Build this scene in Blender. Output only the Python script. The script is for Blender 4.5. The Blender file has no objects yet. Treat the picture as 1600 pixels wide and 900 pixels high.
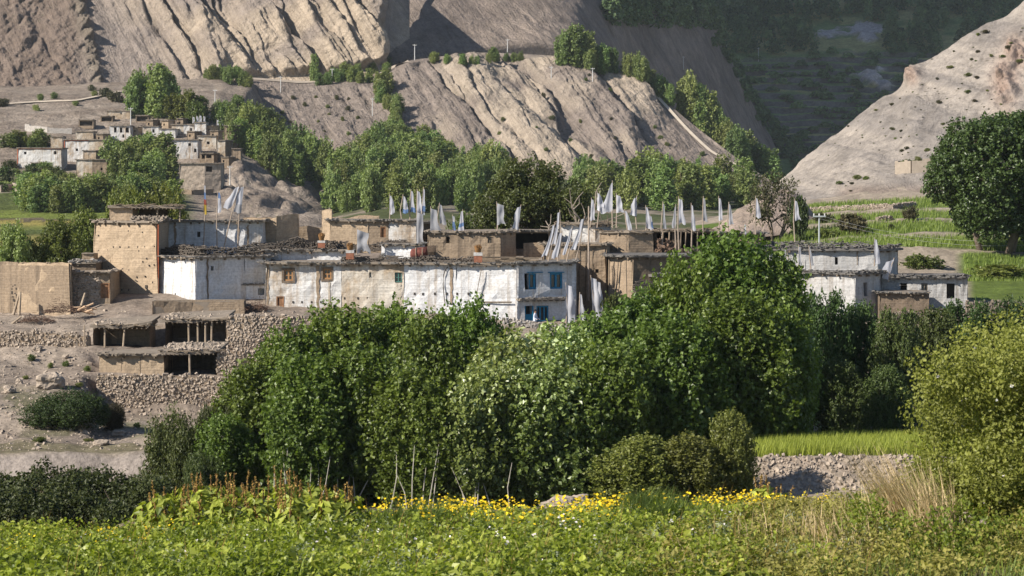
import bpy, math, random
import numpy as np
from mathutils import Vector, Matrix

# ------------------------------------------------------------------ camera, sky, sun, exposure
scene = bpy.context.scene
F, CX, HY = 3600.0, 800.0, 300.0            # focal length in photo pixels, principal column, horizon row
cam_d = bpy.data.cameras.new('camera')
cam = bpy.data.objects.new('camera', cam_d)
scene.collection.objects.link(cam)
cam.location = (0, 0, 0)
cam.rotation_euler = (math.radians(90), 0, 0)
cam_d.sensor_width = 36.0
cam_d.lens = 36.0 * F / 1600.0
cam_d.shift_y = -(450.0 - HY) / 1600.0
cam_d.clip_start = 1.0
cam_d.clip_end = 6000.0
cam_d.dof.use_dof = True
cam_d.dof.focus_distance = 190.0
cam_d.dof.aperture_fstop = 5.0
scene.camera = cam

SUN = Vector((-0.73, -0.41, 0.55)).normalized()        # towards the sun
world = bpy.data.worlds.new('World')
scene.world = world
world.use_nodes = True
wn = world.node_tree
bg = wn.nodes['Background']
sky = wn.nodes.new('ShaderNodeTexSky')
sky.sky_type = 'NISHITA'
sky.sun_disc = False
sky.sun_elevation = math.asin(SUN.z)
sky.sun_rotation = math.atan2(SUN.x, SUN.y)
sky.altitude = 3000.0
sky.air_density = 1.0
sky.dust_density = 0.6
wn.links.new(sky.outputs[0], bg.inputs[0])
bg.inputs[1].default_value = 0.085
sun_d = bpy.data.lights.new('sun', 'SUN')
sun_d.energy = 5.0
sun_d.angle = math.radians(0.5)
sun_d.color = (1.0, 0.93, 0.82)
sun_o = bpy.data.objects.new('sun', sun_d)
scene.collection.objects.link(sun_o)
sun_o.rotation_euler = SUN.to_track_quat('Z', 'Y').to_euler()
scene.view_settings.view_transform = 'Standard'
scene.view_settings.look = 'None'
scene.view_settings.gamma = 1.0
scene.view_settings.use_curve_mapping = False
scene.view_settings.exposure = 0.8
scene.cycles.max_bounces = 6
scene.cycles.diffuse_bounces = 3
scene.cycles.transmission_bounces = 3
scene.cycles.transparent_max_bounces = 4
scene.cycles.use_denoising = True

# ------------------------------------------------------------------ helpers
COL = scene.collection
ORG = {}
rng = np.random.default_rng(7)

def at(px, py, Y):
    return np.array([(px - CX) / F * Y, Y, -(py - HY) / F * Y])

def tag(o, label=None, cat=None, group=None, kind=None):
    if label: o['label'] = label
    if cat: o['category'] = cat
    if group: o['group'] = group
    if kind: o['kind'] = kind
    return o

def empty(name, loc, label=None, cat=None, group=None):
    o = bpy.data.objects.new(name, None)
    o.empty_display_size = 0.3
    COL.objects.link(o)
    o.location = tuple(float(v) for v in loc)
    ORG[o.name] = np.array(loc, float)
    return tag(o, label, cat, group)

def np_mesh(name, V, Fc, smooth=False):
    """V (n,3), Fc (m,k) with one k, or a list of such arrays."""
    V = np.asarray(V, np.float32)
    if not isinstance(Fc, (list, tuple)): Fc = [Fc]
    Fc = [np.asarray(f, np.int32) for f in Fc if len(f)]
    me = bpy.data.meshes.new(name)
    me.vertices.add(len(V))
    me.vertices.foreach_set('co', V.ravel())
    nl = sum(f.size for f in Fc)
    npoly = sum(len(f) for f in Fc)
    me.loops.add(nl)
    me.loops.foreach_set('vertex_index', np.concatenate([f.ravel() for f in Fc]))
    me.polygons.add(npoly)
    tot = np.concatenate([np.full(len(f), f.shape[1], np.int32) for f in Fc])
    st = np.zeros(npoly, np.int32); st[1:] = np.cumsum(tot)[:-1]
    me.polygons.foreach_set('loop_start', st)
    me.update(calc_edges=True)
    if not smooth: me.shade_flat()
    return me

def link_mesh(name, me, mat, parent=None, loc=(0, 0, 0), kind=None):
    if mat is not None and not me.materials: me.materials.append(mat)
    o = bpy.data.objects.new(name, me)
    COL.objects.link(o)
    if parent is not None:
        o.parent = parent
        ORG[o.name] = ORG[parent.name]
    else:
        o.location = tuple(float(v) for v in loc)
        ORG[o.name] = np.array(loc, float)
    if kind: o['kind'] = kind
    return o

def obj_np(name, V, Fc, mat, parent=None, loc=None, smooth=False, kind=None, fcol=None, vcol=None):
    """mesh object from WORLD coordinates"""
    V = np.asarray(V, float)
    if parent is not None: o_ = ORG[parent.name]
    elif loc is not None: o_ = np.array(loc, float)
    else: o_ = np.zeros(3)
    me = np_mesh(name, V - o_, Fc, smooth)
    if vcol is not None: add_vcol(me, vcol)
    if fcol is not None: add_fattr(me, fcol)
    return link_mesh(name, me, mat, parent, o_, kind)

def add_vcol(me, c):
    a = me.attributes.new('tint', 'FLOAT_COLOR', 'POINT')
    c = np.asarray(c, np.float32)
    if c.shape[1] == 3: c = np.concatenate([c, np.ones((len(c), 1), np.float32)], 1)
    a.data.foreach_set('color', c.ravel())

def add_fattr(me, f, name='leafvar'):
    a = me.attributes.new(name, 'FLOAT', 'FACE')
    a.data.foreach_set('value', np.asarray(f, np.float32).ravel())

BOXF = np.array([[0, 3, 2, 1], [4, 5, 6, 7], [0, 1, 5, 4], [1, 2, 6, 5], [2, 3, 7, 6], [3, 0, 4, 7]])

class MB:
    def __init__(s):
        s.V = []; s.Q = []; s.T = []; s.n = 0
    def add(s, V, Q=None, T=None):
        V = np.asarray(V, float)
        s.V.append(V)
        if Q is not None and len(Q): s.Q.append(np.asarray(Q) + s.n)
        if T is not None and len(T): s.T.append(np.asarray(T) + s.n)
        s.n += len(V)
        return s
    def obox(s, c, ax, ay, az):
        """box: centre c with half-axis vectors"""
        c = np.asarray(c, float); ax = np.asarray(ax, float); ay = np.asarray(ay, float); az = np.asarray(az, float)
        V = [c - ax - ay - az, c + ax - ay - az, c + ax + ay - az, c - ax + ay - az,
             c - ax - ay + az, c + ax - ay + az, c + ax + ay + az, c - ax + ay + az]
        return s.add(V, BOXF)
    def box(s, c, sx, sy, sz, rz=0.0):
        ca, sa = math.cos(rz), math.sin(rz)
        return s.obox(c, (ca * sx / 2, sa * sx / 2, 0), (-sa * sy / 2, ca * sy / 2, 0), (0, 0, sz / 2))
    def tube(s, pts, rad, n=6, cap=True):
        pts = np.asarray(pts, float); m = len(pts)
        rad = np.broadcast_to(np.asarray(rad, float), (m,))
        tan = np.gradient(pts, axis=0)
        tan /= np.maximum(np.linalg.norm(tan, axis=1, keepdims=True), 1e-9)
        ref = np.array([0, 1, 0.0]) if abs(tan[0, 2]) > 0.8 else np.array([0, 0, 1.0])
        u = np.cross(tan, ref); u /= np.maximum(np.linalg.norm(u, axis=1, keepdims=True), 1e-9)
        w = np.cross(tan, u)
        a = np.arange(n) / n * 2 * np.pi
        V = pts[:, None] + rad[:, None, None] * (np.cos(a)[None, :, None] * u[:, None] + np.sin(a)[None, :, None] * w[:, None])
        V = V.reshape(-1, 3)
        i = np.arange(m - 1)[:, None] * n; j = np.arange(n)[None]; j2 = (j + 1) % n
        Q = np.stack([i + j, i + j2, i + n + j2, i + n + j], -1).reshape(-1, 4)
        T = []
        if cap:
            V = np.concatenate([V, pts[:1], pts[-1:]])
            c0 = m * n
            for k in range(n):
                T.append([c0, (k + 1) % n, k]); T.append([c0 + 1, (m - 1) * n + k, (m - 1) * n + (k + 1) % n])
        return s.add(V, Q, np.array(T) if T else None)
    def poly_prism(s, P, z0, z1):
        """P list of xy, counter-clockwise; z0,z1 scalars or arrays"""
        P = np.asarray(P, float); n = len(P)
        z0 = np.broadcast_to(z0, n); z1 = np.broadcast_to(z1, n)
        V = np.concatenate([np.c_[P, z0], np.c_[P, z1], [[P[:, 0].mean(), P[:, 1].mean(), z1.mean()], [P[:, 0].mean(), P[:, 1].mean(), z0.mean()]]])
        i = np.arange(n); j = (i + 1) % n
        s.add(V, np.stack([i, j, j + n, i + n], 1), np.concatenate([np.stack([i + n, j + n, np.full(n, 2 * n)], 1), np.stack([j, i, np.full(n, 2 * n + 1)], 1)]))
        return s
    def build(s, name, mat, parent=None, loc=None, smooth=False, kind=None):
        V = np.concatenate(s.V)
        fs = []
        if s.Q: fs.append(np.concatenate(s.Q))
        if s.T: fs.append(np.concatenate(s.T))
        return obj_np(name, V, fs, mat, parent, loc, smooth, kind)

# ---- numpy noise
def _hash(ix, iy, iz, seed):
    h = (ix.astype(np.int64) * 374761393 + iy.astype(np.int64) * 668265263 + iz.astype(np.int64) * 2147483647 + seed * 1274126177) & 0xffffffff
    h = ((h ^ (h >> 13)) * 1274126177) & 0xffffffff
    h = (h ^ (h >> 16)) & 0xffffffff
    return h.astype(np.float64) / 4294967295.0
def vnoise(x, y, z=0.0, seed=0):
    x, y, z = np.broadcast_arrays(np.asarray(x, float), np.asarray(y, float), np.asarray(z, float))
    ix, iy, iz = np.floor(x), np.floor(y), np.floor(z)
    fx, fy, fz = x - ix, y - iy, z - iz
    fx = fx * fx * (3 - 2 * fx); fy = fy * fy * (3 - 2 * fy); fz = fz * fz * (3 - 2 * fz)
    r = 0
    for a in (0, 1):
        for b in (0, 1):
            for c in (0, 1):
                w = (fx if a else 1 - fx) * (fy if b else 1 - fy) * (fz if c else 1 - fz)
                r = r + w * _hash(ix + a, iy + b, iz + c, seed)
    return r * 2 - 1
def fbm(x, y, z=0.0, oct=4, seed=0, gain=0.5):
    r = 0; a = 1.0; s = 1.0
    for k in range(oct):
        r = r + a * vnoise(np.asarray(x) * s, np.asarray(y) * s, np.asarray(z) * s, seed + k * 17)
        a *= gain; s *= 2.03
    return r
def sstep(a, b, x):
    t = np.clip((np.asarray(x, float) - a) / (b - a), 0, 1)
    return t * t * (3 - 2 * t)
def lerp(a, b, t): return a + (b - a) * t

# ---- node materials
def new_mat(name):
    m = bpy.data.materials.new(name); m.use_nodes = True
    nt = m.node_tree
    b = nt.nodes['Principled BSDF']
    return m, nt, b
class NB:
    def __init__(s, nt): s.nt = nt
    def n(s, t, **kw):
        nd = s.nt.nodes.new(t)
        for k, v in kw.items(): setattr(nd, k, v)
        return nd
    def l(s, a, b): s.nt.links.new(a, b)
    def pos(s, scale=(1, 1, 1), rot=(0, 0, 0)):
        g = s.n('ShaderNodeNewGeometry')
        m = s.n('ShaderNodeMapping'); m.inputs['Scale'].default_value = scale; m.inputs['Rotation'].default_value = rot
        s.l(g.outputs['Position'], m.inputs['Vector'])
        return m.outputs[0]
    def objpos(s, scale=(1, 1, 1)):
        g = s.n('ShaderNodeTexCoord')
        m = s.n('ShaderNodeMapping'); m.inputs['Scale'].default_value = scale
        s.l(g.outputs['Object'], m.inputs['Vector'])
        return m.outputs[0]
    def noise(s, vec, scale=1.0, detail=4, rough=0.55, out='Fac', dist=0.0):
        t = s.n('ShaderNodeTexNoise'); t.inputs['Scale'].default_value = scale
        t.inputs['Detail'].default_value = detail; t.inputs['Roughness'].default_value = rough; t.inputs['Distortion'].default_value = dist
        s.l(vec, t.inputs['Vector'])
        return t.outputs[out]
    def vor(s, vec, scale=1.0, feature='F1', out='Distance', rnd=1.0):
        t = s.n('ShaderNodeTexVoronoi'); t.feature = feature; t.inputs['Scale'].default_value = scale
        t.inputs['Randomness'].default_value = rnd
        s.l(vec, t.inputs['Vector'])
        return t.outputs[out]
    def ramp(s, fac, stops):
        r = s.n('ShaderNodeValToRGB'); el = r.color_ramp.elements
        while len(el) < len(stops): el.new(0.5)
        for e, (p, c) in zip(el, stops):
            e.position = p
            e.color = (c, c, c, 1) if not hasattr(c, '__len__') else (*c[:3], 1)
        s.l(fac, r.inputs[0])
        return r.outputs[0]
    def mix(s, fac, a, b, mode='MIX'):
        m = s.n('ShaderNodeMix'); m.data_type = 'RGBA'; m.blend_type = mode
        for sock, v in ((m.inputs[0], fac), (m.inputs[6], a), (m.inputs[7], b)):
            if hasattr(v, 'is_output') or isinstance(v, bpy.types.NodeSocket): s.l(v, sock)
            elif hasattr(v, '__len__'): sock.default_value = (*v[:3], 1)
            else: sock.default_value = v
        return m.outputs[2]
    def math(s, op, a, b=0.0):
        m = s.n('ShaderNodeMath', operation=op)
        for sock, v in ((m.inputs[0], a), (m.inputs[1], b)):
            if isinstance(v, bpy.types.NodeSocket): s.l(v, sock)
            else: sock.default_value = v
        return m.outputs[0]
    def bump(s, h, strength=0.5, dist=0.1, normal=None):
        b = s.n('ShaderNodeBump'); b.inputs['Strength'].default_value = strength; b.inputs['Distance'].default_value = dist
        s.l(h, b.inputs['Height'])
        if normal is not None: s.l(normal, b.inputs['Normal'])
        return b.outputs[0]
    def attr(s, name, out='Color'):
        a = s.n('ShaderNodeAttribute'); a.attribute_name = name
        return a.outputs[out]
    def objrand(s):
        return s.n('ShaderNodeObjectInfo').outputs['Random']

def flat_mat(name, c, rough=0.8, var=0.25, scale=6.0, bump=0.2):
    """a plain material whose colour wanders a little over the surface"""
    m, nt, b = new_mat(name); k = NB(nt)
    v = k.noise(k.pos(), scale, 5, 0.6)
    c = np.array(c)
    col = k.ramp(v, [(0.25, c * (1 - var)), (0.75, np.minimum(c * (1 + var), 0.9))])
    k.l(col, b.inputs['Base Color'])
    b.inputs['Roughness'].default_value = rough
    b.inputs['Specular IOR Level'].default_value = 0.25
    if bump: k.l(k.bump(v, bump, 0.05), b.inputs['Normal'])
    return m

def tint_ground(name, scale, rough_amt=0.25, bump_d=0.3, bump_s=0.6, speck=0.0, speck_scale=1.0, speck_col=(0.04, 0.05, 0.025), rill=0.0, rill_w=1.0, rill_rot=0.61):
    """ground whose base colour comes from the mesh's 'tint' (rock and soil kinds), broken up by noise;
    rill: fine furrows down the fall line, darker in the hollows and paler on the ribs"""
    m, nt, b = new_mat(name); k = NB(nt)
    p = k.pos()
    base = k.mix(1.0, k.attr('tint'), (0.80, 0.78, 0.775), 'MULTIPLY')
    n1 = k.noise(p, scale, 3, 0.65)
    n2 = k.noise(p, scale * 6.5, 3, 0.7)
    f = k.ramp(n1, [(0.3, 1 - rough_amt), (0.7, 1 + rough_amt)])
    f2 = k.ramp(n2, [(0.3, 1 - rough_amt * 1.2), (0.7, 1 + rough_amt * 1.2)])
    col = k.mix(1.0, k.mix(1.0, base, f, 'MULTIPLY'), f2, 'MULTIPLY')
    nr = None
    if rill:
        r1 = k.n('ShaderNodeMapping'); r1.inputs['Rotation'].default_value = (0, rill_rot, 0); k.l(p, r1.inputs['Vector'])
        r2 = k.n('ShaderNodeMapping'); r2.inputs['Scale'].default_value = (1 / rill_w, 0.12 / rill_w, 0.09 / rill_w); k.l(r1.outputs[0], r2.inputs['Vector'])
        nr = k.noise(r2.outputs[0], 1.0, 5, 0.68, dist=0.6)
        col = k.mix(1.0, col, k.ramp(nr, [(0.34, 1 - 0.5 * rill), (0.5, 1.0), (0.68, 1 + 0.22 * rill)]), 'MULTIPLY')
    if speck:
        vd = k.vor(p, speck_scale)
        gate = k.noise(p, speck_scale * 0.13, 3)
        thr = k.ramp(gate, [(0.40, 0.03), (0.72, 0.30)])
        msk = k.math('LESS_THAN', vd, thr)
        col = k.mix(k.math('MULTIPLY', msk, speck), col, speck_col)
    k.l(col, b.inputs['Base Color'])
    b.inputs['Roughness'].default_value = 0.95
    b.inputs['Specular IOR Level'].default_value = 0.1
    h = k.math('ADD', k.noise(p, scale * 2.5, 4, 0.7), k.math('MULTIPLY', n2, 0.5))
    if nr is not None: h = k.math('ADD', h, k.math('MULTIPLY', nr, 1.5))
    k.l(k.bump(h, bump_s, bump_d), b.inputs['Normal'])
    return m
# ------------------------------------------------------------------ terrain: sheets lofted through contour lines
def gsmooth(a, s):
    if s <= 0: return a
    r = int(3 * s) + 1
    k = np.exp(-0.5 * (np.arange(-r, r + 1) / s) ** 2); k /= k.sum()
    return np.convolve(np.pad(a, r, mode='edge'), k, mode='valid')

class Sheet:
    """contour lines, near to far, each [(column, row, distance), ...]; columns between px0 and px1"""
    def __init__(s, curves, px0, px1, nx, subs, smooth=8.0):
        s.px = np.linspace(px0, px1, nx)
        st = (px1 - px0) / (nx - 1)
        L = []
        for c in curves:
            c = np.array(c, float)
            Yc = gsmooth(np.interp(s.px, c[:, 0], c[:, 2]), smooth / st)
            zc = gsmooth(-(np.interp(s.px, c[:, 0], c[:, 1]) - HY) / F * np.interp(s.px, c[:, 0], c[:, 2]), smooth / st)
            L.append(np.stack([(s.px - CX) / F * Yc, Yc, zc], 1))
        rows, seg = [], []
        for i in range(len(L) - 1):
            for t in np.arange(subs[i]) / subs[i]:
                rows.append(L[i] * (1 - t) + L[i + 1] * t); seg.append(i + t)
        rows.append(L[-1]); seg.append(len(L) - 1.0)
        s.P = np.array(rows); s.seg = np.array(seg)[:, None] + np.zeros(nx)[None]
        s.PX = np.broadcast_to(s.px, s.seg.shape)
        s.PY = HY - F * s.P[..., 2] / s.P[..., 1]
    def displace(s, d):
        s.P = s.P + d
    def build(s, name, mat, tint):
        ny, nx = s.seg.shape
        i = np.arange(ny - 1)[:, None] * nx; j = np.arange(nx - 1)[None]
        Q = np.stack([i + j, i + j + 1, i + nx + j + 1, i + nx + j], -1).reshape(-1, 4)
        o = obj_np(name, s.P.reshape(-1, 3), Q, mat, smooth=True, kind='structure', vcol=tint.reshape(-1, 3))
        s.scr = HY - F * s.P[..., 2] / s.P[..., 1]
        return o
    def hit(s, px, py):
        """the sheet's point seen at that column and row (first crossing from the near edge)"""
        j = int(np.clip(np.searchsorted(s.px, px), 1, len(s.px) - 1))
        t = np.clip((px - s.px[j - 1]) / (s.px[j] - s.px[j - 1]), 0, 1)
        P = s.P[:, j - 1] * (1 - t) + s.P[:, j] * t
        r = HY - F * P[:, 2] / P[:, 1]
        k = np.where((r[:-1] >= py) & (r[1:] < py))[0]
        if len(k):
            k = k[0]; u = (r[k] - py) / max(r[k] - r[k + 1], 1e-6)
            return P[k] * (1 - u) + P[k + 1] * u
        return P[int(np.argmin(np.abs(r - py)))].copy()
    def atY(s, px, Y):
        j = int(np.clip(np.searchsorted(s.px, px), 1, len(s.px) - 1))
        t = np.clip((px - s.px[j - 1]) / (s.px[j] - s.px[j - 1]), 0, 1)
        P = s.P[:, j - 1] * (1 - t) + s.P[:, j] * t
        return np.array([(px - CX) / F * Y, Y, np.interp(Y, np.maximum.accumulate(P[:, 1]), P[:, 2])])
def zrow(px_list, Y, z):
    return [(p, HY - F * zz / Y, Y) for p, zz in zip(px_list, z)] if hasattr(z, '__len__') else [(p, HY - F * z / Y, Y) for p in px_list]
def C3(*c): return np.array(c, float)
def tmix(a, b, w): return a[None, None] * (1 - w[..., None]) + b[None, None] * w[..., None] if a.ndim == 1 and b.ndim == 1 else a * (1 - w[..., None]) + b * w[..., None]

# near meadow
MEADOW = Sheet([
    [(-600, 1400, 18), (2200, 1400, 18)],
    [(-600, 915, 37), (0, 915, 37), (1200, 905, 38), (1600, 870, 38), (2200, 800, 38)],
    [(-600, 872, 47), (0, 872, 47), (400, 862, 48), (800, 855, 48), (1200, 840, 48), (1600, 780, 48), (2200, 730, 48)],
    [(-600, 850, 57), (0, 850, 57), (200, 845, 57), (420, 826, 58), (800, 818, 58), (1100, 808, 58), (1180, 814, 58), (1300, 812, 58), (1420, 790, 58), (1600, 720, 58), (2200, 690, 58)],
    zrow((-600, 2200), 76, -12.6), zrow((-600, 2200), 104, -17.2)],
    -600, 2200, 240, [10, 14, 14, 16, 8], 60)
p_ = MEADOW.P
MEADOW.displace(np.stack([p_[..., 0] * 0, p_[..., 0] * 0, 0.14 * fbm(p_[..., 0] / 2.2, p_[..., 1] / 2.2, oct=4, seed=3)], -1))
w = sstep(-0.1, 0.5, fbm(p_[..., 0] / 3, p_[..., 1] / 3, seed=9))
m_meadow = tint_ground('meadow_soil', 0.8, 0.3, 0.1, 0.6)
MEADOW.build('meadow', m_meadow, tmix(C3(0.055, 0.07, 0.022), C3(0.12, 0.10, 0.06), w))

# the hill the village stands on
PXS = (-500, 0, 138, 150, 280, 330, 480, 540, 800, 1080, 1180, 1300, 1500, 2100)
def hrow(rows, Ys):
    if not hasattr(Ys, '__len__'): Ys = (Ys,) * len(PXS)
    return list(zip(PXS, rows, Ys))
HILL = Sheet([
    zrow(PXS, 92, -17.6),
    hrow((830, 826, 826, 826, 826, 815, 815, 815, 808, 800, 792, 780, 780, 790), 106),
    hrow((772, 772, 772, 772, 772, 790, 790, 790, 790, 785, 772, 768, 768, 768), (122, 122, 122, 122, 122, 118, 118, 118, 118, 112, 108.5, 108.5, 108.5, 108.5)),
    hrow((708, 707, 707, 706, 706, 735, 760, 765, 765, 765, 716, 713, 714, 716), (124.2, 124.2, 124.2, 124.2, 124.2, 124, 124, 124, 124, 118, 110.5, 110.5, 110.5, 110.5)),
    hrow((697, 696, 695, 695, 694, 715, 730, 735, 735, 735, 689, 688, 688, 690), (132, 132, 132, 132, 132, 132, 132, 132, 132, 128, 126.5, 126.5, 126.5, 126.5)),
    hrow((592, 592, 600, 645, 645, 643, 643, 638, 636, 645, 650, 650, 650, 650), 151.3),     # foot of the broad stone wall
    hrow((583, 583, 590, 587, 587, 586, 600, 629, 628, 640, 645, 645, 645, 645), 153.0),
    hrow((556, 553, 556, 573, 573, 573, 575, 600, 604, 621, 625, 625, 625, 625), 158.5),
    hrow((550, 549, 551, 546, 546, 546, 552, 596, 600, 618, 621, 621, 621, 621), 159.6),
    hrow((532, 532, 538, 539, 539, 539, 541, 570, 582, 604, 607, 607, 607, 607), 163.3),
    hrow((528, 528, 532, 512, 508, 500, 500, 560, 578, 601, 604, 604, 604, 604), 164.6),
    hrow((504, 501, 500, 500, 500, 496, 496, 498, 506, 512, 512, 505, 505, 505), (171.5, 171.5, 172, 172, 172, 173, 173.5, 173.5, 174, 178, 182, 184, 184, 184)),
    hrow((490, 488, 484, 478, 474, 472, 478, 480, 488, 490, 490, 480, 478, 480), (177, 177, 177, 177, 177, 177, 178.5, 179, 180, 186, 188, 190, 190, 190)),
    hrow((470, 465, 455, 440, 430, 425, 425, 425, 425, 425, 440, 445, 460, 462), (192, 192, 190, 189, 189, 189, 190, 190, 190, 192, 196, 198, 198, 198)),
    hrow((460, 450, 420, 405, 400, 395, 395, 395, 393, 393, 415, 430, 440, 440), (212, 212, 208, 206, 206, 206, 206, 206, 206, 206, 206, 208, 208, 208)),
    zrow(PXS, 240, [-11, -11, -11, -11, -11, -11, -11, -11, -11, -11, -9.2, -9.2, -9.2, -9.2])],
    -500, 2100, 640, [8, 8, 10, 8, 22, 4, 8, 4, 6, 4, 12, 8, 10, 8, 8], 7)
p_ = HILL.P
nz = 0.35 * fbm(p_[..., 0] / 4, p_[..., 1] / 4, p_[..., 2] / 4, oct=5, seed=21) * sstep(110, 125, p_[..., 1]) * (1 - 0.75 * sstep(176, 186, p_[..., 1]))
fieldm = sstep(1150, 1185, HILL.PX) * (1 - sstep(4.0, 4.3, HILL.seg)) * sstep(3, 3.05, HILL.seg)
nz = nz * (1 - 0.9 * fieldm)
HILL.displace(np.stack([0 * nz, -0.5 * nz, nz], -1))
w = sstep(-0.4, 0.5, fbm(p_[..., 0] / 9, p_[..., 1] / 6, seed=4))
tn = tmix(C3(0.31, 0.26, 0.21), C3(0.23, 0.19, 0.155), w)
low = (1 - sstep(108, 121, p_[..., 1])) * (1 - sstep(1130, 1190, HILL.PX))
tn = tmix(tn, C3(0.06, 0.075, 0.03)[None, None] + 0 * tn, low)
tn = tmix(tn, C3(0.10, 0.11, 0.04)[None, None] + 0 * tn, fieldm)
grs = sstep(4.0, 4.2, HILL.seg) * (1 - sstep(4.6, 5.0, HILL.seg)) * (1 - sstep(280, 340, HILL.PX)) * sstep(-0.3, 0.3, fbm(p_[..., 0] / 3, p_[..., 1] / 3, seed=14))
tn = tmix(tn, C3(0.13, 0.13, 0.07)[None, None] + 0 * tn, grs * 0.8)
grove_soil = sstep(490, 560, HILL.PX) * (1 - sstep(10.4, 10.9, HILL.seg)) * sstep(2, 3, HILL.seg) * (1 - sstep(1150, 1185, HILL.PX))  # darker soil between the grove and the houses
tn = tmix(tn, C3(0.12, 0.11, 0.075)[None, None] + 0 * tn, grove_soil * 0.8)
tn = tmix(tn, C3(0.10, 0.14, 0.03)[None, None] + 0 * tn, sstep(1505, 1525, HILL.PX) * sstep(12.3, 12.6, HILL.seg))
bank = (1 - sstep(270, 310, HILL.PX)) * sstep(1.9, 2.1, HILL.seg) * (1 - sstep(2.95, 3.05, HILL.seg))
tn = tmix(tn, C3(0.265, 0.232, 0.205)[None, None] + 0 * tn, bank)
shelf = (1 - sstep(270, 310, HILL.PX)) * sstep(2.98, 3.05, HILL.seg) * (1 - sstep(3.8, 4.0, HILL.seg))
tn = tmix(tn, C3(0.17, 0.15, 0.095)[None, None] + 0 * tn, shelf)
m_hill = tint_ground('dry_soil', 0.5, 0.28, 0.15, 0.8)
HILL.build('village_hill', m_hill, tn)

# terraced fields rising to the right of the village
PT = (1080, 1180, 1240, 1265, 1330, 1400, 1470, 1600, 2200)
n_ = len(PT)
def trow(rows, Ys): return list(zip(PT, rows, Ys))
TERR = Sheet([
    zrow(PT, 205, -9.6),
    trow((440, 440, 430, 425, 424, 420, 420, 425, 425), (228,) * n_),
    trow((425, 425, 400, 392, 388, 386, 388, 395, 395), (235,) * n_),      # bank top
    trow((415, 412, 388, 380, 374, 370, 370, 375, 380), (250,) * n_),      # field
    trow((409, 405, 381, 376, 370, 365, 364, 368, 372), (252,) * n_),
    trow((395, 385, 362, 358, 352, 347, 346, 349, 352), (268,) * n_),
    trow((389, 378, 356, 351, 347, 343, 342, 344, 347), (270,) * n_),
    trow((375, 360, 343, 340, 336, 332, 330, 332, 334), (292,) * n_),
    trow((369, 354, 338, 334, 331, 327, 326, 328, 330), (294,) * n_),
    trow((352, 338, 325, 320, 316, 311, 308, 310, 312), (325,) * n_),
    trow((345, 330, 318, 312, 305, 292, 288, 290, 290), (340,) * n_)],
    1080, 2200, 300, [4, 6, 8, 4, 8, 4, 8, 4, 8, 8], 10)
p_ = TERR.P
TERR.displace(np.stack([0 * p_[..., 0], 0 * p_[..., 0], 0.18 * fbm(p_[..., 0] / 3, p_[..., 1] / 3, oct=4, seed=5)], -1))
sg = TERR.seg
isf = ((sg >= 2.05) & (sg < 3)) | ((sg >= 4.05) & (sg < 5)) | ((sg >= 6.05) & (sg < 7)) | ((sg >= 8.05) & (sg < 9))
bare = C3(0.31, 0.265, 0.21)
gr_ = np.maximum(isf.astype(float), sstep(1488, 1510, TERR.PX) * (sg < 1.9))
tn = tmix(bare, C3(0.10, 0.15, 0.03), gr_)
m_terr = tint_ground('terrace_soil', 0.35, 0.25, 0.2, 0.6)
TERR.build('terrace_ground', m_terr, tn)

# pale scree hill on the right
RHILL = Sheet([
    [(1205, 330, 338), (1300, 316, 334), (1450, 300, 330), (2300, 300, 320)],
    [(1205, 300, 372), (1222, 292, 372), (1300, 304, 348), (1380, 283, 346), (1450, 278, 344), (1600, 276, 340), (2300, 270, 330)],
    [(1205, 290, 392), (1225, 277, 392), (1260, 243, 396), (1300, 213, 400), (1330, 191, 402), (1360, 166, 404), (1400, 141, 406), (1411, 128, 406),
     (1421, 108, 406), (1433, 99, 406), (1447, 95, 407), (1470, 83, 408), (1500, 62, 410), (1540, 39, 412), (1572, 26, 414), (1600, 0, 416), (1700, -75, 420), (2300, -420, 450)],
    [(1205, 310, 425), (1260, 290, 440), (1400, 200, 460), (1600, 100, 480), (2300, -200, 520)]],
    1205, 2300, 620, [6, 190, 14], 3)
p_ = RHILL.P
inner = sstep(0.9, 1.2, RHILL.seg) * (1 - sstep(1.985, 2.02, RHILL.seg))
streak = fbm((p_[..., 0] * 0.55 + p_[..., 2] * 0.8) / 4.0, (p_[..., 0] * 0.8 - p_[..., 2] * 0.55) / 30.0, oct=4, seed=31)
nz = 0.5 * streak + 0.35 * fbm(p_[..., 0] / 2.5, p_[..., 1] / 2.5, p_[..., 2] / 2.5, oct=4, seed=33)
def blob(PX, PY, cx, cy, rx, ry): return np.exp(-(((PX - cx) / rx) ** 2 + ((PY - cy) / ry) ** 2))
crag = np.maximum.reduce([blob(RHILL.PX, RHILL.PY, 1572, 130, 22, 42), blob(RHILL.PX, RHILL.PY, 1590, 85, 22, 26), blob(RHILL.PX, RHILL.PY, 1425, 118, 12, 13)])
cn = np.abs(fbm(p_[..., 0] / 2.2, p_[..., 1] / 3, p_[..., 2] / 6.0, oct=4, seed=35))
nz = nz * inner + crag * (0.6 + 3.6 * cn) * 0.9
RHILL.displace(np.stack([-0.45 * nz, -0.6 * nz, 0.5 * nz], -1))
w = sstep(-0.5, 0.6, streak)
tn = tmix(C3(0.335, 0.30, 0.262), C3(0.25, 0.227, 0.205), w)
tn = tmix(tn, C3(0.30, 0.23, 0.19)[None, None] + 0 * tn, np.clip(crag * 1.2, 0, 1))
w = sstep(282, 300, RHILL.PY) * sstep(1290, 1330, RHILL.PX)
tn = tmix(tn, C3(0.28, 0.23, 0.19)[None, None] + 0 * tn, w)
m_rhill = tint_ground('pale_scree', 0.35, 0.16, 0.5, 0.7, speck=0.65, speck_scale=0.8, speck_col=(0.12, 0.105, 0.08), rill=0.45, rill_w=1.4, rill_rot=-0.75)
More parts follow.
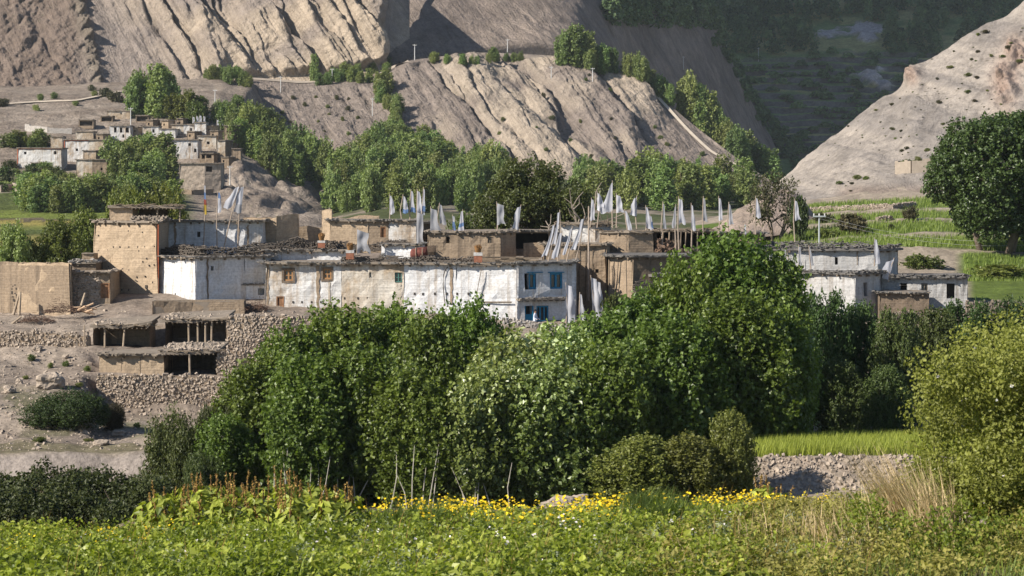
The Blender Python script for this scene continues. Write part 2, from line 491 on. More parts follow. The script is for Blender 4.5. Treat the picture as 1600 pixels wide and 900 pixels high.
RHILL.build('scree_hill', m_rhill, tn)

# pale rock shoulder under the thorn tree
ROCK = Sheet([
    [(1105, 372, 268), (1180, 372, 266), (1275, 360, 268)],
    [(1105, 366, 276), (1130, 352, 276), (1180, 345, 274), (1240, 334, 276), (1275, 345, 280)],
    [(1105, 362, 284), (1128, 350, 284), (1150, 331, 286), (1176, 311, 288), (1200, 297, 290), (1232, 296, 292), (1252, 306, 292), (1275, 340, 292)],
    [(1105, 380, 300), (1200, 330, 310), (1275, 360, 305)]], 1105, 1275, 120, [10, 40, 8], 3)
p_ = ROCK.P
nz = 0.7 * fbm(p_[..., 0] / 2.5, p_[..., 1] / 2.5, p_[..., 2] / 1.2, oct=4, seed=37) * sstep(0.3, 1, ROCK.seg)
ROCK.displace(np.stack([-.3 * nz, -.6 * nz, .4 * nz], -1))
ROCK.build('rock_shoulder', m_rhill, tmix(C3(.36, .29, .24), C3(.28, .23, .19), sstep(-.4, .5, fbm(p_[..., 0] / 2, p_[..., 2] / 1.0, seed=39))))

# valley floor behind the village, below the big gullied slope
PV = (-700, 0, 300, 420, 480, 600, 700, 800, 950, 1100, 1200, 1320)
VALLEY = Sheet([
    zrow(PV, 225, -12.0),
    zrow(PV, 330, -11.0),
    zrow(PV, 450, [-14, -14, -14, -13, -8, -5, -5, -5.5, -6.5, -6.5, -6, -5]),
    list(zip(PV, (400, 400, 400, 390, 350, 322, 322, 325, 330, 332, 330, 325), (540,) * 12)),
    list(zip(PV, (380, 380, 380, 360, 320, 290, 292, 298, 305, 308, 310, 312), (630,) * 12)),
    list(zip(PV, (300, 300, 300, 280, 270, 240, 262, 275, 288, 300, 300, 305), (722,) * 12))],
    -700, 1320, 260, [4, 5, 14, 16, 18], 25)
p_ = VALLEY.P
VALLEY.displace(np.stack([0 * p_[..., 0], 0 * p_[..., 0], 0.7 * fbm(p_[..., 0] / 14, p_[..., 1] / 14, oct=4, seed=6)], -1))
w = sstep(-0.2, 0.3, fbm(p_[..., 0] / 25, p_[..., 1] / 25, seed=8))
m_valley = tint_ground('valley_soil', 0.12, 0.25, 0.4, 0.6)
VALLEY.build('valley_floor', m_valley, tmix(C3(0.07, 0.085, 0.035), C3(0.24, 0.205, 0.165), w))

# hill of the farther village on the left
PL = (-600, 0, 60, 130, 200, 280, 340, 380, 420, 460, 500, 530)
LHILL = Sheet([
    zrow(PL, 250, -12.5),
    list(zip(PL, (392, 392, 392, 392, 395, 398, 400, 400, 400, 400, 400, 405), (400,) * 12)),
    list(zip(PL, (352, 352, 350, 350, 352, 352, 356, 360, 362, 362, 366, 370), (455,) * 12)),
    list(zip(PL, (322, 322, 320, 322, 322, 322, 330, 332, 335, 338, 345, 355), (500,) * 12)),
    list(zip(PL, (292, 290, 290, 296, 300, 300, 303, 306, 318, 326, 338, 350), (555,) * 12)),
    list(zip(PL, (262, 262, 262, 270, 278, 288, 292, 290, 300, 314, 330, 345), (590,) * 12)),
    list(zip(PL, (246, 245, 246, 250, 252, 258, 262, 262, 276, 298, 322, 342), (610,) * 12)),
    list(zip(PL, (212, 210, 210, 212, 214, 216, 218, 228, 252, 286, 318, 340), (640,) * 12)),
    list(zip(PL, (180, 178, 178, 178, 180, 184, 190, 210, 244, 284, 318, 340), (668,) * 12)),
    list(zip(PL, (148, 146, 146, 148, 150, 152, 156, 176, 215, 258, 300, 330), (715,) * 12)),
    list(zip(PL, (136, 134, 136, 130, 128, 122, 122, 128, 180, 240, 290, 325), (790,) * 12))],
    -600, 530, 460, [6, 8, 14, 16, 14, 14, 22, 22, 24, 10], 10)
p_ = LHILL.P
hn = fbm(p_[..., 0] / 9, p_[..., 1] / 9, p_[..., 2] / 9, oct=5, seed=41)
rocky = sstep(325, 370, LHILL.PX) * sstep(2.2, 3.0, LHILL.seg)
rg = np.abs(fbm((p_[..., 0] * 0.6 + p_[..., 2] * 0.8) / 7, (p_[..., 0] * .8 - p_[..., 2] * .6) / 22, p_[..., 1] / 40, oct=4, seed=43))
nz = 0.9 * hn * sstep(2.5, 3.5, LHILL.seg) + rocky * (4.5 * rg - 0.6 + 1.0 * hn)
LHILL.displace(np.stack([0.3 * nz, -0.6 * nz, 0.6 * nz], -1))
w = sstep(-0.5, 0.6, hn)
tn = tmix(C3(0.30, 0.255, 0.21), C3(0.23, 0.19, 0.155), w)
low = (1 - sstep(4.2, 5.2, LHILL.seg + 0.5 * hn)) * (1 - sstep(280, 315, LHILL.PX + 8 * hn))
tn = tmix(tn, C3(0.09, 0.115, 0.035)[None, None] + 0 * tn, low)
for (ra, rb, c) in ((330, 341, C3(0.16, 0.20, 0.045)), (344, 350, C3(0.27, 0.235, 0.07)), (352, 358, C3(0.20, 0.22, 0.06)), (366, 380, C3(0.24, 0.215, 0.07)), (341, 344, C3(0.12, 0.10, 0.07)), (350, 352, C3(0.11, 0.10, 0.06)), (299, 306, C3(0.3, 0.26, 0.21))):
    wv = LHILL.PY + 3 * hn
    tn = tmix(tn, c[None, None] + 0 * tn, ((wv > ra) & (wv < rb) & (LHILL.PX < 200)).astype(float))
m_lhill = tint_ground('stony_slope', 0.22, 0.3, 0.8, 0.9, speck=0.6, speck_scale=0.35, speck_col=(0.10, 0.095, 0.06))
LHILL.build('far_village_hill', m_lhill, tn)

# gullied slope
def gullies(P, ca, sa, wid, ln, seed, sharp=0.16, warp=0.5):
    """furrows running down the fall line; 0 on the ribs, 1 in the furrow"""
    c = ca * P[..., 0] + sa * P[..., 2]; a = sa * P[..., 0] - ca * P[..., 2]
    c = c + warp * wid * fbm(c / (2.0 * wid), a / (0.32 * ln), P[..., 1] / 60, oct=3, seed=seed + 5)
    n1 = vnoise(c / wid, a / ln, P[..., 1] / 80, seed)
    return np.exp(-(n1 / sharp) ** 2), n1
SPUR = Sheet([
    [(320, 262, 712), (480, 285, 712), (600, 262, 716), (700, 290, 716), (900, 312, 716), (1100, 322, 722), (1190, 315, 736), (1260, 322, 745)],
    [(320, 165, 752), (420, 190, 752), (480, 200, 750), (560, 190, 752), (600, 190, 754), (700, 190, 756), (900, 205, 758), (1000, 232, 757), (1100, 266, 752), (1190, 292, 748), (1260, 318, 748)],
    [(320, 128, 790), (400, 128, 792), (470, 136, 792), (560, 132, 790), (585, 140, 784), (610, 116, 786), (640, 97, 788), (690, 92, 796), (750, 86, 806), (820, 90, 808), (880, 92, 810),
     (950, 104, 812), (1000, 122, 812), (1030, 146, 806), (1060, 176, 796), (1100, 208, 784), (1150, 246, 768), (1185, 270, 756), (1260, 318, 750)],
    [(320, 122, 800), (400, 122, 806), (470, 128, 806), (560, 122, 806), (585, 122, 806), (610, 108, 806), (640, 94, 806), (690, 88, 812), (750, 82, 822), (820, 84, 824), (880, 88, 826),
     (950, 104, 826), (1000, 124, 826), (1030, 148, 820), (1060, 178, 812), (1100, 212, 800), (1150, 250, 782), (1185, 274, 770), (1260, 322, 760)],
    [(320, 140, 830), (700, 110, 860), (950, 170, 880), (1100, 290, 880), (1260, 340, 850)]],
    320, 1260, 760, [60, 130, 8, 4], 6)
p_ = SPUR.P
g1, n1 = gullies(p_, 0.82, 0.57, 8.5, 150, 51, 0.13, 0.42)
g2, n2 = gullies(p_, 0.82, 0.57, 3.4, 80, 61, 0.18, 0.45)
body = sstep(0.1, 0.6, SPUR.seg) * (1 - sstep(1.93, 2.0, SPUR.seg))
g3, n3 = gullies(p_, 0.82, 0.57, 1.7, 40, 63, 0.25)
strong = sstep(640, 720, SPUR.PX) * (1 - sstep(980, 1060, SPUR.PX + 0.5 * (SPUR.PY - 180)))
mid = sstep(330, 420, SPUR.PX) * (1 - strong)
fine = fbm(p_[..., 0] / 5, p_[..., 1] / 5, p_[..., 2] / 5, oct=5, seed=55, gain=.6)
nz = body * (strong * (4.6 * np.abs(n1) ** 0.7 - 2.6 * g1 + 1.9 * np.abs(n2) ** .7 - 1.4 * g2 + 0.5 * np.abs(n3) - .3 * g3 + 0.35 * fine) + mid * (0.7 * n1 - 0.7 * g1 - 0.5 * g2 + .3 * np.abs(n2) - .2 * g3 + .25 * fine) + 0.4 * fine)
PATH = np.array([(1003, 126), (1020, 145), (1045, 172), (1070, 200), (1085, 215), (1110, 238), (1140, 255), (1176, 268)], float)
dm = np.full(SPUR.PX.shape, 1e9)
for a_, b_ in zip(PATH[:-1], PATH[1:]):
    u_ = np.clip(((SPUR.PX - a_[0]) * (b_ - a_)[0] + (SPUR.PY - a_[1]) * (b_ - a_)[1]) / ((b_ - a_) ** 2).sum(), 0, 1)
    dm = np.minimum(dm, np.hypot(SPUR.PX - a_[0] - u_ * (b_ - a_)[0], SPUR.PY - a_[1] - u_ * (b_ - a_)[1]))
nz = nz * sstep(4, 14, dm)
SPUR.displace(np.stack([0.45 * nz, -0.62 * nz, 0.62 * nz], -1))
patch = fbm(p_[..., 0] / 16, p_[..., 1] / 30, p_[..., 2] / 12, oct=3, seed=57)
pale = np.clip(strong * 0.9 * sstep(-0.5, 0.35, patch + 0.6 * n1 - 0.5 * g1) , 0, 1)
tn = tmix(C3(0.255, 0.215, 0.185), C3(0.42, 0.355, 0.28), pale)
m_rock = tint_ground('gullied_rock', 0.2, 0.16, 1.2, 0.9, speck=0.5, speck_scale=0.4, speck_col=(0.10, 0.09, 0.065), rill=0.55, rill_w=2.4)
SPUR.build('gullied_slope', m_rock, tn)

# cliffs on the left, above the track
CLIFF = Sheet([
    [(-700, 200, 770), (0, 175, 770), (200, 170, 775), (330, 150, 790), (400, 140, 800), (600, 130, 806), (604, 150, 850), (640, 150, 860)],
    [(-700, 160, 800), (0, 146, 792), (100, 142, 792), (180, 148, 794), (240, 130, 800), (330, 116, 806), (400, 121, 812), (500, 116, 812), (560, 108, 812), (590, 100, 814), (598, 98, 820), (604, 95, 858), (640, 92, 866)],
    [(-700, 60, 828), (0, 70, 822), (130, 70, 822), (180, 72, 824), (300, 60, 822), (400, 60, 822), (500, 58, 820), (590, 50, 820), (598, 50, 828), (605, 48, 870), (640, 46, 880)],
    [(-700, -60, 862), (0, -40, 856), (300, -40, 846), (500, -40, 838), (592, -45, 834), (602, -45, 846), (612, -40, 900), (640, -40, 905)]],
    -700, 640, 900, [14, 90, 90], 1.2)
p_ = CLIFF.P
g1, n1 = gullies(p_, 0.82, 0.57, 9.5, 110, 71, 0.2, 0.6)
g2, n2 = gullies(p_, 0.82, 0.57, 3.8, 60, 81, 0.2, 0.6)
g3, n3 = gullies(p_, 0.82, 0.57, 1.8, 20, 83, 0.25)
strong = sstep(175, 330, CLIFF.PX + 0.9 * (60 - CLIFF.PY)) * (1 - 0.0 * CLIFF.PX)
brown = 1 - sstep(110, 165, CLIFF.PX + 12 * n2)
body = sstep(0.9, 1.05, CLIFF.seg)
blocks = np.abs(fbm(p_[..., 0] / 7, p_[..., 1] / 9, p_[..., 2] / 9, oct=4, seed=75))
fine = fbm(p_[..., 0] / 4, p_[..., 1] / 4, p_[..., 2] / 4, oct=4, seed=77)
edge = 1 - sstep(596, 603, CLIFF.PX)
nz = body * edge * (strong * (6.0 * np.abs(n1) ** .7 - 4.0 * g1 - 2.0 * g2 + 2.8 * np.abs(n2) ** .7 + 1.0 * np.abs(n3) - .5 * g3 + 1.3 * blocks + .2 * fine) + brown * (2.4 * blocks + 1.4 * np.abs(n1) - 1.0 * g2) + 0.55 * fine + 0.3 * n2)
ridge = np.exp(-((CLIFF.PX - 118 - 0.25 * CLIFF.PY) / 12.0) ** 2) * body       # dark rocky rib
nz = nz + ridge * (1.2 + 4.0 * np.abs(fbm(p_[..., 0] / 4, p_[..., 1] / 5, p_[..., 2] / 5, oct=4, seed=79)))
CLIFF.displace(np.stack([0.45 * nz, -0.75 * nz, 0.45 * nz], -1))
patch = fbm(p_[..., 0] / 18, p_[..., 1] / 30, p_[..., 2] / 14, oct=3, seed=87)
tn = tmix(C3(0.27, 0.23, 0.20), C3(0.44, 0.365, 0.28), np.clip(strong * sstep(-0.7, 0.4, patch + 0.5 * n1), 0, 1))
tn = tmix(tn, C3(0.19, 0.145, 0.115)[None, None] + 0 * tn, brown * 0.8)
tn = tmix(tn, C3(0.20, 0.17, 0.135)[None, None] + 0 * tn, ridge)
CLIFF.build('eroded_cliff', m_rock, tn)

# scree above the track and the valley side that turns away into shade
SCREE = Sheet([
    [(560, 140, 845), (700, 130, 860), (900, 150, 880), (1000, 210, 990), (1100, 280, 1080), (1200, 330, 1180), (1280, 380, 1250)],
    [(560, 100, 856), (640, 88, 858), (700, 84, 860), (760, 74, 864), (850, 66, 872), (900, 80, 876), (950, 110, 900), (1000, 170, 1000), (1100, 240, 1090), (1200, 290, 1190), (1240, 310, 1225), (1280, 350, 1260)],
    [(560, 20, 895), (700, 20, 898), (850, 16, 905), (900, 18, 915), (950, 30, 960), (1000, 40, 1060), (1060, 34, 1130), (1100, 50, 1180), (1140, 100, 1230), (1180, 170, 1270), (1230, 260, 1300), (1280, 340, 1320)],
    [(560, -60, 935), (850, -60, 945), (950, -50, 1010), (1000, -40, 1110), (1100, -10, 1240), (1130, 60, 1300), (1180, 180, 1340), (1230, 280, 1350), (1280, 360, 1400)]],
    560, 1280, 520, [10, 120, 40], 12)
p_ = SCREE.P
g1, n1 = gullies(p_, 0.6, 0.8, 8, 90, 91, 0.2)
fine = fbm(p_[..., 0] / 6, p_[..., 1] / 6, p_[..., 2] / 6, oct=5, seed=95)
nz = sstep(0.9, 1.2, SCREE.seg) * (0.5 * n1 - 0.5 * g1 + 0.6 * fine)
SCREE.displace(np.stack([0.4 * nz, -0.6 * nz, 0.6 * nz], -1))
w = sstep(-0.4, 0.4, fbm(p_[..., 0] / 20, p_[..., 1] / 20, p_[..., 2] / 14, seed=97))
SCREE.build('upper_scree', m_rock, tmix(C3(0.27, 0.225, 0.19), C3(0.21, 0.175, 0.15), w))

# the valley farther back, with narrow terraces
PF = (880, 1200, 1300, 1400, 1500, 1600, 1900, 2400)
FAR = Sheet([
    list(zip(PF, (330,) * 8, (1200,) * 8)),
    list(zip(PF, (250, 250, 252, 250, 230, 200, 180, 150), (1280, 1280, 1280, 1280, 1300, 1320, 1320, 1320))),
    list(zip(PF, (100, 92, 82, 80, 78, 70, 50, 20), (1440, 1440, 1440, 1440, 1440, 1440, 1440, 1440))),
    list(zip(PF, (40, 40, 40, 30, 20, 10, -30, -60), (1520,) * 8)),
    list(zip(PF, (-60, -60, -60, -60, -60, -60, -100, -150), (1640,) * 8))],
    880, 2400, 460, [10, 190, 30, 20], 20)
p_ = FAR.P
zz = p_[..., 2] + 1.6 * fbm(p_[..., 0] / 40, p_[..., 1] / 40, oct=3, seed=101)
st = 4.6
fr = zz / st - np.floor(zz / st)
stepz = (np.floor(zz / st) + sstep(0.72, 0.98, fr)) * st - zz
bodyF = sstep(0.9, 1.1, FAR.seg) * (1 - sstep(1.95, 2.1, FAR.seg))
rock = np.clip(blob(FAR.PX, FAR.PY, 1355, 48, 30, 18) + blob(FAR.PX, FAR.PY, 1290, 52, 26, 10) + 0.8 * blob(FAR.PX, FAR.PY, 1375, 130, 40, 24), 0, 1)
fine = fbm(p_[..., 0] / 7, p_[..., 1] / 7, p_[..., 2] / 7, oct=5, seed=103)
rock = sstep(0.42, 0.62, rock + 0.38 * fbm(p_[..., 0] / 12, p_[..., 1] / 20, p_[..., 2] / 6, oct=4, seed=109)) * (rock > 0.12)
dz = 0.62 * bodyF * stepz * (1 - rock)
nz = 0.5 * fine + rock * 6 * np.abs(fbm(p_[..., 0] / 9, p_[..., 1] / 20, p_[..., 2] / 9, oct=4, seed=105))
FAR.displace(np.stack([0 * dz, -0.6 * nz, dz + 0.5 * nz], -1))
riser = ((fr > 0.62) & (fr < 0.97)).astype(float) * bodyF
w = sstep(-0.3, 0.3, fbm(p_[..., 0] / 30, p_[..., 1] / 30, seed=107))
tn = tmix(tmix(C3(0.17, 0.23, 0.08), C3(0.34, 0.32, 0.13), w), C3(0.15, 0.14, 0.12)[None, None] + 0 * p_, riser)
tn = tmix(tn, C3(0.45, 0.40, 0.37)[None, None] + 0 * p_, rock)
FAR.build('far_valley', tint_ground('far_terraces', 0.1, 0.25, 0.5, 0.5), tn)

# the mountain here is unseen, added to cast shade on the far valley
gx = np.linspace(-1200, -215, 100); gy = np.linspace(864, 2300, 160)
GX, GY = np.meshgrid(gx, gy)
rise = np.clip((GY - 868) / 50.0, 0, 1) ** 0.9
side = 1 - sstep(-300, -216, GX)
GZ = 60 + 560 * rise * (0.25 + 0.75 * side) + 22 * fbm(GX / 120, GY / 120, oct=5, seed=111) * rise
P = np.stack([GX, GY, GZ], -1)
ny, nx = GX.shape
i = np.arange(ny - 1)[:, None] * nx; j = np.arange(nx - 1)[None]
Q = np.stack([i + j, i + j + 1, i + nx + j + 1, i + nx + j], -1).reshape(-1, 4)
obj_np('shade_massif', P.reshape(-1, 3), Q, m_rock, smooth=True, kind='structure', vcol=np.tile([[0.24, 0.2, 0.17]], (nx * ny, 1)))
# base ground reaching past everything
gp = np.array([[-1500, -100, -40.], [1500, -100, -40], [1500, 2400, -40], [-1500, 2400, -40]])
obj_np('ground', gp, np.array([[0, 1, 2, 3]]), m_hill, kind='structure', vcol=np.tile([[0.25, 0.21, 0.17]], (4, 1)))
# ------------------------------------------------------------------ foliage
def leaf_mat(name, dark, light, rough=0.42, trans=0.28, hue_var=0.12, spec=0.45, pale=None):
    m, nt, b = new_mat(name); k = NB(nt)
    v = k.attr('leafvar', 'Fac')
    dark = np.array(dark); light = np.array(light)
    stops = [(0.0, dark), (0.75, light)]
    stops.append((1.0, np.array(pale) if pale is not None else light * 1.35))
    col = k.ramp(v, stops)
    r = k.objrand()
    h = k.n('ShaderNodeHueSaturation')
    k.l(col, h.inputs['Color'])
    hv = k.n('ShaderNodeMapRange'); hv.inputs[3].default_value = 0.5 - hue_var * 0.18; hv.inputs[4].default_value = 0.5 + hue_var * 0.18
    k.l(r, hv.inputs[0]); k.l(hv.outputs[0], h.inputs['Hue'])
    r2 = k.math('FRACT', k.math('MULTIPLY', r, 7.31))
    vv = k.n('ShaderNodeMapRange'); vv.inputs[3].default_value = 1 - hue_var * 1.6; vv.inputs[4].default_value = 1 + hue_var * 1.6
    k.l(r2, vv.inputs[0]); k.l(vv.outputs[0], h.inputs['Value'])
    k.l(h.outputs[0], b.inputs['Base Color'])
    b.inputs['Roughness'].default_value = rough
    b.inputs['Specular IOR Level'].default_value = spec
    if trans > 0:
        t = k.n('ShaderNodeBsdfTranslucent')
        tc = k.mix(1.0, h.outputs[0], (1.5, 1.6, 0.7), 'MULTIPLY')
        k.l(tc, t.inputs['Color'])
        mx = k.n('ShaderNodeMixShader'); mx.inputs[0].default_value = trans
        k.l(b.outputs[0], mx.inputs[1]); k.l(t.outputs[0], mx.inputs[2])
        k.l(mx.outputs[0], nt.nodes['Material Output'].inputs['Surface'])
    return m

def nrm(a): return a / np.maximum(np.linalg.norm(a, axis=-1, keepdims=True), 1e-9)
def leaf_quads(C, out, size, g, up=0.35, rnd=0.8, outw=0.6, aspect=1.5, hang=0.5):
    """rhombic leaves at C; their faces lean outward and up; tips hang"""
    N = len(C)
    n = nrm(out * outw + np.array([0, 0, up]) + g.normal(0, 1, (N, 3)) * rnd)
    t = g.normal(0, 1, (N, 3)) + np.array([0, 0, -hang])
    t = nrm(t - (t * n).sum(1, keepdims=True) * n)
    s = np.cross(n, t)
    L = (size * g.uniform(0.7, 1.3, N))[:, None] * 0.5
    W = L / aspect
    V = np.stack([C - t * L, C + s * W + n * W * 0.25, C + t * L, C - s * W + n * W * 0.25], 1).reshape(-1, 3)
    Q = np.arange(N * 4).reshape(N, 4)
    return V, Q

def crown_np(g, lobes, sprays, per, size, spray_len=0.8, spread=0.16, updir=0.7, up=0.35, rnd=0.8, aspect=1.5, hang=0.5, shell=0.55, centre=None, zmin=-1e9, pale_top=0.0):
    """lobes (n,6): centre and radii. sprays per lobe, leaves per spray"""
    lobes = np.asarray(lobes, float)
    cen = lobes[:, :3].mean(0) if centre is None else np.asarray(centre)
    vol = (lobes[:, 3] * lobes[:, 4] * lobes[:, 5]) ** 0.6
    cnt = np.maximum(1, (sprays * vol / vol.sum())).astype(int)
    idx = np.repeat(np.arange(len(lobes)), cnt)
    M = len(idx)
    d = nrm(g.normal(0, 1, (M, 3)))
    r = (shell + (1 - shell) * g.uniform(0, 1, M) ** 0.6)[:, None]
    base = lobes[idx, :3] + d * lobes[idx, 3:] * r
    outv = nrm(0.6 * d + 0.6 * nrm(base - cen))
    # drop sprays that lie deep inside another lobe
    keep = np.ones(M, bool)
    for L in lobes:
        q = (((base - L[:3]) / L[3:]) ** 2).sum(1)
        keep &= ~((q < 0.33) & (g.uniform(0, 1, M) < 0.85))
    keep &= base[:, 2] > zmin
    base, outv, d = base[keep], outv[keep], d[keep]
    M = len(base)
    axis = nrm(outv + np.array([0, 0, updir]) + g.normal(0, 0.3, (M, 3)))
    t = g.uniform(0, 1, (M, per, 1))
    C = base[:, None] + axis[:, None] * (t - 0.3) * spray_len + g.normal(0, 1, (M, per, 3)) * spread * (1.1 - 0.7 * t)
    C = C.reshape(-1, 3)
    O = np.repeat(outv, per, 0)
    V, Q = leaf_quads(C, O, size, g, up, rnd, 0.6, aspect, hang)
    sv = np.repeat(g.uniform(0, 1, M), per)
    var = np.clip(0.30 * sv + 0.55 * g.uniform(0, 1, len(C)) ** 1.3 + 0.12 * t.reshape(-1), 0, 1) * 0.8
    if pale_top > 0:  # leaves painted paler toward crown top and one side, as if top-lit
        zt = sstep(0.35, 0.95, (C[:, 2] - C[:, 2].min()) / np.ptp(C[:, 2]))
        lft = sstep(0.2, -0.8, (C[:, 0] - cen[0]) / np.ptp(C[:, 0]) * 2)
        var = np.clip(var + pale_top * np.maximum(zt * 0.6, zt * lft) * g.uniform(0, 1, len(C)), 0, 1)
    return V, Q, var

def limbs_mb(g, lobes, H, r0, lean=0.0, stems=1, sub=2, zsplit=0.25, nside=6):
    mb = MB()
    lobes = np.asarray(lobes, float)
    tops = []
    for k in range(stems):
        a = g.uniform(0, 6.28); off = np.array([math.cos(a), math.sin(a), 0]) * (0.0 if stems == 1 else r0 * 3.0)
        top = np.array([g.normal(0, 0.05 * H) + lean, g.normal(0, 0.05 * H), H * (0.78 if stems == 1 else g.uniform(0.55, 0.85))]) + off * 3
        pts = [off + (top - off) * t + np.array([g.normal(0, 0.02 * H), g.normal(0, 0.02 * H), 0]) * (0 < t < 1) for t in np.linspace(0, 1, 7)]
        pts[0] = off + np.array([0, 0, -0.4])
        rr = r0 * (1 - 0.85 * np.linspace(0, 1, 7)) * (1.0 if stems == 1 else 0.7)
        mb.tube(pts, rr, nside); tops.append((np.array(pts), rr))
    for L in lobes:
        pts, rr = tops[g.integers(len(tops))]
        zt = np.clip(L[2] - 0.5 * abs(L[5]) - 0.12 * H, zsplit * H, 0.72 * H)
        i = int(np.argmin(np.abs(pts[:, 2] - zt)))
        a = pts[i]; b = L[:3]
        mid = (a + b) / 2 + np.array([0, 0, 0.04 * H]) + g.normal(0, 0.03 * H, 3)
        mb.tube([a, mid, b], [rr[i] * 0.6, rr[i] * 0.4, 0.02 * r0 + 0.01], max(4, nside - 2), cap=False)
        for q in range(sub):
            e = b + nrm(g.normal(0, 1, 3)) * L[3:] * 0.8
            mb.tube([mid, (mid + e) / 2 + g.normal(0, 0.1, 3), e], [rr[i] * 0.28, rr[i] * 0.18, 0.01], 4, cap=False)
    return mb

PROTO = {}
def proto(kind, seed, H, lobes, crown_kw, trunk_kw, r0):
    g = np.random.default_rng(seed)
    V, Q, var = crown_np(g, lobes, **crown_kw)
    me = np_mesh('crown_' + kind, V, Q); add_fattr(me, var)
    mb = limbs_mb(g, lobes, H, r0, **trunk_kw)
    tv = np.concatenate(mb.V); fs = [np.concatenate(mb.Q)] + ([np.concatenate(mb.T)] if mb.T else [])
    tm = np_mesh('trunk_' + kind, tv, fs, smooth=True)
    PROTO.setdefault(kind, []).append((me, tm, H, float(np.abs(V[:, 0]).max() + np.abs(V[:, 1]).max()) / 2))

def lobes_column(g, H, R, n, rl, zl, z0=0.12, power=0.6, top=0.97):
    """lobes filling a crown of radius R between z0*H and H: full below, rounded at the top"""
    out = []
    for k in range(n):
        t = (k + g.uniform(0.1, 0.9)) / n
        z = H * (z0 + (top - z0) * t)
        prof = (np.clip(1.0 - t, 0, 1) ** power) * min(1.0, 0.45 + t * 2.2)
        a = k * 2.4 + g.uniform(-0.5, 0.5)
        rr = R * prof * g.uniform(0.45, 0.8)
        s = g.uniform(0.8, 1.25) * (0.65 + 0.35 * prof)
        out.append([rr * math.cos(a), rr * math.sin(a), z - zl * s * 0.7, rl * s, rl * s, zl * s])
    out.append([0, 0, H * 0.5, R * 0.55, R * 0.55, H * 0.36])
    return np.array(out)

def lobes_plumes(g, H, R, n, rp, zmin=0.08, hmin=0.62, slim=1.0):
    """upright plumes side by side, the middle ones tallest"""
    out = []
    for k in range(n):
        a = k * 2.4 + g.uniform(-0.4, 0.4); rr = R * (0.12 + 0.72 * math.sqrt((k + 0.4) / n)) * g.uniform(0.8, 1.1)
        hp = H * (1.0 - (1 - hmin) * (rr / R) ** 1.5 * g.uniform(0.5, 1.3))
        c = np.array([rr * math.cos(a), rr * math.sin(a)])
        m = max(3, int(hp / (1.5 * rp)))
        for q in range(m):
            t = (q + 0.5) / m
            s = rp * g.uniform(0.8, 1.25) * (1.0 if t < 0.7 else 1.0 - 0.9 * (t - 0.7))
            z = zmin * H + (hp - zmin * H) * t
            cc = c * (0.75 + 0.35 * math.sin(t * 3.0)) + g.normal(0, 0.22 * rp, 2)
            out.append([cc[0], cc[1], z - 0.3 * s, s * slim, s * slim, s * 1.3])
    return np.array(out)

m_bark_pale = flat_mat('poplar_bark', (0.34, 0.31, 0.26), 0.85, 0.3, 4.0)
m_bark = flat_mat('brown_bark', (0.13, 0.10, 0.075), 0.9, 0.35, 5.0)
m_bark_dead = flat_mat('dead_wood', (0.24, 0.20, 0.16), 0.9, 0.3, 5.0)
LEAF = {
    'poplar': leaf_mat('poplar_leaves', (0.036, 0.062, 0.011), (0.150, 0.205, 0.036), 0.44, 0.32, 0.08, 0.4, (0.30, 0.36, 0.13)),
    'pale_poplar': leaf_mat('pale_poplar_leaves', (0.045, 0.070, 0.014), (0.20, 0.25, 0.062), 0.36, 0.26, 0.10, 0.5, (0.46, 0.52, 0.28)),
    'far': leaf_mat('far_poplar_leaves', (0.080, 0.118, 0.034), (0.25, 0.30, 0.098), 0.5, 0.3, 0.16, 0.35, (0.17, 0.22, 0.09)),
    'willow': leaf_mat('dark_willow_leaves', (0.024, 0.042, 0.010), (0.078, 0.105, 0.026), 0.5, 0.2, 0.2, 0.3),
    'walnut': leaf_mat('walnut_leaves', (0.030, 0.056, 0.012), (0.090, 0.135, 0.034), 0.42, 0.2, 0.1, 0.45),
    'olive': leaf_mat('olive_leaves', (0.060, 0.078, 0.018), (0.165, 0.19, 0.042), 0.45, 0.3, 0.15, 0.35),
    'old': leaf_mat('old_tree_leaves', (0.034, 0.048, 0.012), (0.105, 0.125, 0.03), 0.45, 0.25, 0.1, 0.4),
    'thorn': leaf_mat('thorn_leaves', (0.035, 0.035, 0.014), (0.09, 0.085, 0.035), 0.6, 0.15, 0.2, 0.3),
    'shrub': leaf_mat('bright_shrub_leaves', (0.11, 0.122, 0.022), (0.32, 0.34, 0.075), 0.5, 0.34, 0.1, 0.3, (0.46, 0.42, 0.18)),
}
# grove poplars, near
for sd in range(4):
    g = np.random.default_rng(200 + sd)
    lb = lobes_plumes(g, 11.0, 3.0, 11, 0.95, zmin=0.14, hmin=0.66)
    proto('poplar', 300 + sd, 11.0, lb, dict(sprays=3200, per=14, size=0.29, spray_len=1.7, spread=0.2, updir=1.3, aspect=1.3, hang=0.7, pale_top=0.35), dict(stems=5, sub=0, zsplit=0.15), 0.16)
for sd in range(2):
    g = np.random.default_rng(220 + sd)
    lb = lobes_plumes(g, 9.0, 3.1, 10, 0.95, hmin=0.6)
    proto('pale_poplar', 320 + sd, 9.0, lb, dict(sprays=3200, per=13, size=0.30, spray_len=1.6, spread=0.18, updir=1.3, aspect=1.5, hang=0.4, pale_top=1.0), dict(stems=5, sub=0, zsplit=0.15), 0.15)
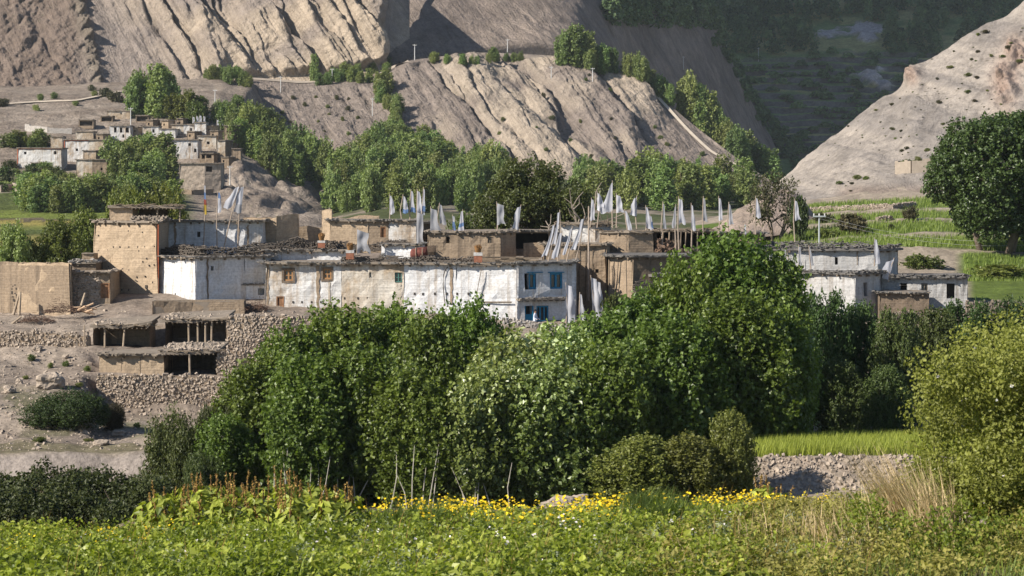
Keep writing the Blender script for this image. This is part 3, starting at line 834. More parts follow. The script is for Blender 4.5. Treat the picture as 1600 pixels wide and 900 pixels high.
# far poplars
for sd in range(6):
    g = np.random.default_rng(240 + sd)
    R = (2.3, 2.8, 3.4, 1.6, 2.6, 3.6)[sd]
    lb = lobes_plumes(g, 10.0, R, (5, 6, 8, 3, 6, 8)[sd], 0.95, hmin=(0.7, 0.55, 0.5, 0.8, 0.6, 0.45)[sd])
    proto('far', 340 + sd, 10.0, lb, dict(sprays=560, per=8, size=0.52, spray_len=1.2, spread=0.25, updir=0.8, aspect=1.3, hang=0.3), dict(stems=2, sub=0, nside=5), 0.16)
# low rounded bushes, far
for sd in range(3):
    g = np.random.default_rng(260 + sd)
    lb = np.array([[g.uniform(-1.5, 1.5), g.uniform(-1.2, 1.2), g.uniform(0.5, 1.4), g.uniform(0.7, 1.1), g.uniform(0.7, 1.1), g.uniform(0.6, 0.9)] for _ in range(9)])
    proto('bush', 360 + sd, 2.2, lb, dict(sprays=260, per=9, size=0.30, spray_len=0.5, spread=0.15, updir=0.5, zmin=0.05), dict(stems=2, sub=0, nside=4), 0.06)
# dark willow bushes, middle distance
for sd in range(3):
    g = np.random.default_rng(280 + sd)
    lb = np.array([[g.uniform(-1.9, 1.9), g.uniform(-1.7, 1.7), g.uniform(0.8, 2.6), g.uniform(0.8, 1.2), g.uniform(0.8, 1.2), g.uniform(0.8, 1.2)] for _ in range(16)])
    lb[:, 2] *= 1 - 0.22 * (np.hypot(lb[:, 0], lb[:, 1]) / 2.4) ** 2
    proto('willow', 380 + sd, 3.6, lb, dict(sprays=2000, per=14, size=0.17, spray_len=0.7, spread=0.13, updir=0.7, aspect=2.2, zmin=0.1), dict(stems=5, sub=1, nside=5), 0.07)
g = np.random.default_rng(291)
for sd in range(2):
    g = np.random.default_rng(291 + sd)
    lb = lobes_plumes(g, 8.0, 3.0, 9, 1.1, hmin=0.75)
    proto('tall_willow', 391 + sd, 8.0, lb, dict(sprays=2600, per=13, size=0.27, spray_len=0.9, spread=0.17, updir=0.6, aspect=1.8, zmin=0.1), dict(stems=4, sub=1, nside=5), 0.12)
# olive-green rounded trees behind the houses
for sd in range(3):
    g = np.random.default_rng(295 + sd)
    lb = lobes_plumes(g, 7.0, 3.0, 8, 1.0, hmin=0.6)
    proto('olive', 395 + sd, 7.0, lb, dict(sprays=1100, per=13, size=0.28, spray_len=0.8, spread=0.2, updir=0.4, aspect=1.4, zmin=0.2), dict(stems=3, sub=2, nside=5), 0.12)
# big walnut: a broad dome on a short forked trunk
g = np.random.default_rng(401)
lb = []
for k in range(100):
    a = g.uniform(0, 6.28); e = np.arccos(g.uniform(-0.97, 1.0)); rr = g.uniform(0.68, 0.95)
    lb.append([6.4 * rr * math.sin(e) * math.cos(a), 5.5 * rr * math.sin(e) * math.sin(a), 7.8 + 6.8 * rr * math.cos(e), *(g.uniform(1.3, 2.0, 3))])
lb = np.array(lb)
proto('walnut', 402, 15.5, lb, dict(sprays=8200, per=14, size=0.33, spray_len=0.9, spread=0.22, updir=0.25, up=0.5, aspect=1.4, hang=0.6, centre=(0, 0, 7), zmin=0.8), dict(stems=3, sub=2, zsplit=0.16, nside=8), 0.5)
# old leafy tree behind the roofs
g = np.random.default_rng(411)
lb = []
for k in range(80):
    x = g.uniform(-5.4, 5.0); z = g.uniform(2.0, 10.6)
    if z > 11.2 - 0.16 * (x + 0.6) ** 2 - max(0, x) * 0.25: continue
    lb.append([x, g.uniform(-2.5, 2.5), z, *(g.uniform(0.9, 1.5, 3))])
lb = np.array(lb)
proto('old_tree', 412, 12.0, lb, dict(sprays=4600, per=13, size=0.26, spray_len=0.9, spread=0.22, updir=0.4, up=0.4, aspect=1.4, hang=0.5), dict(stems=3, sub=2, zsplit=0.2, nside=6), 0.3)
# thin thorny tree
g = np.random.default_rng(421)
lb = np.array([[g.uniform(-2.3, 2.3), g.uniform(-1.5, 1.5), g.uniform(1.6, 4.4), *(g.uniform(0.45, 0.8, 3))] for k in range(17)])
lb[:, 2] -= 0.18 * lb[:, 0] ** 2
proto('thorn', 422, 5.0, lb, dict(sprays=420, per=9, size=0.2, spray_len=0.6, spread=0.14, updir=0.3, aspect=1.8), dict(stems=4, sub=3, zsplit=0.12, nside=5), 0.16)

def tree(name, kind, loc, h, w, label, group=None, var=None, rz=None, leaf=None, bark=None, cat='tree', sy=None):
    """one tree: an Empty at its foot with a trunk and a crown; h height and w half-width in metres"""
    pr = PROTO[kind]
    cm, tm, H, R = pr[(var if var is not None else int(rng.integers(len(pr)))) % len(pr)]
    e = empty(name, loc, label, cat, group)
    e.rotation_euler = (0, 0, float(rng.uniform(0, 6.28)) if rz is None else rz)
    s = w / R
    e.scale = (s, sy if sy else s, h / H)
    lf = LEAF[leaf or kind if (leaf or kind) in LEAF else 'far']
    for nm, me, mt in (('trunk', tm, bark or m_bark), ('crown', cm, lf)):
        if not me.materials: me.materials.append(mt)
        o = bpy.data.objects.new(nm, me); COL.objects.link(o); o.parent = e
        if me.materials[0] != mt:
            o.material_slots[0].link = 'OBJECT'; o.material_slots[0].material = mt
    return e
def tree_px(name, kind, px, top, base, Y, hw, label, group=None, **kw):
    """a tree given by its column, rows of top and foot, distance and half-width in pixels"""
    p = at(px, base, Y)
    return tree(name, kind, p, (base - top) / F * Y, hw / F * Y, label, group, **kw)

def ground_hit(px, py, sheets):
    best = None
    for s in sheets:
        if not (s.px[0] <= px <= s.px[-1]): continue
        p = s.hit(px, py)
        r = HY - F * p[2] / p[1]
        if abs(r - py) > 1.5: continue
        if best is None or p[1] < best[1]: best = p
    if best is None:
        s = sheets[0]; best = s.hit(px, py)
    return best
# ------------------------------------------------------------------ trees, placed
def hill_tree(name, kind, px, top, Y, hw, label, group=None, sheet=None, **kw):
    p = (sheet or HILL).atY(px, Y); p[2] -= 0.1
    h = -(top - HY) / F * Y - p[2]
    return tree(name, kind, p, h, hw / F * Y, label, group, **kw)
GROVE = 'poplars of the grove below the village'
gl = [  # column, top row, distance, half-width, kind, label
    (352, 648, 118, 46, 'poplar', 'low poplar at the end of the grove beside the dark willow'),
    (397, 560, 122, 56, 'poplar', 'poplar in front of the stone terrace wall, end of the tall row'),
    (452, 512, 125, 62, 'poplar', 'tall poplar below the small brown door of the white house'),
    (532, 484, 128, 66, 'poplar', 'tall poplar under the second brown window of the white house'),
    (612, 477, 130, 62, 'poplar', 'tall poplar under the green window of the white house'),
    (664, 492, 127, 54, 'poplar', 'poplar wedged between two taller ones below the white wall'),
    (728, 473, 131, 62, 'poplar', 'tall poplar hiding the foot of the long white wall'),
    (480, 560, 117, 62, 'poplar', 'shorter poplar with pale stems at the front of the grove'),
    (566, 540, 118, 66, 'poplar', 'front poplar with bare white stems above the dock plants'),
    (648, 575, 116, 60, 'poplar', 'short front poplar with thin upright stems over the yellow flowers'),
    (800, 524, 119, 84, 'pale_poplar', 'silvery poplar with pale glittering leaves in mid grove'),
    (872, 512, 122, 70, 'pale_poplar', 'pale-leaved poplar just below the blue-windowed house'),
    (940, 492, 125, 70, 'poplar', 'poplar whose top touches the foot of the hanging white flags'),
    (1008, 462, 128, 66, 'poplar', 'poplar climbing in front of the brown mud house'),
    (1070, 410, 130, 62, 'poplar', 'high poplar shoulder of the tallest tree'),
    (1135, 372, 132, 80, 'poplar', 'tallest poplar of the grove, rising above the roofs'),
    (1205, 398, 132, 62, 'poplar', 'tall poplar on the shaded flank of the tallest one'),
    (1226, 486, 126, 46, 'poplar', 'poplar at the end of the grove next to the dark trees'),
    (762, 572, 116, 66, 'pale_poplar', 'lower pale poplar in front of the silvery one'),
    (850, 560, 117, 70, 'pale_poplar', 'pale-tipped poplar above the bare boulders'),
    (945, 540, 118, 66, 'poplar', 'front poplar behind the yellowish bushes'),
    (1045, 490, 121, 70, 'poplar', 'front poplar beneath the tallest crown'),
    (1155, 455, 124, 74, 'poplar', 'front poplar beside the little barley field')]
for i, (px, top, Y, hw, kd, lb_) in enumerate(gl):
    e_ = hill_tree('poplar_tree', kd, px, top, Y, hw * 1.55, lb_, GROVE, var=i, bark=m_bark_pale)
    if px in (480, 566, 648, 532, 762):                       # bare pale stems leaning out under the crown
        gg = np.random.default_rng(px)
        inv = Matrix.LocRotScale(e_.location, e_.rotation_euler, e_.scale).inverted()
        for k in range(6):
            xx = px + gg.normal(0, 30); p0 = HILL.atY(xx, Y - gg.uniform(2.2, 2.9)); tp = p0 + np.array([gg.normal(0, .5), gg.normal(0.5, .2), gg.uniform(1.6, 3.4)])
            mb = MB(); mb.tube([p0 - [0, 0, .2], (p0 + tp) / 2 + gg.normal(0, .08, 3), tp], [.034, .026, .012], 6)
            s_ = mb.build('stem', m_bark_pale, None, loc=p0)
            M0 = Matrix.Translation(s_.location); s_.parent = e_; s_.matrix_parent_inverse = inv; ORG.pop(s_.name, None)
for px, top, Y, hw, lb_ in ((1000, 682, 106, 84, 'yellowish poplar bush standing in front of the grove'),
                            (1080, 680, 106, 74, 'leafy poplar bush between two others at the grove front'),
                            (1142, 646, 107, 46, 'upright poplar bush beside the stony bank')):
    hill_tree('poplar_bush', 'poplar', px, top, Y, hw, lb_, 'young poplar bushes at the grove front', bark=m_bark_pale, cat='bush', leaf='olive')
for i, (px, top, Y, hw, lb_) in enumerate((
        (1285, 452, 140, 58, 'dark shaded tree touching the tallest poplar'), (1345, 468, 142, 55, 'dark shaded tree below the white corner house'),
        (1400, 480, 140, 52, 'dark tree in front of the low mud house'), (1458, 478, 146, 62, 'dark low tree in the dip of the shaded row'),
        (1515, 468, 150, 62, 'dark rounded tree under the flat-roofed end house'), (1580, 462, 150, 60, 'dark tree at the far end of the shaded row'),
        (1660, 470, 150, 60, 'dark tree half outside the shaded row'), (1750, 470, 150, 66, 'dark tree beyond the end of the shaded row'), (1850, 475, 151, 66, 'last dark tree beyond the shaded row'),
        (1310, 560, 132, 55, 'dark tree standing over the barley field'), (1385, 570, 131, 50, 'dark tree behind the bright bush and the field'))):
    hill_tree('dark_tree', 'tall_willow', px, top, Y, hw, lb_, 'dark shaded trees below the end houses', leaf='willow', var=i)
hill_tree('willow_bush', 'willow', 104, 606, 137, 66, 'rounded dark willow bush alone on the rubble slope', cat='bush')
hill_tree('thorn_bush', 'willow', 176, 626, 139, 22, 'small brown thorny bush by the stone wall foot', cat='bush', leaf='thorn')
hill_tree('willow_tree', 'willow', 285, 632, 119, 66, 'dark willow leaning toward the dirt bank', 'dark willows beside the grove', var=1)
hill_tree('willow_tree', 'willow', 335, 626, 121, 50, 'dark willow tucked against the first poplars', 'dark willows beside the grove', var=2)
hill_tree('willow_tree', 'willow', 318, 700, 112, 40, 'low willow shoot at the foot of the dark pair', 'dark willows beside the grove', var=0)
for px, py, w_, h_, lb_ in ((48, 563, .35, .5, 'round green tuft near the edge of the rubble slope'), (78, 575, .25, .4, 'small green tuft above the big boulder'), (103, 572, .3, .45, 'green tuft between boulder and lower shed'), (137, 580, .3, .4, 'green tuft beside the mud-walled shed'), (112, 535, .35, .4, 'green tuft on the crumbling terrace edge'),
        (40, 592, .3, .3, 'low yellow-green tuft by the pale boulders'), (125, 604, .35, .35, 'yellow-green tuft above the willow bush'), (340, 553, .3, .4, 'green tuft on the edge of the lower shed roof'), (215, 668, .3, .4, 'tuft at the foot of the broad stone wall'), (60, 690, .5, .3, 'flat weed patch on top of the dirt bank'), (140, 690, .4, .25, 'second flat weed patch on the dirt bank')):
    p = HILL.hit(px, py); p[2] -= .05
    tree('green_tuft', 'bush', p, h_, w_, lb_, 'green tufts on the rubble slope', leaf='olive', cat='shrub')
# hedge of dark scrub below the dirt bank
g = np.random.default_rng(431)
lb = []
for k in range(170):
    px = g.uniform(-160, 275); Y = g.uniform(103, 112)
    p = HILL.atY(px, Y)
    hh = 2.25 * (1 - 0.3 * sstep(240, 285, px)) * (0.92 + 0.14 * g.uniform())
    lb.append([p[0], p[1], p[2] + g.uniform(0.2, 0.75) * hh, *(g.uniform(0.6, 0.9, 3))])
V, Q, var = crown_np(np.random.default_rng(432), lb, 7500, 11, 0.19, 0.5, 0.13, 0.6, aspect=1.8)
hr = HILL.atY(60, 108)
he = empty('hedge', hr, 'long dark scrubby hedge below the dirt bank', 'hedge')
o = obj_np('foliage', V, Q, LEAF['willow'], he, fcol=var, kind='stuff')
mb = MB()
for k in range(60):
    px = g.uniform(-150, 270); p = HILL.atY(px, g.uniform(105, 112))
    mb.tube([p - np.array([0, 0, .3]), p + np.array([g.normal(0, .2), g.normal(0, .2), 0.8]), p + np.array([g.normal(0, .5), g.normal(0, .4), 1.8])], [0.05, 0.035, 0.01], 4)
mb.build('stems', m_bark, he, kind='stuff')

# big trees among and behind the houses
hill_tree('walnut_tree', 'walnut', 1556, 166, 236, 122, 'huge dark round-crowned tree above the end house', sheet=TERR, var=0, rz=0.4)
hill_tree('old_tree', 'old_tree', 842, 236, 224, 92, 'broad old green tree rising behind the middle roofs', var=0, rz=0.0, leaf='old')
hill_tree('thorn_tree', 'thorn', 1212, 264, 262, 46, 'thin bushy thorn tree with bare lower boughs on the rock', sheet=TERR, rz=0.3)
hill_tree('dark_bush', 'bush', 1245, 312, 255, 22, 'dark bush at the foot of the thorn tree', sheet=TERR, leaf='willow', cat='bush')
for px, top, Y, hw, lf, lb_ in ((20, 345, 214, 44, 'far', 'grey-green tree behind the end of the mud wall'), (92, 338, 216, 50, 'olive', 'olive-green tree behind the tan mud wall'),
        (135, 322, 222, 40, 'olive', 'taller olive-green tree beside the tan tower'), (-45, 330, 216, 50, 'olive', 'tree beyond the end of the mud wall'),
        (200, 292, 230, 52, 'olive', 'yellow-green tree behind the tower rooftop room'), (258, 286, 232, 48, 'olive', 'bright yellow-green tree behind the open loggia')):
    hill_tree('leafy_tree', 'olive', px, top, Y, hw, lb_, 'leafy trees behind the tower house', leaf=lf)
hill_tree('leafy_tree', 'olive', 720, 330, 224, 30, 'small light-green tree beside the old tree')
hill_tree('dark_bush', 'bush', 962, 455, 176, 24, 'dark bush growing below the hanging flags', leaf='willow', cat='bush')

def wood(n, poly, hr, wr, sheets, name, label, group, seed, leafs=('far',), kind='far', gap=0.0, cat='tree'):
    """n trees with feet inside an image polygon, spread evenly"""
    g = np.random.default_rng(seed)
    poly = np.array(poly, float)
    x0, y0 = poly.min(0); x1, y1 = poly.max(0)
    def inside(p):
        c = False
        for a, b in zip(poly, np.roll(poly, -1, 0)):
            if (a[1] > p[1]) != (b[1] > p[1]) and p[0] < (b[0] - a[0]) * (p[1] - a[1]) / (b[1] - a[1]) + a[0]: c = not c
        return c
    pts = []; tries = 0
    while len(pts) < n and tries < n * 400:
        tries += 1
        best = None
        for q in range(6):
            p = np.array([g.uniform(x0, x1), g.uniform(y0, y1)])
            if not inside(p): continue
            d = min([np.hypot((p[0] - r[0]), 2.2 * (p[1] - r[1])) for r in pts] + [1e9])
            if best is None or d > best[0]: best = (d, p)
        if best is None: continue
        pts.append(best[1])
    hs = [g.uniform(*hr) for p in pts]
    special = {}
    if n >= 6 and hr[1] > 2.5:
        tall = int(np.argmax(hs)); hs[tall] *= 1.12
        special[int(np.argmin([p[0] for p in pts]))] = 'leftmost ' + label; special[int(np.argmax([p[0] for p in pts]))] = 'rightmost ' + label; special[tall] = 'tallest ' + label
    for i_, p in enumerate(pts):
        q = ground_hit(p[0], p[1], sheets); q[2] -= 0.3
        tree(name, kind, q, hs[i_], hs[i_] * g.uniform(*wr), special.get(i_, 'inner ' + label if special else label), group, leaf=leafs[int(g.integers(len(leafs)))], cat=cat)
ALLS = [LHILL, VALLEY, SPUR, SCREE]
wood(26, [(335, 225), (420, 215), (475, 255), (500, 300), (440, 290), (380, 235)], (7, 12), (0.28, 0.42), ALLS, 'poplar_tree', 'poplar in the dense wood descending beside the far village', 'poplars beside the far village', 501)
wood(46, [(470, 270), (560, 268), (640, 262), (720, 300), (760, 335), (500, 335)], (8, 14), (0.24, 0.38), ALLS, 'poplar_tree', 'poplar in the valley wood behind the left-hand roofs', 'poplars of the valley wood', 502)
wood(14, [(560, 240), (620, 236), (690, 250), (690, 262), (580, 258)], (8, 11), (0.36, 0.48), ALLS, 'poplar_tree', 'poplar at the upper edge of the valley wood', 'poplars at the upper edge of the valley wood', 503)
wood(14, [(700, 285), (780, 290), (790, 310), (700, 300)], (9, 13), (0.24, 0.34), ALLS, 'poplar_tree', 'slender poplar in the stand above the small pale clearing', 'poplars above the clearing', 504)
wood(34, [(900, 300), (1000, 298), (1100, 302), (1170, 308), (1165, 330), (920, 332)], (8, 13), (0.32, 0.46), ALLS, 'poplar_tree', 'poplar in the wood below the gullied slope, behind the white flags', 'poplars behind the white flags', 505)
wood(12, [(588, 135), (606, 140), (640, 215), (625, 225), (600, 180)], (5.5, 9), (0.26, 0.4), ALLS, 'poplar_tree', 'poplar growing down the ravine of the gullied slope', 'poplars in the ravine', 506)
wood(10, [(600, 225), (660, 222), (700, 236), (640, 244)], (6, 9), (0.26, 0.4), ALLS, 'poplar_tree', 'poplar where the ravine opens into the valley', 'poplars at the mouth of the ravine', 507)
wood(14, [(480, 128), (600, 118), (620, 104), (590, 132), (500, 134)], (4, 6.5), (0.35, 0.5), ALLS, 'poplar_tree', 'tree on the ledge below the eroded cliff', 'trees on the ledge below the cliff', 508)
tree('poplar_tree', 'far', ground_hit(491, 128, ALLS), 10, 2.2, 'single upright poplar against the foot of the cliff', var=3, leaf='far')
tree('poplar_tree', 'far', ground_hit(597, 112, ALLS), 8.0, 4.6, 'round tree in front of the white roadside shrine', var=5, leaf='olive')
wood(12, [(655, 96), (730, 98), (800, 92), (830, 96), (720, 104)], (2.5, 5), (0.35, 0.55), ALLS, 'small_tree', 'small tree along the crest track above the gullied slope', 'small trees on the crest', 509)
wood(20, [(840, 96), (900, 94), (960, 112), (1000, 128), (960, 118), (860, 98)], (6, 13), (0.26, 0.38), ALLS, 'poplar_tree', 'poplar on the crest where the slope meets the shaded valley', 'poplars on the shaded crest', 510)
wood(7, [(1000, 128), (1030, 146), (1050, 166), (1010, 140)], (5, 8), (0.3, 0.45), ALLS, 'poplar_tree', 'poplar lower on the crest above the footpath', 'poplars above the footpath', 511)
def crest_trees(n, x0, x1, Y, hr, wr, top, label, group, seed):
    g = np.random.default_rng(seed)
    for k in range(n):
        px = x0 + (x1 - x0) * (k + g.uniform(0, 1)) / n; y = Y + g.uniform(-8, 14)
        p = SPUR.atY(px, y); p[2] -= .4
        h = np.interp(px, *top) * g.uniform(*hr)
        lb_ = 'leftmost ' + label if k == 0 else 'rightmost ' + label if k == n - 1 else 'inner ' + label
        tree('poplar_tree', 'far', p, h, h * g.uniform(*wr), lb_, group, leaf='far')
crest_trees(18, 1072, 1148, 806, (.75, 1.1), (.24, .34), ([1070, 1100, 1130, 1150], [17, 21, 18, 13]), 'sunlit poplar in the tall clump beyond the footpath', 'sunlit poplar clump beyond the footpath', 512)
crest_trees(16, 1150, 1218, 788, (.7, 1.1), (.26, .4), ([1150, 1185, 1218], [15, 16, 12]), 'sunlit poplar at the narrow mouth of the shaded valley', 'sunlit poplars at the valley mouth', 513)
wood(8, [(200, 175), (260, 172), (300, 180), (230, 186)], (9, 15), (0.28, 0.36), ALLS, 'poplar_tree', 'poplar in the clump above the far village', 'poplars above the far village', 514)
wood(6, [(265, 185), (320, 190), (300, 196)], (6, 9), (0.35, 0.45), ALLS, 'leafy_tree', 'rounded tree just behind the far village roofs', 'trees behind the far village roofs', 515, leafs=('far', 'olive'))
wood(14, [(325, 188), (372, 186), (420, 215), (380, 225), (340, 200)], (7, 10), (0.3, 0.4), ALLS, 'poplar_tree', 'poplar crowding the corner of the far village', 'poplars at the corner of the far village', 516)
wood(9, [(300, 122), (380, 118), (390, 140), (330, 128)], (4, 6.5), (0.3, 0.5), ALLS, 'small_tree', 'small tree by the track above the far village', 'small trees by the track', 517)
wood(12, [(170, 268), (235, 262), (270, 285), (240, 300), (180, 290)], (8, 12), (0.3, 0.42), ALLS, 'poplar_tree', 'poplar in the middle of the far village', 'poplars inside the far village', 518)
wood(24, [(30, 320), (130, 312), (260, 318), (290, 330), (60, 334)], (6, 9), (0.36, 0.5), ALLS, 'leafy_tree', 'tree in the belt of trees below the far village', 'trees below the far village', 519)
wood(7, [(8, 226), (70, 226), (70, 232), (8, 232)], (3.5, 5), (0.5, 0.8), ALLS, 'leafy_tree', 'rounded tree beside the lowest white house of the far village', 'trees beside the lowest far house', 520, leafs=('far', 'olive'))
wood(16, [(0, 262), (90, 262), (110, 282), (0, 300)], (1.6, 2.8), (0.8, 1.3), ALLS, 'bush', 'bush on the green terraces under the far village', 'bushes under the far village', 521, kind='bush', leafs=('far', 'willow'), cat='bush')
wood(10, [(0, 152), (160, 140), (240, 170), (0, 180)], (1.5, 3.2), (0.6, 1.0), [CLIFF, LHILL], 'bush', 'bush at the foot of the brown slope', 'bushes at the foot of the brown slope', 522, kind='bush', leafs=('far', 'thorn'), cat='bush')
wood(20, [(660, 230), (900, 110), (1150, 262), (1000, 262)], (0.8, 2.0), (0.5, 0.9), [SPUR], 'low_shrub', 'low shrub dotted on the gullied slope', 'shrubs on the gullied slope', 523, kind='bush', leafs=('olive', 'thorn'), cat='shrub')
wood(16, [(420, 150), (570, 150), (560, 215), (470, 215)], (0.8, 1.8), (0.5, 0.9), [SPUR, LHILL], 'low_shrub', 'low shrub on the stony slope below the cliff ledge', 'shrubs below the cliff ledge', 524, kind='bush', leafs=('olive', 'thorn'), cat='shrub')
gs = np.random.default_rng(525)
cl = np.array([[1300, 262], [1345, 215], [1380, 190], [1420, 175], [1440, 220], [1470, 130], [1500, 100], [1515, 180], [1545, 70], [1560, 190], [1585, 60], [1590, 205], [1400, 245], [1330, 285]])
for k in range(120):
    c = cl[gs.integers(len(cl))] + gs.normal(0, 1, 2) * [26, 20]
    p = RHILL.hit(*c)
    if abs(HY - F * p[2] / p[1] - c[1]) > 2: continue
    h_ = .16 + .5 * gs.uniform() ** 3
    tree('low_shrub', 'bush', p, h_, h_ * gs.uniform(.8, 1.6), 'one of the tiny dark shrubs dotted over the pale scree hill', 'shrubs dotted on the scree hill', leaf=('thorn', 'olive')[k % 2], cat='shrub')
wood(14, [(1410, 258), (1500, 252), (1500, 256), (1410, 262)], (1.0, 1.6), (0.8, 1.1), [RHILL], 'bush', 'bush of the green row above the tan garden wall', 'bushes above the garden wall', 526, kind='bush', leafs=('olive', 'far'), cat='bush')
for px, py, hw, h, lf, lb_ in ((1325, 366, 36, 2.2, 'thorn', 'dark rounded bush sprawling over the terrace wall'), (1285, 348, 20, 1.4, 'thorn', 'dark bush on the second terrace field'),
        (1425, 344, 16, 1.8, 'thorn', 'dark bush beside the huge tree on the terrace'), (1392, 358, 6, 0.7, 'thorn', 'tiny dark bush alone in the terrace field'),
        (1440, 420, 40, 1.6, 'olive', 'low yellow-green bushes behind the end house roof'), (1550, 436, 60, 1.4, 'olive', 'low green bush in front of the huge tree'),
        (1290, 372, 26, 1.2, 'olive', 'low light-green bush behind the dark slate roof')):
    p = ground_hit(px, py, [TERR, HILL]); p[2] -= 0.1
    tree('bush', 'bush', p, h, hw / F * p[1], lb_, leaf=lf, cat='bush')

# far shaded forest: reads as one mass
g = np.random.default_rng(541)
Vs, Qs, Fs = [], [], []; n0 = 0
def far_crown(p, h, r, var0):
    global n0
    N = 130
    d = nrm(g.normal(0, 1, (N, 3))); d[:, 2] = np.abs(d[:, 2]) * 1.0
    t = g.uniform(0, 1, N)
    C = p + np.stack([r * (1 - 0.6 * t) * d[:, 0], r * (1 - 0.6 * t) * d[:, 1], h * (0.12 + 0.88 * t)], 1)
    V, Q = leaf_quads(C, d, 1.7, g, 0.4, 0.7, 0.7, 1.25, 0.2)
    Vs.append(V); Qs.append(Q + n0); n0 += len(V); Fs.append(np.clip(var0 + g.normal(0, 0.18, N), 0, 1))
for k in range(520):
    px = g.uniform(945, 1640); py = g.uniform(6, 88) * (1.0 if px > 1120 else 0.55)
    if 1275 < px < 1385 and py > 36: continue
    if px > 1480 and py > 75: continue
    q = ground_hit(px, py, [SCREE, FAR] if px < 1150 else [FAR]); far_crown(q, g.uniform(7, 14), g.uniform(2.6, 5), g.uniform(0.1, 0.7))
for k in range(60):
    t_ = k / 59; px = np.interp(t_, [0, .2, .55, 1], [1095, 1125, 1180, 1262]) + g.normal(0, 7); py = np.interp(t_, [0, .2, .55, 1], [25, 75, 165, 290]) + g.normal(0, 5)
    far_crown(ground_hit(px, py, [SCREE, FAR]), g.uniform(2, 6), g.uniform(2, 5), g.uniform(.2, .7))
for k in range(150):
    px = g.uniform(1160, 1440); py = g.uniform(84, 250)
    if abs(px - 1375) < 30 and abs(py - 130) < 18: continue
    q = ground_hit(px, py, [FAR]); far_crown(q, g.uniform(1.5, 4.5), g.uniform(2.5, 7), g.uniform(0.2, 0.8))
fo = obj_np('forest', np.concatenate(Vs), np.concatenate(Qs), leaf_mat('forest_leaves', (.045, .075, .03), (.14, .20, .08), .6, .2, 0, .2), fcol=np.concatenate(Fs), kind='stuff')
tag(fo, 'dark forest and scrub on the shaded slopes at the head of the valley', 'forest')
# ------------------------------------------------------------------ building materials
def wall_mat(name, base, base2, streak_col, streak=0.5, patch_col=None, patch=(0.52, 0.62), course=0.55, bump=0.5, patch_scale=0.35, pstretch=(1, 1, 0.6)):
    """rammed earth or limewash: lifts about half a metre high, rain streaks, worn patches"""
    m, nt, b = new_mat(name); k = NB(nt)
    p = k.pos()
    n_big = k.noise(k.pos((1, 1, 1)), 0.5, 4, 0.6)
    n_fine = k.noise(p, 5.5, 4, 0.7)
    col = k.ramp(n_big, [(0.3, base), (0.7, base2)])
    if patch_col is not None:
        np_ = k.noise(k.pos(pstretch), patch_scale, 6, 0.72)
        col = k.mix(k.ramp(np_, [(patch[0], 0.0), (patch[1], 1.0)]), col, patch_col)
    ns = k.noise(k.pos((2.6, 2.6, 0.12)), 1.0, 4, 0.65)
    ns2 = k.noise(k.pos((0.8, 0.8, 0.3)), 0.8, 3)
    sm = k.math('MULTIPLY', k.ramp(ns, [(0.48, 0.0), (0.66, 1.0)]), k.ramp(ns2, [(0.38, 0.1 * streak), (0.58, streak)]))
    col = k.mix(sm, col, streak_col)
    hl = k.noise(k.pos((0.35, 0.35, 9.0)), 1.0, 3, 0.6)            # horizontal lifts
    f = k.ramp(k.math('ADD', k.math('MULTIPLY', n_fine, 0.7), k.math('MULTIPLY', hl, 0.3)), [(0.32, 0.62), (0.6, 1.0)])
    col = k.mix(1.0, col, f, 'MULTIPLY')
    k.l(col, b.inputs['Base Color'])
    b.inputs['Roughness'].default_value = 0.92
    b.inputs['Specular IOR Level'].default_value = 0.15
    h = k.math('ADD', k.math('MULTIPLY', n_fine, 0.8), k.math('MULTIPLY', hl, 0.7))
    k.l(k.bump(h, bump, 0.12), b.inputs['Normal'])
    return m
m_tan = wall_mat('tan_mud', (0.44, 0.335, 0.23), (0.385, 0.29, 0.20), (0.30, 0.23, 0.165), 0.5)
m_mud = wall_mat('brown_mud', (0.33, 0.25, 0.175), (0.27, 0.205, 0.145), (0.17, 0.13, 0.095), 0.9)
m_mud_dark = wall_mat('dark_shade_mud', (0.20, 0.15, 0.11), (0.16, 0.125, 0.09), (0.09, 0.07, 0.05), 0.8)  # real dark mud and stains, and shade painted on some walls
m_white = wall_mat('limewash', (0.66, 0.66, 0.665), (0.57, 0.565, 0.57), (0.36, 0.29, 0.22), 0.7, (0.44, 0.38, 0.31), (0.57, 0.75))
m_white_worn = wall_mat('worn_limewash', (0.63, 0.62, 0.61), (0.55, 0.53, 0.50), (0.33, 0.25, 0.175), 0.9, (0.38, 0.29, 0.20), (0.50, 0.66))
m_white_mud = wall_mat('washed_off_limewash', (0.58, 0.54, 0.48), (0.48, 0.43, 0.365), (0.31, 0.24, 0.165), 0.9, (0.37, 0.285, 0.20), (0.40, 0.56))
m_white_grey = wall_mat('shade_grey_limewash', (0.46, 0.45, 0.44), (0.38, 0.37, 0.36), (0.24, 0.21, 0.18), 0.9, (0.34, 0.29, 0.235), (0.54, 0.72))  # limewash with the dimness of shaded walls put into its grey
m_roofmud = flat_mat('roof_mud', (0.20, 0.165, 0.13), 0.95, 0.3, 1.8, 0.5)
m_slate = flat_mat('roof_slate', (0.13, 0.12, 0.11), 0.8, 0.5, 3.0, 0.5)
m_stick = flat_mat('firewood', (0.105, 0.088, 0.073), 0.9, 0.6, 9.0, 0.3)
m_beam = flat_mat('roof_beam', (0.16, 0.125, 0.09), 0.9, 0.35, 3.0, 0.3)
m_post = flat_mat('bare_post', (0.30, 0.235, 0.17), 0.9, 0.3, 3.0, 0.3)
m_stone = flat_mat('rubble_stone', (0.30, 0.245, 0.195), 0.95, 0.4, 1.9, 0.6)
m_stone_grey = flat_mat('grey_stone', (0.34, 0.31, 0.28), 0.95, 0.35, 1.9, 0.6)
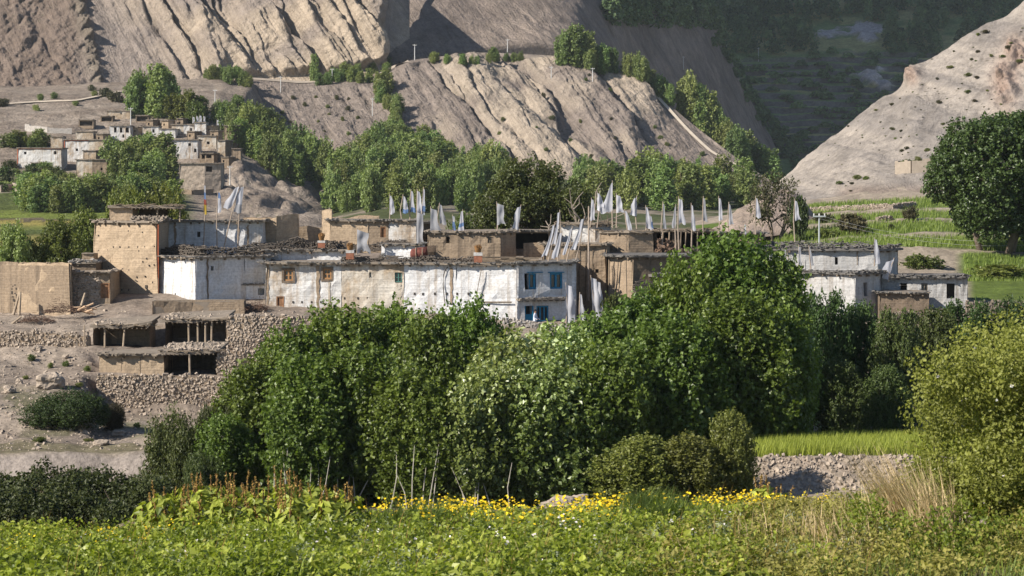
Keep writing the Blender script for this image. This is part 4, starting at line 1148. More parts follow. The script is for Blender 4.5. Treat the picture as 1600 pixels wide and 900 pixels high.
m_frame_brown = flat_mat('brown_window_frame', (0.30, 0.16, 0.07), 0.7, 0.25, 6.0, 0.1)
m_frame_blue = flat_mat('blue_paint', (0.016, 0.155, 0.27), 0.55, 0.3, 5.0, 0.1)
m_frame_green = flat_mat('green_paint', (0.05, 0.14, 0.12), 0.6, 0.25, 5.0, 0.1)
m_door_brown = flat_mat('brown_door', (0.24, 0.13, 0.07), 0.8, 0.35, 6.0, 0.2)
m_dark_in = flat_mat('dark_interior', (0.05, 0.042, 0.036), 0.95, 0.3, 3.0, 0)  # near-black for shade in holes and rooms; also colours cable and pipe
m_ochre = flat_mat('red_ochre', (0.36, 0.10, 0.045), 0.9, 0.3, 4.0, 0.2)
m_glass, nt, b = new_mat('window_glass')
b.inputs['Base Color'].default_value = (0.02, 0.022, 0.026, 1); b.inputs['Roughness'].default_value = 0.12

# ------------------------------------------------------------------ building helpers
def ray_xy(px, A, B):
    """where the sight column px meets the wall line A-B: (distance along, depth)"""
    k = (px - CX) / F
    d = B - A
    t = (k * A[1] - A[0]) / (d[0] - k * d[1])
    return t * np.linalg.norm(d), A[1] + d[1] * t
class Wall:
    def __init__(s, A, B, z0, z1, batter=0.025):
        s.A = np.array(A, float); s.B = np.array(B, float); s.z0 = z0; s.z1 = z1
        d = s.B - s.A; s.L = np.linalg.norm(d); d = d / s.L
        s.d = np.array([d[0], d[1], 0]); s.n = np.array([d[1], -d[0], 0]); s.bat = batter
    def P(s, u, v, w=0.0):
        """u along, v above the foot, w outward"""
        u = np.asarray(u, float)[..., None]; v = np.asarray(v, float)[..., None]; w = np.asarray(w, float)[..., None]
        return np.array([s.A[0], s.A[1], s.z0]) + s.d * u + np.array([0, 0, 1.0]) * v + s.n * (w - s.bat * v)
    def uv(s, px, py):
        u, Y = ray_xy(px, s.A, s.B)
        return u, -(py - HY) / F * Y - s.z0
    def rect(s, x0, x1, y0, y1):
        a, c = s.uv(x0, y1); b, e = s.uv(x1, y0)
        a2, e2 = s.uv(x0, y0)
        return (a, b, c, (e + e2) / 2)
    def panel(s, openings=(), top=None, rough=0.07, seed=0, depth=0.4, step=0.4, u0=0.0, u1=None):
        """mesh of the wall face with real openings and their reveals"""
        u1 = s.L if u1 is None else u1; H = s.z1 - s.z0
        us = {u0, u1}; vs = {0.0, H}
        for k in range(1, max(2, int((u1 - u0) / step))): us.add(u0 + (u1 - u0) * k / max(2, int((u1 - u0) / step)))
        for k in range(1, max(2, int(H / step))): vs.add(H * k / max(2, int(H / step)))
        for o in openings:
            us = {u for u in us if not (o[0] - 0.08 < u < o[1] + 0.08) or u in (u0, u1)} | {o[0], o[1]}
            vs = {v for v in vs if not (o[2] - 0.08 < v < o[3] + 0.08) or v in (0.0, H)} | {max(o[2], 0.0), o[3]}
        us = np.array(sorted(us)); vs = np.array(sorted(vs))
        U, Vv = np.meshgrid(us, vs)
        W = rough * fbm(U * 1.3 + s.A[0] * 3.1, Vv * 1.3 + s.A[1] * 1.7, oct=2, seed=seed + 900)
        Vt = Vv if top is None else Vv / H * (H + np.array([top(u) for u in us])[None])
        P = s.P(U, Vt, W)
        nx, ny = len(us), len(vs)
        Q = []
        for i in range(ny - 1):
            for j in range(nx - 1):
                cu, cv = (us[j] + us[j + 1]) / 2, (vs[i] + vs[i + 1]) / 2
                if any(o[0] < cu < o[1] and o[2] < cv < o[3] for o in openings): continue
                a = i * nx + j
                Q.append([a, a + 1, a + nx + 1, a + nx])
        mb = MB(); mb.add(P.reshape(-1, 3), Q)
        for o in openings:
            dd = o[4] if len(o) > 4 else depth
            c = [s.P(o[0], o[2], 0.03), s.P(o[1], o[2], 0.03), s.P(o[1], o[3], 0.03), s.P(o[0], o[3], 0.03)]
            c = [x - s.n * 0.03 for x in c]
            bk = [x - s.n * dd for x in c]
            V = c + bk
            mb.add(V, [[0, 1, 5, 4], [1, 2, 6, 5], [2, 3, 7, 6], [3, 0, 4, 7]])
        return mb

def centre_z(pts): return np.array(pts).mean(0)

def window_part(wall, o, parent, mat_f, name='window', cols=2, rows=2, fw=0.09, back=0.10, glass=None, mull=0.05, lintel=None):
    """frame with mullions set back in the opening, one pane behind"""
    u0, u1, v0, v1 = o[:4]
    mb = MB()
    def bar(a0, a1, b0, b1, w0, w1):
        c = wall.P((a0 + a1) / 2, (b0 + b1) / 2, (w0 + w1) / 2)
        mb.obox(c, wall.d * (a1 - a0) / 2, np.array([0, 0, (b1 - b0) / 2]), -wall.n * (w1 - w0) / 2)
    bar(u0, u0 + fw, v0, v1, -back - 0.05, -back + 0.05); bar(u1 - fw, u1, v0, v1, -back - 0.05, -back + 0.05)
    bar(u0 + fw, u1 - fw, v1 - fw, v1, -back - 0.05, -back + 0.05); bar(u0 + fw, u1 - fw, v0, v0 + fw, -back - 0.05, -back + 0.05)
    for k in range(1, cols):
        x = u0 + (u1 - u0) * k / cols; bar(x - mull, x + mull, v0 + fw, v1 - fw, -back - 0.03, -back + 0.03)
    for k in range(1, rows):
        y = v0 + (v1 - v0) * k / rows; bar(u0 + fw, u1 - fw, y - mull * 0.6, y + mull * 0.6, -back - 0.025, -back + 0.025)
    if lintel: bar(u0 - 0.15, u1 + 0.15, v1 + 0.01, v1 + 0.01 + lintel, -0.05, 0.09)
    w = mb.build(name, mat_f, parent)
    for i in range(cols):
        for j in range(rows):
            a0 = u0 + (u1 - u0) * i / cols; a1 = u0 + (u1 - u0) * (i + 1) / cols
            b0 = v0 + (v1 - v0) * j / rows; b1 = v0 + (v1 - v0) * (j + 1) / rows
            V = [wall.P(a, b, -back - 0.045) for a, b in ((a0, b0), (a1, b0), (a1, b1), (a0, b1))]
            obj_np('pane', V, np.array([[0, 1, 2, 3]]), glass or m_glass, w)
    return w
def door_part(wall, o, parent, mat, back=0.12, planks=4, frame=None):
    u0, u1, v0, v1 = o[:4]
    mb = MB()
    fm = 0.08
    for a0, a1, b0, b1 in ((u0, u0 + fm, v0, v1), (u1 - fm, u1, v0, v1), (u0 + fm, u1 - fm, v1 - fm, v1)):
        mb.obox(wall.P((a0 + a1) / 2, (b0 + b1) / 2, -back + 0.05), wall.d * (a1 - a0) / 2, np.array([0, 0, (b1 - b0) / 2]), wall.n * 0.05)
    d = mb.build('door', frame or mat, parent)
    n = planks
    for k in range(n):
        a0 = u0 + fm + (u1 - u0 - 2 * fm) * k / n; a1 = u0 + fm + (u1 - u0 - 2 * fm) * (k + 1) / n - 0.02
        pb = MB(); pb.obox(wall.P((a0 + a1) / 2, (v0 + v1 - fm) / 2, -back - 0.03 + 0.012 * (k % 2)), wall.d * (a1 - a0) / 2, np.array([0, 0, (v1 - v0 - fm) / 2]), wall.n * 0.02)
        pb.build('plank', mat, d)
    return d
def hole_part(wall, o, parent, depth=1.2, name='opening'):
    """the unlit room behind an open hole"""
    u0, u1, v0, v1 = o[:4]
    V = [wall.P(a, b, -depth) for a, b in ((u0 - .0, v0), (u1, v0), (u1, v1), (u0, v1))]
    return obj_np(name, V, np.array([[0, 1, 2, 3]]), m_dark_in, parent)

def ragged(g, P0, P1, zt, mb, n_per_m=9, reach=0.35, hmax=0.16, out=0.22, slab=True, inn=None):
    """slates, sods and brush laid along a roof edge"""
    P0 = np.asarray(P0, float); P1 = np.asarray(P1, float)
    L = np.linalg.norm(P1 - P0); d = (P1 - P0) / max(L, 1e-6); n = np.array([d[1], -d[0]])
    for k in range(int(L * n_per_m)):
        u = g.uniform(0, L); w = g.uniform(-reach if inn is None else -inn, out)
        c = P0 + d * u + n * w
        rz = math.atan2(d[1], d[0]) + g.normal(0, 0.5)
        z = zt + g.uniform(0, hmax) * (1.0 - 0.4 * abs(w))
        if slab:
            sx, sy, sz = g.uniform(0.14, 0.42), g.uniform(0.12, 0.3), g.uniform(0.03, 0.08)
            tx, ty = g.normal(0, 0.10), g.normal(0, 0.16)
            ca, sa = math.cos(rz), math.sin(rz)
            mb.obox((c[0], c[1], z), (ca * sx / 2, sa * sx / 2, tx * sx / 2), (-sa * sy / 2, ca * sy / 2, ty * sy / 2), (0, 0, sz / 2))
        else:
            a = np.array([c[0], c[1], z]); e = a + np.array([math.cos(rz), math.sin(rz), g.normal(0, 0.15)]) * g.uniform(0.3, 0.9)
            mb.tube([a, e], [0.035, 0.02], 4, cap=False)

def firewood(name, P0, P1, z, depth, h, label, group=None, seed=0, dens=1.0, mat=None, r=(0.03, 0.065), cross=0.92):
    """a long stack of split wood: log ends toward the viewer"""
    g = np.random.default_rng(seed + 3000)
    P0 = np.asarray(P0, float); P1 = np.asarray(P1, float)
    L = np.linalg.norm(P1 - P0); d = (P1 - P0) / L; nin = np.array([-d[1], d[0]])
    mb = MB()
    dd = 0.115 / math.sqrt(dens)
    prof = lambda u: h * (0.72 + 0.28 * math.sin(u * 1.1 + seed) * math.sin(u * 0.37 + 1.3 * seed)) * (1 - 0.35 * max(0, abs(2 * u / L - 1) - 0.85) / 0.15)
    for u in np.arange(0, L, dd):
        for v in np.arange(0.03, prof(u), dd * 0.9):
            uu = u + g.uniform(-0.05, 0.05); vv = v + g.uniform(-0.03, 0.03)
            rr = g.uniform(*r)
            if g.uniform() < cross:
                a = P0 + d * uu - nin * g.uniform(-0.05, 0.16); e = P0 + d * (uu + g.normal(0, 0.12)) + nin * depth * g.uniform(0.7, 1.0)
                mb.tube([(a[0], a[1], z + vv), (e[0], e[1], z + vv + g.normal(0, 0.04))], [rr, rr * 0.8], 5)
            else:
                a = P0 + d * uu; e = a + d * g.uniform(0.4, 1.0)
                mb.tube([(a[0] - nin[0] * .08, a[1] - nin[1] * .08, z + vv), (e[0] - nin[0] * .1, e[1] - nin[1] * .1, z + vv + g.normal(0, 0.12))], [rr, rr * 0.7], 5)
    mid = (P0 + P1) / 2
    o = mb.build(name, mat or m_stick, None, loc=(mid[0], mid[1], z))
    return tag(o, label, 'firewood stack', group)

class House:
    """front: [(column, depth), ...] left to right; rows of wall head and foot are read at the first corner"""
    def __init__(s, label, front, top, base, depth, walls, roof_mat=None, roof_over=0.3, roof_t=0.16, edge=True, edge_mat=None, beams=True, seed=0,
                 name='village_house', cat='house', group='houses of the village', side_mat=None, z_top=None, z_base=None, topf=None, roof=True, edge_kw=None, back=True, inset=0.0, parapet=None):
        s.g = np.random.default_rng(seed + 1000)
        Y0 = front[0][1]
        s.zt = -(top - HY) / F * Y0 if z_top is None else z_top
        s.zb = -(base - HY) / F * Y0 if z_base is None else z_base
        s.F = [np.array([(px - CX) / F * Y, Y]) for px, Y in front]
        s.bk = [s.F[-1] + np.array([0.0, depth]), s.F[0] + np.array([0.0, depth])]
        mid = np.mean(s.F, 0)
        s.root = empty(name, (mid[0], mid[1], s.zb), label, cat, group)
        s.walls = [Wall(a, b, s.zb, s.zt) for a, b in zip(s.F[:-1], s.F[1:])]
        s.right = Wall(s.F[-1], s.bk[0], s.zb, s.zt); s.left = Wall(s.bk[1], s.F[0], s.zb, s.zt); s.rear = Wall(s.bk[0], s.bk[1], s.zb, s.zt)
        s.wm = walls; s.op = [[] for _ in s.walls]; s.seed = seed
        s.cfg = (roof_mat, roof_over, roof_t, edge, edge_mat, beams, side_mat, topf, roof, edge_kw or {}, back)
        s.sop = {'left': [], 'right': []}
    def hole(s, i, x0, x1, y0, y1, depth=0.35):
        w = s.walls[i]; r = (*w.rect(x0, x1, y0, y1), depth)
        s.op[i].append(r); return r
    def finish(s):
        roof_mat, over, rt, edge, edge_mat, beams, side_mat, topf, roof, ekw, back = s.cfg
        for i, w in enumerate(s.walls):
            w.panel(s.op[i], topf if topf else None, seed=s.seed + i).build('wall', s.wm[i], s.root)
        sm = side_mat or s.wm[-1]
        s.right.panel([], None, seed=s.seed + 7, step=2.0).build('wall', sm, s.root)
        s.left.panel([], None, seed=s.seed + 8, step=2.0).build('wall', s.wm[0], s.root)
        if back: s.rear.panel([], None, seed=s.seed + 9, step=3.0).build('wall', sm, s.root)
        g = s.g
        if roof:
            poly = np.array(s.F + s.bk)
            bt = 0.025 * (s.zt - s.zb)
            c = poly.mean(0)
            # roof edge follows the wall head, pushed out by the overhang
            fr = []
            for a, b in zip(s.F[:-1], s.F[1:]):
                n = max(2, int(np.linalg.norm(b - a) / 0.8))
                for t in np.arange(n) / n: fr.append(a + (b - a) * t)
            fr.append(s.F[-1]); fr += s.bk
            fr = np.array(fr)
            dirv = fr - c; dirv /= np.linalg.norm(dirv, axis=1, keepdims=True)
            front_n = np.where(np.arange(len(fr)) < len(fr) - 2, 1.0, 0.0)
            ex = fr + np.c_[np.sign(dirv[:, 0]) * (np.abs(dirv[:, 0]) > 0.75) * over, -front_n * over + 0 * dirv[:, 1]]
            ex += np.c_[g.normal(0, 0.02, len(fr)), g.normal(0, 0.05, len(fr)) * front_n]
            jz = g.normal(0, 0.025, len(fr))
            mb = MB(); mb.poly_prism(ex, s.zt + 0.004 + jz * 0.5, s.zt + rt + jz)
            ro = mb.build('roof', roof_mat or m_roofmud, s.root)
            if edge:
                mb = MB()
                for a, b in zip(ex[:len(fr) - 2][:-1], ex[:len(fr) - 2][1:]):
                    ragged(g, a, b, s.zt + rt * 0.55, mb, **{**dict(n_per_m=12, hmax=0.09, out=0.06, inn=0.4), **ekw})
                ragged(g, ex[len(fr) - 3], ex[len(fr) - 2], s.zt + rt * 0.6, mb, n_per_m=3)
                ragged(g, ex[-1], ex[0], s.zt + rt * 0.6, mb, n_per_m=3)
                mb.build('roof_edge', edge_mat or m_slate, s.root, kind='stuff')
            if beams:
                mb = MB()
                for w in s.walls:
                    nb = max(2, int(w.L / 0.95))
                    for k in range(nb):
                        u = w.L * (k + 0.5 + g.uniform(-0.2, 0.2)) / nb
                        l = g.uniform(0.15, 0.42); r = g.uniform(0.05, 0.08)
                        cpt = w.P(u, w.z1 - w.z0 - 0.09, l / 2 - 0.1)
                        mb.obox(cpt, w.d * r, w.n * (l / 2 + 0.1), (0, 0, r))
                mb.build('beam_ends', m_beam, s.root, kind='stuff')
        return s

def peg_holes(wall, spots, parent, r=0.085, name='dark_socket'):
    """small square put-log sockets as dark blocks, their shade put into the colour"""
    for px, py in spots:
        u, v = wall.uv(px, py)
        mb = MB(); mb.obox(wall.P(u, v, -0.012), wall.d * r * 0.8, (0, 0, r * 1.1), wall.n * 0.05)
        mb.build(name, m_dark_in, parent)

def stones_np(C, S, g, flat=0.75):
    """rough stones: jittered boxes at C with sizes S (n,3)"""
    n = len(C)
    base = np.array([[-1, -1, -1], [1, -1, -1], [1, 1, -1], [-1, 1, -1], [-1, -1, 1], [1, -1, 1], [1, 1, 1], [-1, 1, 1]], float) * 0.5
    V = base[None] * (1 + g.uniform(-0.35, 0.2, (n, 8, 3))) * S[:, None]
    q = g.normal(0, 1, (n, 4)); q[:, 0] += 2.2; q /= np.linalg.norm(q, axis=1, keepdims=True)
    w, x, y, z = q.T
    R = np.stack([1 - 2 * (y * y + z * z), 2 * (x * y - z * w), 2 * (x * z + y * w), 2 * (x * y + z * w), 1 - 2 * (x * x + z * z), 2 * (y * z - x * w), 2 * (x * z - y * w), 2 * (y * z + x * w), 1 - 2 * (x * x + y * y)], 1).reshape(n, 3, 3)
    V = np.einsum('nij,nkj->nki', R, V) + C[:, None]
    Q = (BOXF[None] + (np.arange(n) * 8)[:, None, None]).reshape(-1, 4)
    return V.reshape(-1, 3), Q
def dry_wall(name, label, pts, h, g, parent=None, mat=None, sz=0.2, thick=0.5, kind=None, cat='stone wall', group=None, top_jag=0.15):
    """dry stone wall along a 3D polyline of foot points, with a height at each; stones laid in rough courses"""
    pts = np.array(pts, float); h = np.broadcast_to(np.asarray(h, float), len(pts))
    seg = np.linalg.norm(np.diff(pts, axis=0), axis=1); cum = np.r_[0, np.cumsum(seg)]
    Cs, Ss = [], []
    core = MB()
    for i in range(len(pts) - 1):
        a, b = pts[i], pts[i + 1]
        d = (b - a)[:2]; L = np.linalg.norm(d); d = d / L; n = np.array([d[1], -d[0]])
        hm = max(h[i], h[i + 1])
        for v in np.arange(sz * 0.35, hm, sz * 0.62):
            u = g.uniform(0, sz)
            while u < L:
                t = u / L; hh = h[i] * (1 - t) + h[i + 1] * t + g.normal(0, top_jag)
                s_ = g.uniform(0.5, 1.2) * sz * (1.9 if g.uniform() < .12 else 1)
                if v < hh:
                    p = a + (b - a) * t
                    c = p[:2] + n * (-0.03 + g.normal(0, 0.025))
                    Cs.append([c[0], c[1], p[2] + v + g.normal(0, 0.03)]); Ss.append([s_, sz * 0.9, sz * 0.72 * g.uniform(0.5, 1.35)])
                u += s_ * 0.92
        q = np.array([a[:2] + n * 0.012, b[:2] + n * 0.012, b[:2] - n * thick, a[:2] - n * thick])
        core.poly_prism(q, np.array([a[2], b[2], b[2], a[2]]) - 0.3, np.array([a[2] + h[i], b[2] + h[i + 1], b[2] + h[i + 1], a[2] + h[i]]) - 0.1)
    V, Q = stones_np(np.array(Cs), np.array(Ss), g)
    if parent is None:
        m = pts.mean(0)
        e = empty(name, m, label, cat, group)
    else: e = parent
    obj_np('stones', V, Q, mat or m_stone, e, kind='stuff')
    core.build('core', m_mud if mat is None else m_roofmud, e)
    return e
# ------------------------------------------------------------------ the village, left to right
g = np.random.default_rng(77)
def xy(px, Y): return np.array([(px - CX) / F * Y, Y])
def zof(py, Y): return -(py - HY) / F * Y

# tan tower house
H1 = House('tall tan mud tower house with a rooftop room and open loggia', [(145, 183.6), (171, 182.6), (247, 180.4)], 348, 474, 8, [m_tan, m_tan], seed=1, edge_mat=m_stone, roof_over=0.12, edge_kw=dict(n_per_m=6))
H1.finish()
peg_holes(H1.walls[1], [(176, 386), (186, 386), (200, 386), (214, 386), (225, 386), (240, 385), (178, 422), (189, 422), (201, 422), (180, 453), (190, 453), (201, 453), (199, 361), (221, 363),
    (240, 414), (228, 404), (222, 409), (216, 392), (232, 415), (195, 411), (226, 432), (213, 433), (238, 441)], H1.root, 0.055)
peg_holes(H1.walls[0], [(153, 391), (163, 391), (167, 391), (152, 368), (163, 368), (157, 417), (169, 417)], H1.root, 0.055)
mb = MB(); w_ = H1.walls[1]
mb.obox(w_.P(227.7 and w_.uv(228, 448)[0], w_.uv(228, 448)[1], -0.02), w_.d * 0.1, (0, 0, 0.13), w_.n * 0.05); mb.build('dark_socket', m_dark_in, H1.root)  # dark block; the socket's shade is its colour
mb = MB(); mb.obox(w_.P(w_.L - 0.03, (w_.z1 - w_.z0) / 2, 0.012), w_.d * 0.03, (0, 0, (w_.z1 - w_.z0) / 2 - 0.1), w_.n * 0.03); mb.build('painted_corner', m_ochre, H1.root)
# rooftop room and loggia
zr = H1.zt + 0.17
a, b_ = xy(171, 184.2), xy(207, 184.2)
W = Wall(a, b_, zr, zof(325, 184)); W.panel([], None, seed=3).build('rooftop_room', m_tan, H1.root)
W2 = Wall(b_, b_ + np.array([0, 3.0]), zr, zof(325, 184)); W2.panel([], None, seed=4).build('rooftop_room', m_tan, H1.root)
W3 = Wall(a + np.array([0, 3.0]), a, zr, zof(325, 184)); W3.panel([], None, seed=4).build('rooftop_room', m_tan, H1.root)
W4 = Wall(b_ + np.array([0, 3.0]), xy(262, 187.2), zr, zof(327, 187)); W4.panel([], None, seed=5).build('loggia_wall', m_mud_dark, H1.root)  # dark mud puts the loggia's shade into its back wall
mb = MB()
rp = np.array([xy(168, 183.9), xy(205, 183.9), xy(250, 183.8), xy(287, 183.8), xy(284, 187.5), xy(168, 187.8)])
mb.poly_prism(rp, zof(325, 184) + np.array([0, .0, .0, -.05, 0, 0]), zof(325, 184) + np.array([.14, .18, .16, .1, .2, .2])); lr = mb.build('loggia_roof', m_roofmud, H1.root)
mb = MB()
for k in range(14):
    x = np.interp(k, [0, 13], [206, 284]); p = xy(x, 183.5)
    mb.tube([(p[0], p[1], zof(326, 184)), (p[0], p[1] + 3.6, zof(326, 184))], 0.05, 5)
ragged(g, rp[0], rp[3], zof(325, 184) + 0.14, mb, n_per_m=12, hmax=0.1, slab=False, out=0.15)
mb.build('rafters', m_beam, H1.root, kind='stuff')
for x in (246, 281):
    p = xy(x, 184.1); mb = MB(); mb.tube([(p[0], p[1], zr - 0.1), (p[0], p[1], zof(324.5, 184))], 0.06, 6); mb.build('post', m_post, H1.root)
Cs = np.array([[*xy(g.uniform(205, 262), g.uniform(183, 184)), zr + g.uniform(-0.02, 0.25)] for k in range(170)])
V, Q = stones_np(Cs, g.uniform(0.12, 0.35, (170, 3)), g); obj_np('parapet_rubble', V, Q, m_roofmud, H1.root, kind='stuff')

# upper white storey beside the tower
H2 = House('upper white house behind flag poles beside the tan tower', [(247, 187), (383, 187), (411, 187.4)], 347, 402, 7, [m_white, m_white_worn], seed=2, roof_over=0.35, edge_mat=m_slate)
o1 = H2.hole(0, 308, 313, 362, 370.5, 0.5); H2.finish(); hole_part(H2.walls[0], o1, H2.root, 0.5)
# lower white house with the firewood roof
H3 = House('lower white house with a bright corner and a long wood stack on its roof', [(247, 181.2), (305, 177.6), (383, 180.2), (420, 181.4)], 402, 474, 5.5, [m_white, m_white, m_white], seed=3, roof_over=0.3)
o1 = H3.hole(1, 330.5, 335, 416, 423, 0.5)
H3.finish(); hole_part(H3.walls[1], o1, H3.root, 0.5)
mb = MB(); u, v = H3.walls[0].uv(274, 460); mb.obox(H3.walls[0].P(u, v, -.02), H3.walls[0].d * .07, (0, 0, .1), H3.walls[0].n * .05); mb.build('dark_socket', m_dark_in, H3.root)  # one more dark block for a shaded socket
zt = H3.zt + 0.17
firewood('firewood_stack', xy(248, 182.6), xy(312, 180.2), zt, 0.9, 1.0, 'grey wood stack along the roof above the bright white corner', 'firewood stacks on the roofs', 11)
firewood('firewood_stack', xy(312, 180.2), xy(405, 181.3), zt, 0.9, 1.05, 'wood stack on the roof under the flag poles', 'firewood stacks on the roofs', 12)
# white house behind the long one
H4 = House('white wall with a low dark stable opening beside the long house', [(378, 184.5), (420, 184), (478, 184.6), (545, 184)], 393, 475, 6, [m_white, m_white, m_white], seed=4, roof_over=0.3)
H4.finish()
# stable: low dark opening in front
ST = House('small white stable with a dark opening beside the long house', [(378, 180.2), (420, 180.4)], 446, 472, 2.5, [m_white], seed=44, edge=True, roof_t=0.06, roof_over=0.1, name='stable', cat='stable', group=None, beams=False)
o1 = ST.hole(0, 403, 413, 450.5, 461, 1.2); ST.finish(); hole_part(ST.walls[0], o1, ST.root, 1.2)
zt = H4.zt + 0.17
firewood('firewood_stack', xy(398, 185.0), xy(480, 185.3), zt, 0.9, 1.0, 'wood stack on the roof below the broken mud wall', 'firewood stacks on the roofs', 13)
firewood('firewood_stack', xy(478, 185.3), xy(527, 185.0), zt, 0.9, 0.95, 'pale grey wood stack in the middle of the roofs', 'firewood stacks on the roofs', 14)
firewood('firewood_stack', xy(525, 186.0), xy(604, 186.0), zof(392, 186), 1.0, 1.0, 'dark brushwood stack behind the grey cloth banner', 'firewood stacks on the roofs', 15, cross=0.8)
firewood('firewood_stack', xy(603, 188.0), xy(634, 188.0), zof(380, 188), 0.8, 0.55, 'small dark brushwood heap under the whitewashed mud house', 'firewood stacks on the roofs', 16, cross=0.8)

# the long white house
H5 = House('long whitewashed house with two brown windows, stains and a low brown door', [(415, 178.5), (533, 178), (631, 177.3), (712, 176.6), (808, 175.6)], 412.5, 508, 6.5,
           [m_white_worn, m_white_mud, m_white, m_white], seed=5, roof_over=0.35)
ow = [H5.hole(0, 443, 457.5, 421.5, 439), H5.hole(0, 504.5, 517.5, 420, 436.5)]
od = H5.hole(0, 431.5, 443.5, 463, 488.5)
og = H5.hole(1, 616.5, 627.5, 426, 441); os_ = H5.hole(1, 576.5, 580, 425.5, 434)
H5.finish()
for o in ow:
    w_ = H5.walls[0]
    mb = MB(); u0, u1, v0, v1 = o[:4]; e = 0.16
    for a0, a1, b0, b1 in ((u0 - e, u0, v0 - e, v1 + e), (u1, u1 + e, v0 - e, v1 + e), (u0, u1, v1, v1 + e), (u0, u1, v0 - e, v0)):
        mb.obox(w_.P((a0 + a1) / 2, (b0 + b1) / 2, 0.012), w_.d * (a1 - a0) / 2, (0, 0, (b1 - b0) / 2), w_.n * 0.035)
    mb.build('window_surround', m_mud_dark, H5.root)
    window_part(w_, o, H5.root, m_frame_brown, cols=2, rows=2, fw=0.12, mull=0.06)
window_part(H5.walls[1], og, H5.root, m_frame_green, cols=2, rows=2, fw=0.07, mull=0.035)
window_part(H5.walls[1], os_, H5.root, m_white_grey, cols=1, rows=1, fw=0.03)
door_part(H5.walls[0], od, H5.root, m_door_brown)
peg_holes(H5.walls[0], [(457.5, 472), (471.5, 472), (486.5, 472), (501, 472), (529, 471)], H5.root, 0.07)
peg_holes(H5.walls[1], [(538, 466), (559, 466), (574, 466)], H5.root, 0.075)
peg_holes(H5.walls[2], [(647.5, 459), (660.5, 459.5), (679, 459), (697.5, 459)], H5.root, 0.085)
peg_holes(H5.walls[3], [(714, 459), (731.5, 459)], H5.root, 0.085)
def stain(wall, px, y0, y1, wpx, parent, mat, n=10):
    """a run of mud washed down the wall: a thin uneven ribbon lying on it"""
    gg = np.random.default_rng(int(px))
    V = []
    for k in range(n):
        t = k / (n - 1); y = y0 + (y1 - y0) * t
        w2 = wpx * (0.5 + 0.5 * gg.uniform()) * (1 - 0.35 * t) / 2; x = px + gg.normal(0, wpx * 0.12)
        for s_ in (-1, 1):
            u, v = wall.uv(x + s_ * w2, y); V.append(wall.P(u, v, 0.035))
    Q = [[2 * k, 2 * k + 1, 2 * k + 3, 2 * k + 2] for k in range(n - 1)]
    return obj_np('rain_stain', V, np.array(Q), mat, parent)
stain(H5.walls[0], 496.5, 415, 488, 7, H5.root, m_mud); stain(H5.walls[0], 514.5, 441, 486, 5, H5.root, m_white_mud)
stain(H5.walls[2], 705, 418, 476, 6, H5.root, m_mud); stain(H5.walls[1], 622, 443, 465, 11, H5.root, m_white_mud); stain(H5.walls[0], 418, 414, 480, 6, H5.root, m_mud)
stain(H2.walls[0], 273, 349, 386, 5, H2.root, m_mud); stain(H3.walls[1], 324.5, 404, 468, 4, H3.root, m_mud_dark); stain(H2.walls[0], 372, 352, 386, 4, H2.root, m_mud); stain(H2.walls[1], 387, 352, 386, 5, H2.root, m_mud)
# drooping cable and plank on the long house
w_ = H5.walls[2]; mb = MB()
mb.tube([w_.P(*w_.uv(x, y), 0.12) for x, y in ((700, 417), (696, 421), (693, 430), (692.5, 445), (694, 462), (696, 476))], 0.035, 5); mb.build('drain_pipe', m_dark_in, H5.root)
w_ = H5.walls[3]; mb = MB(); mb.tube([w_.P(*w_.uv(x, y), 0.3) for x, y in ((753, 420), (746, 458), (744, 475))], 0.03, 5); mb.tube([w_.P(*w_.uv(745, 472), 0.2), w_.P(*w_.uv(800, 472), 0.2)], 0.06, 5); mb.build('wall_pole', m_beam, H5.root)
zt = H5.zt + 0.17
firewood('firewood_stack', xy(533, 179.5), xy(592, 179.2), zt, 0.8, 0.55, 'low dark wood heap beside a red pot on the long roof', 'firewood stacks on the roofs', 17, cross=0.8)
firewood('firewood_stack', xy(590, 179.4), xy(628, 179.0), zt, 0.8, 0.65, 'dark wood heap left of the red bundle', 'firewood stacks on the roofs', 18, cross=0.8)
firewood('firewood_stack', xy(630, 178.0), xy(742, 176.9), zt, 0.8, 0.6, 'long low wood stack along the edge of the long roof', 'firewood stacks on the roofs', 19, cross=0.85)
# planks and slabs on the roof right of the pot
mb = MB()
for k in range(40):
    p = xy(g.uniform(755, 835), g.uniform(177.5, 180.5)); mb.box((p[0], p[1], zt + g.uniform(0, 0.35)), g.uniform(0.6, 2.2), g.uniform(0.1, 0.3), 0.06, g.normal(0, 0.15))
tag(mb.build('plank_heap', m_beam, None, loc=(*xy(795, 179), zt)), 'weathered planks lying on the roof beside the red pot', 'planks')

# blue-window house
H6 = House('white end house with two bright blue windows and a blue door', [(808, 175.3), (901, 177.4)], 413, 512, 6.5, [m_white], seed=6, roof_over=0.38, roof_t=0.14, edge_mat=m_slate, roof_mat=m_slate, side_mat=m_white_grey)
ob = [H6.hole(0, 827, 846, 426.5, 451.5), H6.hole(0, 860, 879.5, 426.5, 451.5)]
o2 = H6.hole(0, 838.5, 857.5, 478, 502.5); o3 = H6.hole(0, 820, 834, 478, 507, 0.8)
H6.finish()
for o in ob: window_part(H6.walls[0], o, H6.root, m_frame_blue, cols=2, rows=1, fw=0.13, mull=0.085, lintel=0.07)
window_part(H6.walls[0], o2, H6.root, m_frame_blue, cols=3, rows=1, fw=0.1, mull=0.06)
w_ = H6.walls[0]
hole_part(w_, o3, H6.root, 0.8)
mb = MB(); u0, u1, v0, v1 = o3[:4]; mb.obox(w_.P((u0 + u1) / 2, v0 + 0.35, -0.1), w_.d * (u1 - u0) / 2, (0, 0, 0.42), w_.n * 0.03)
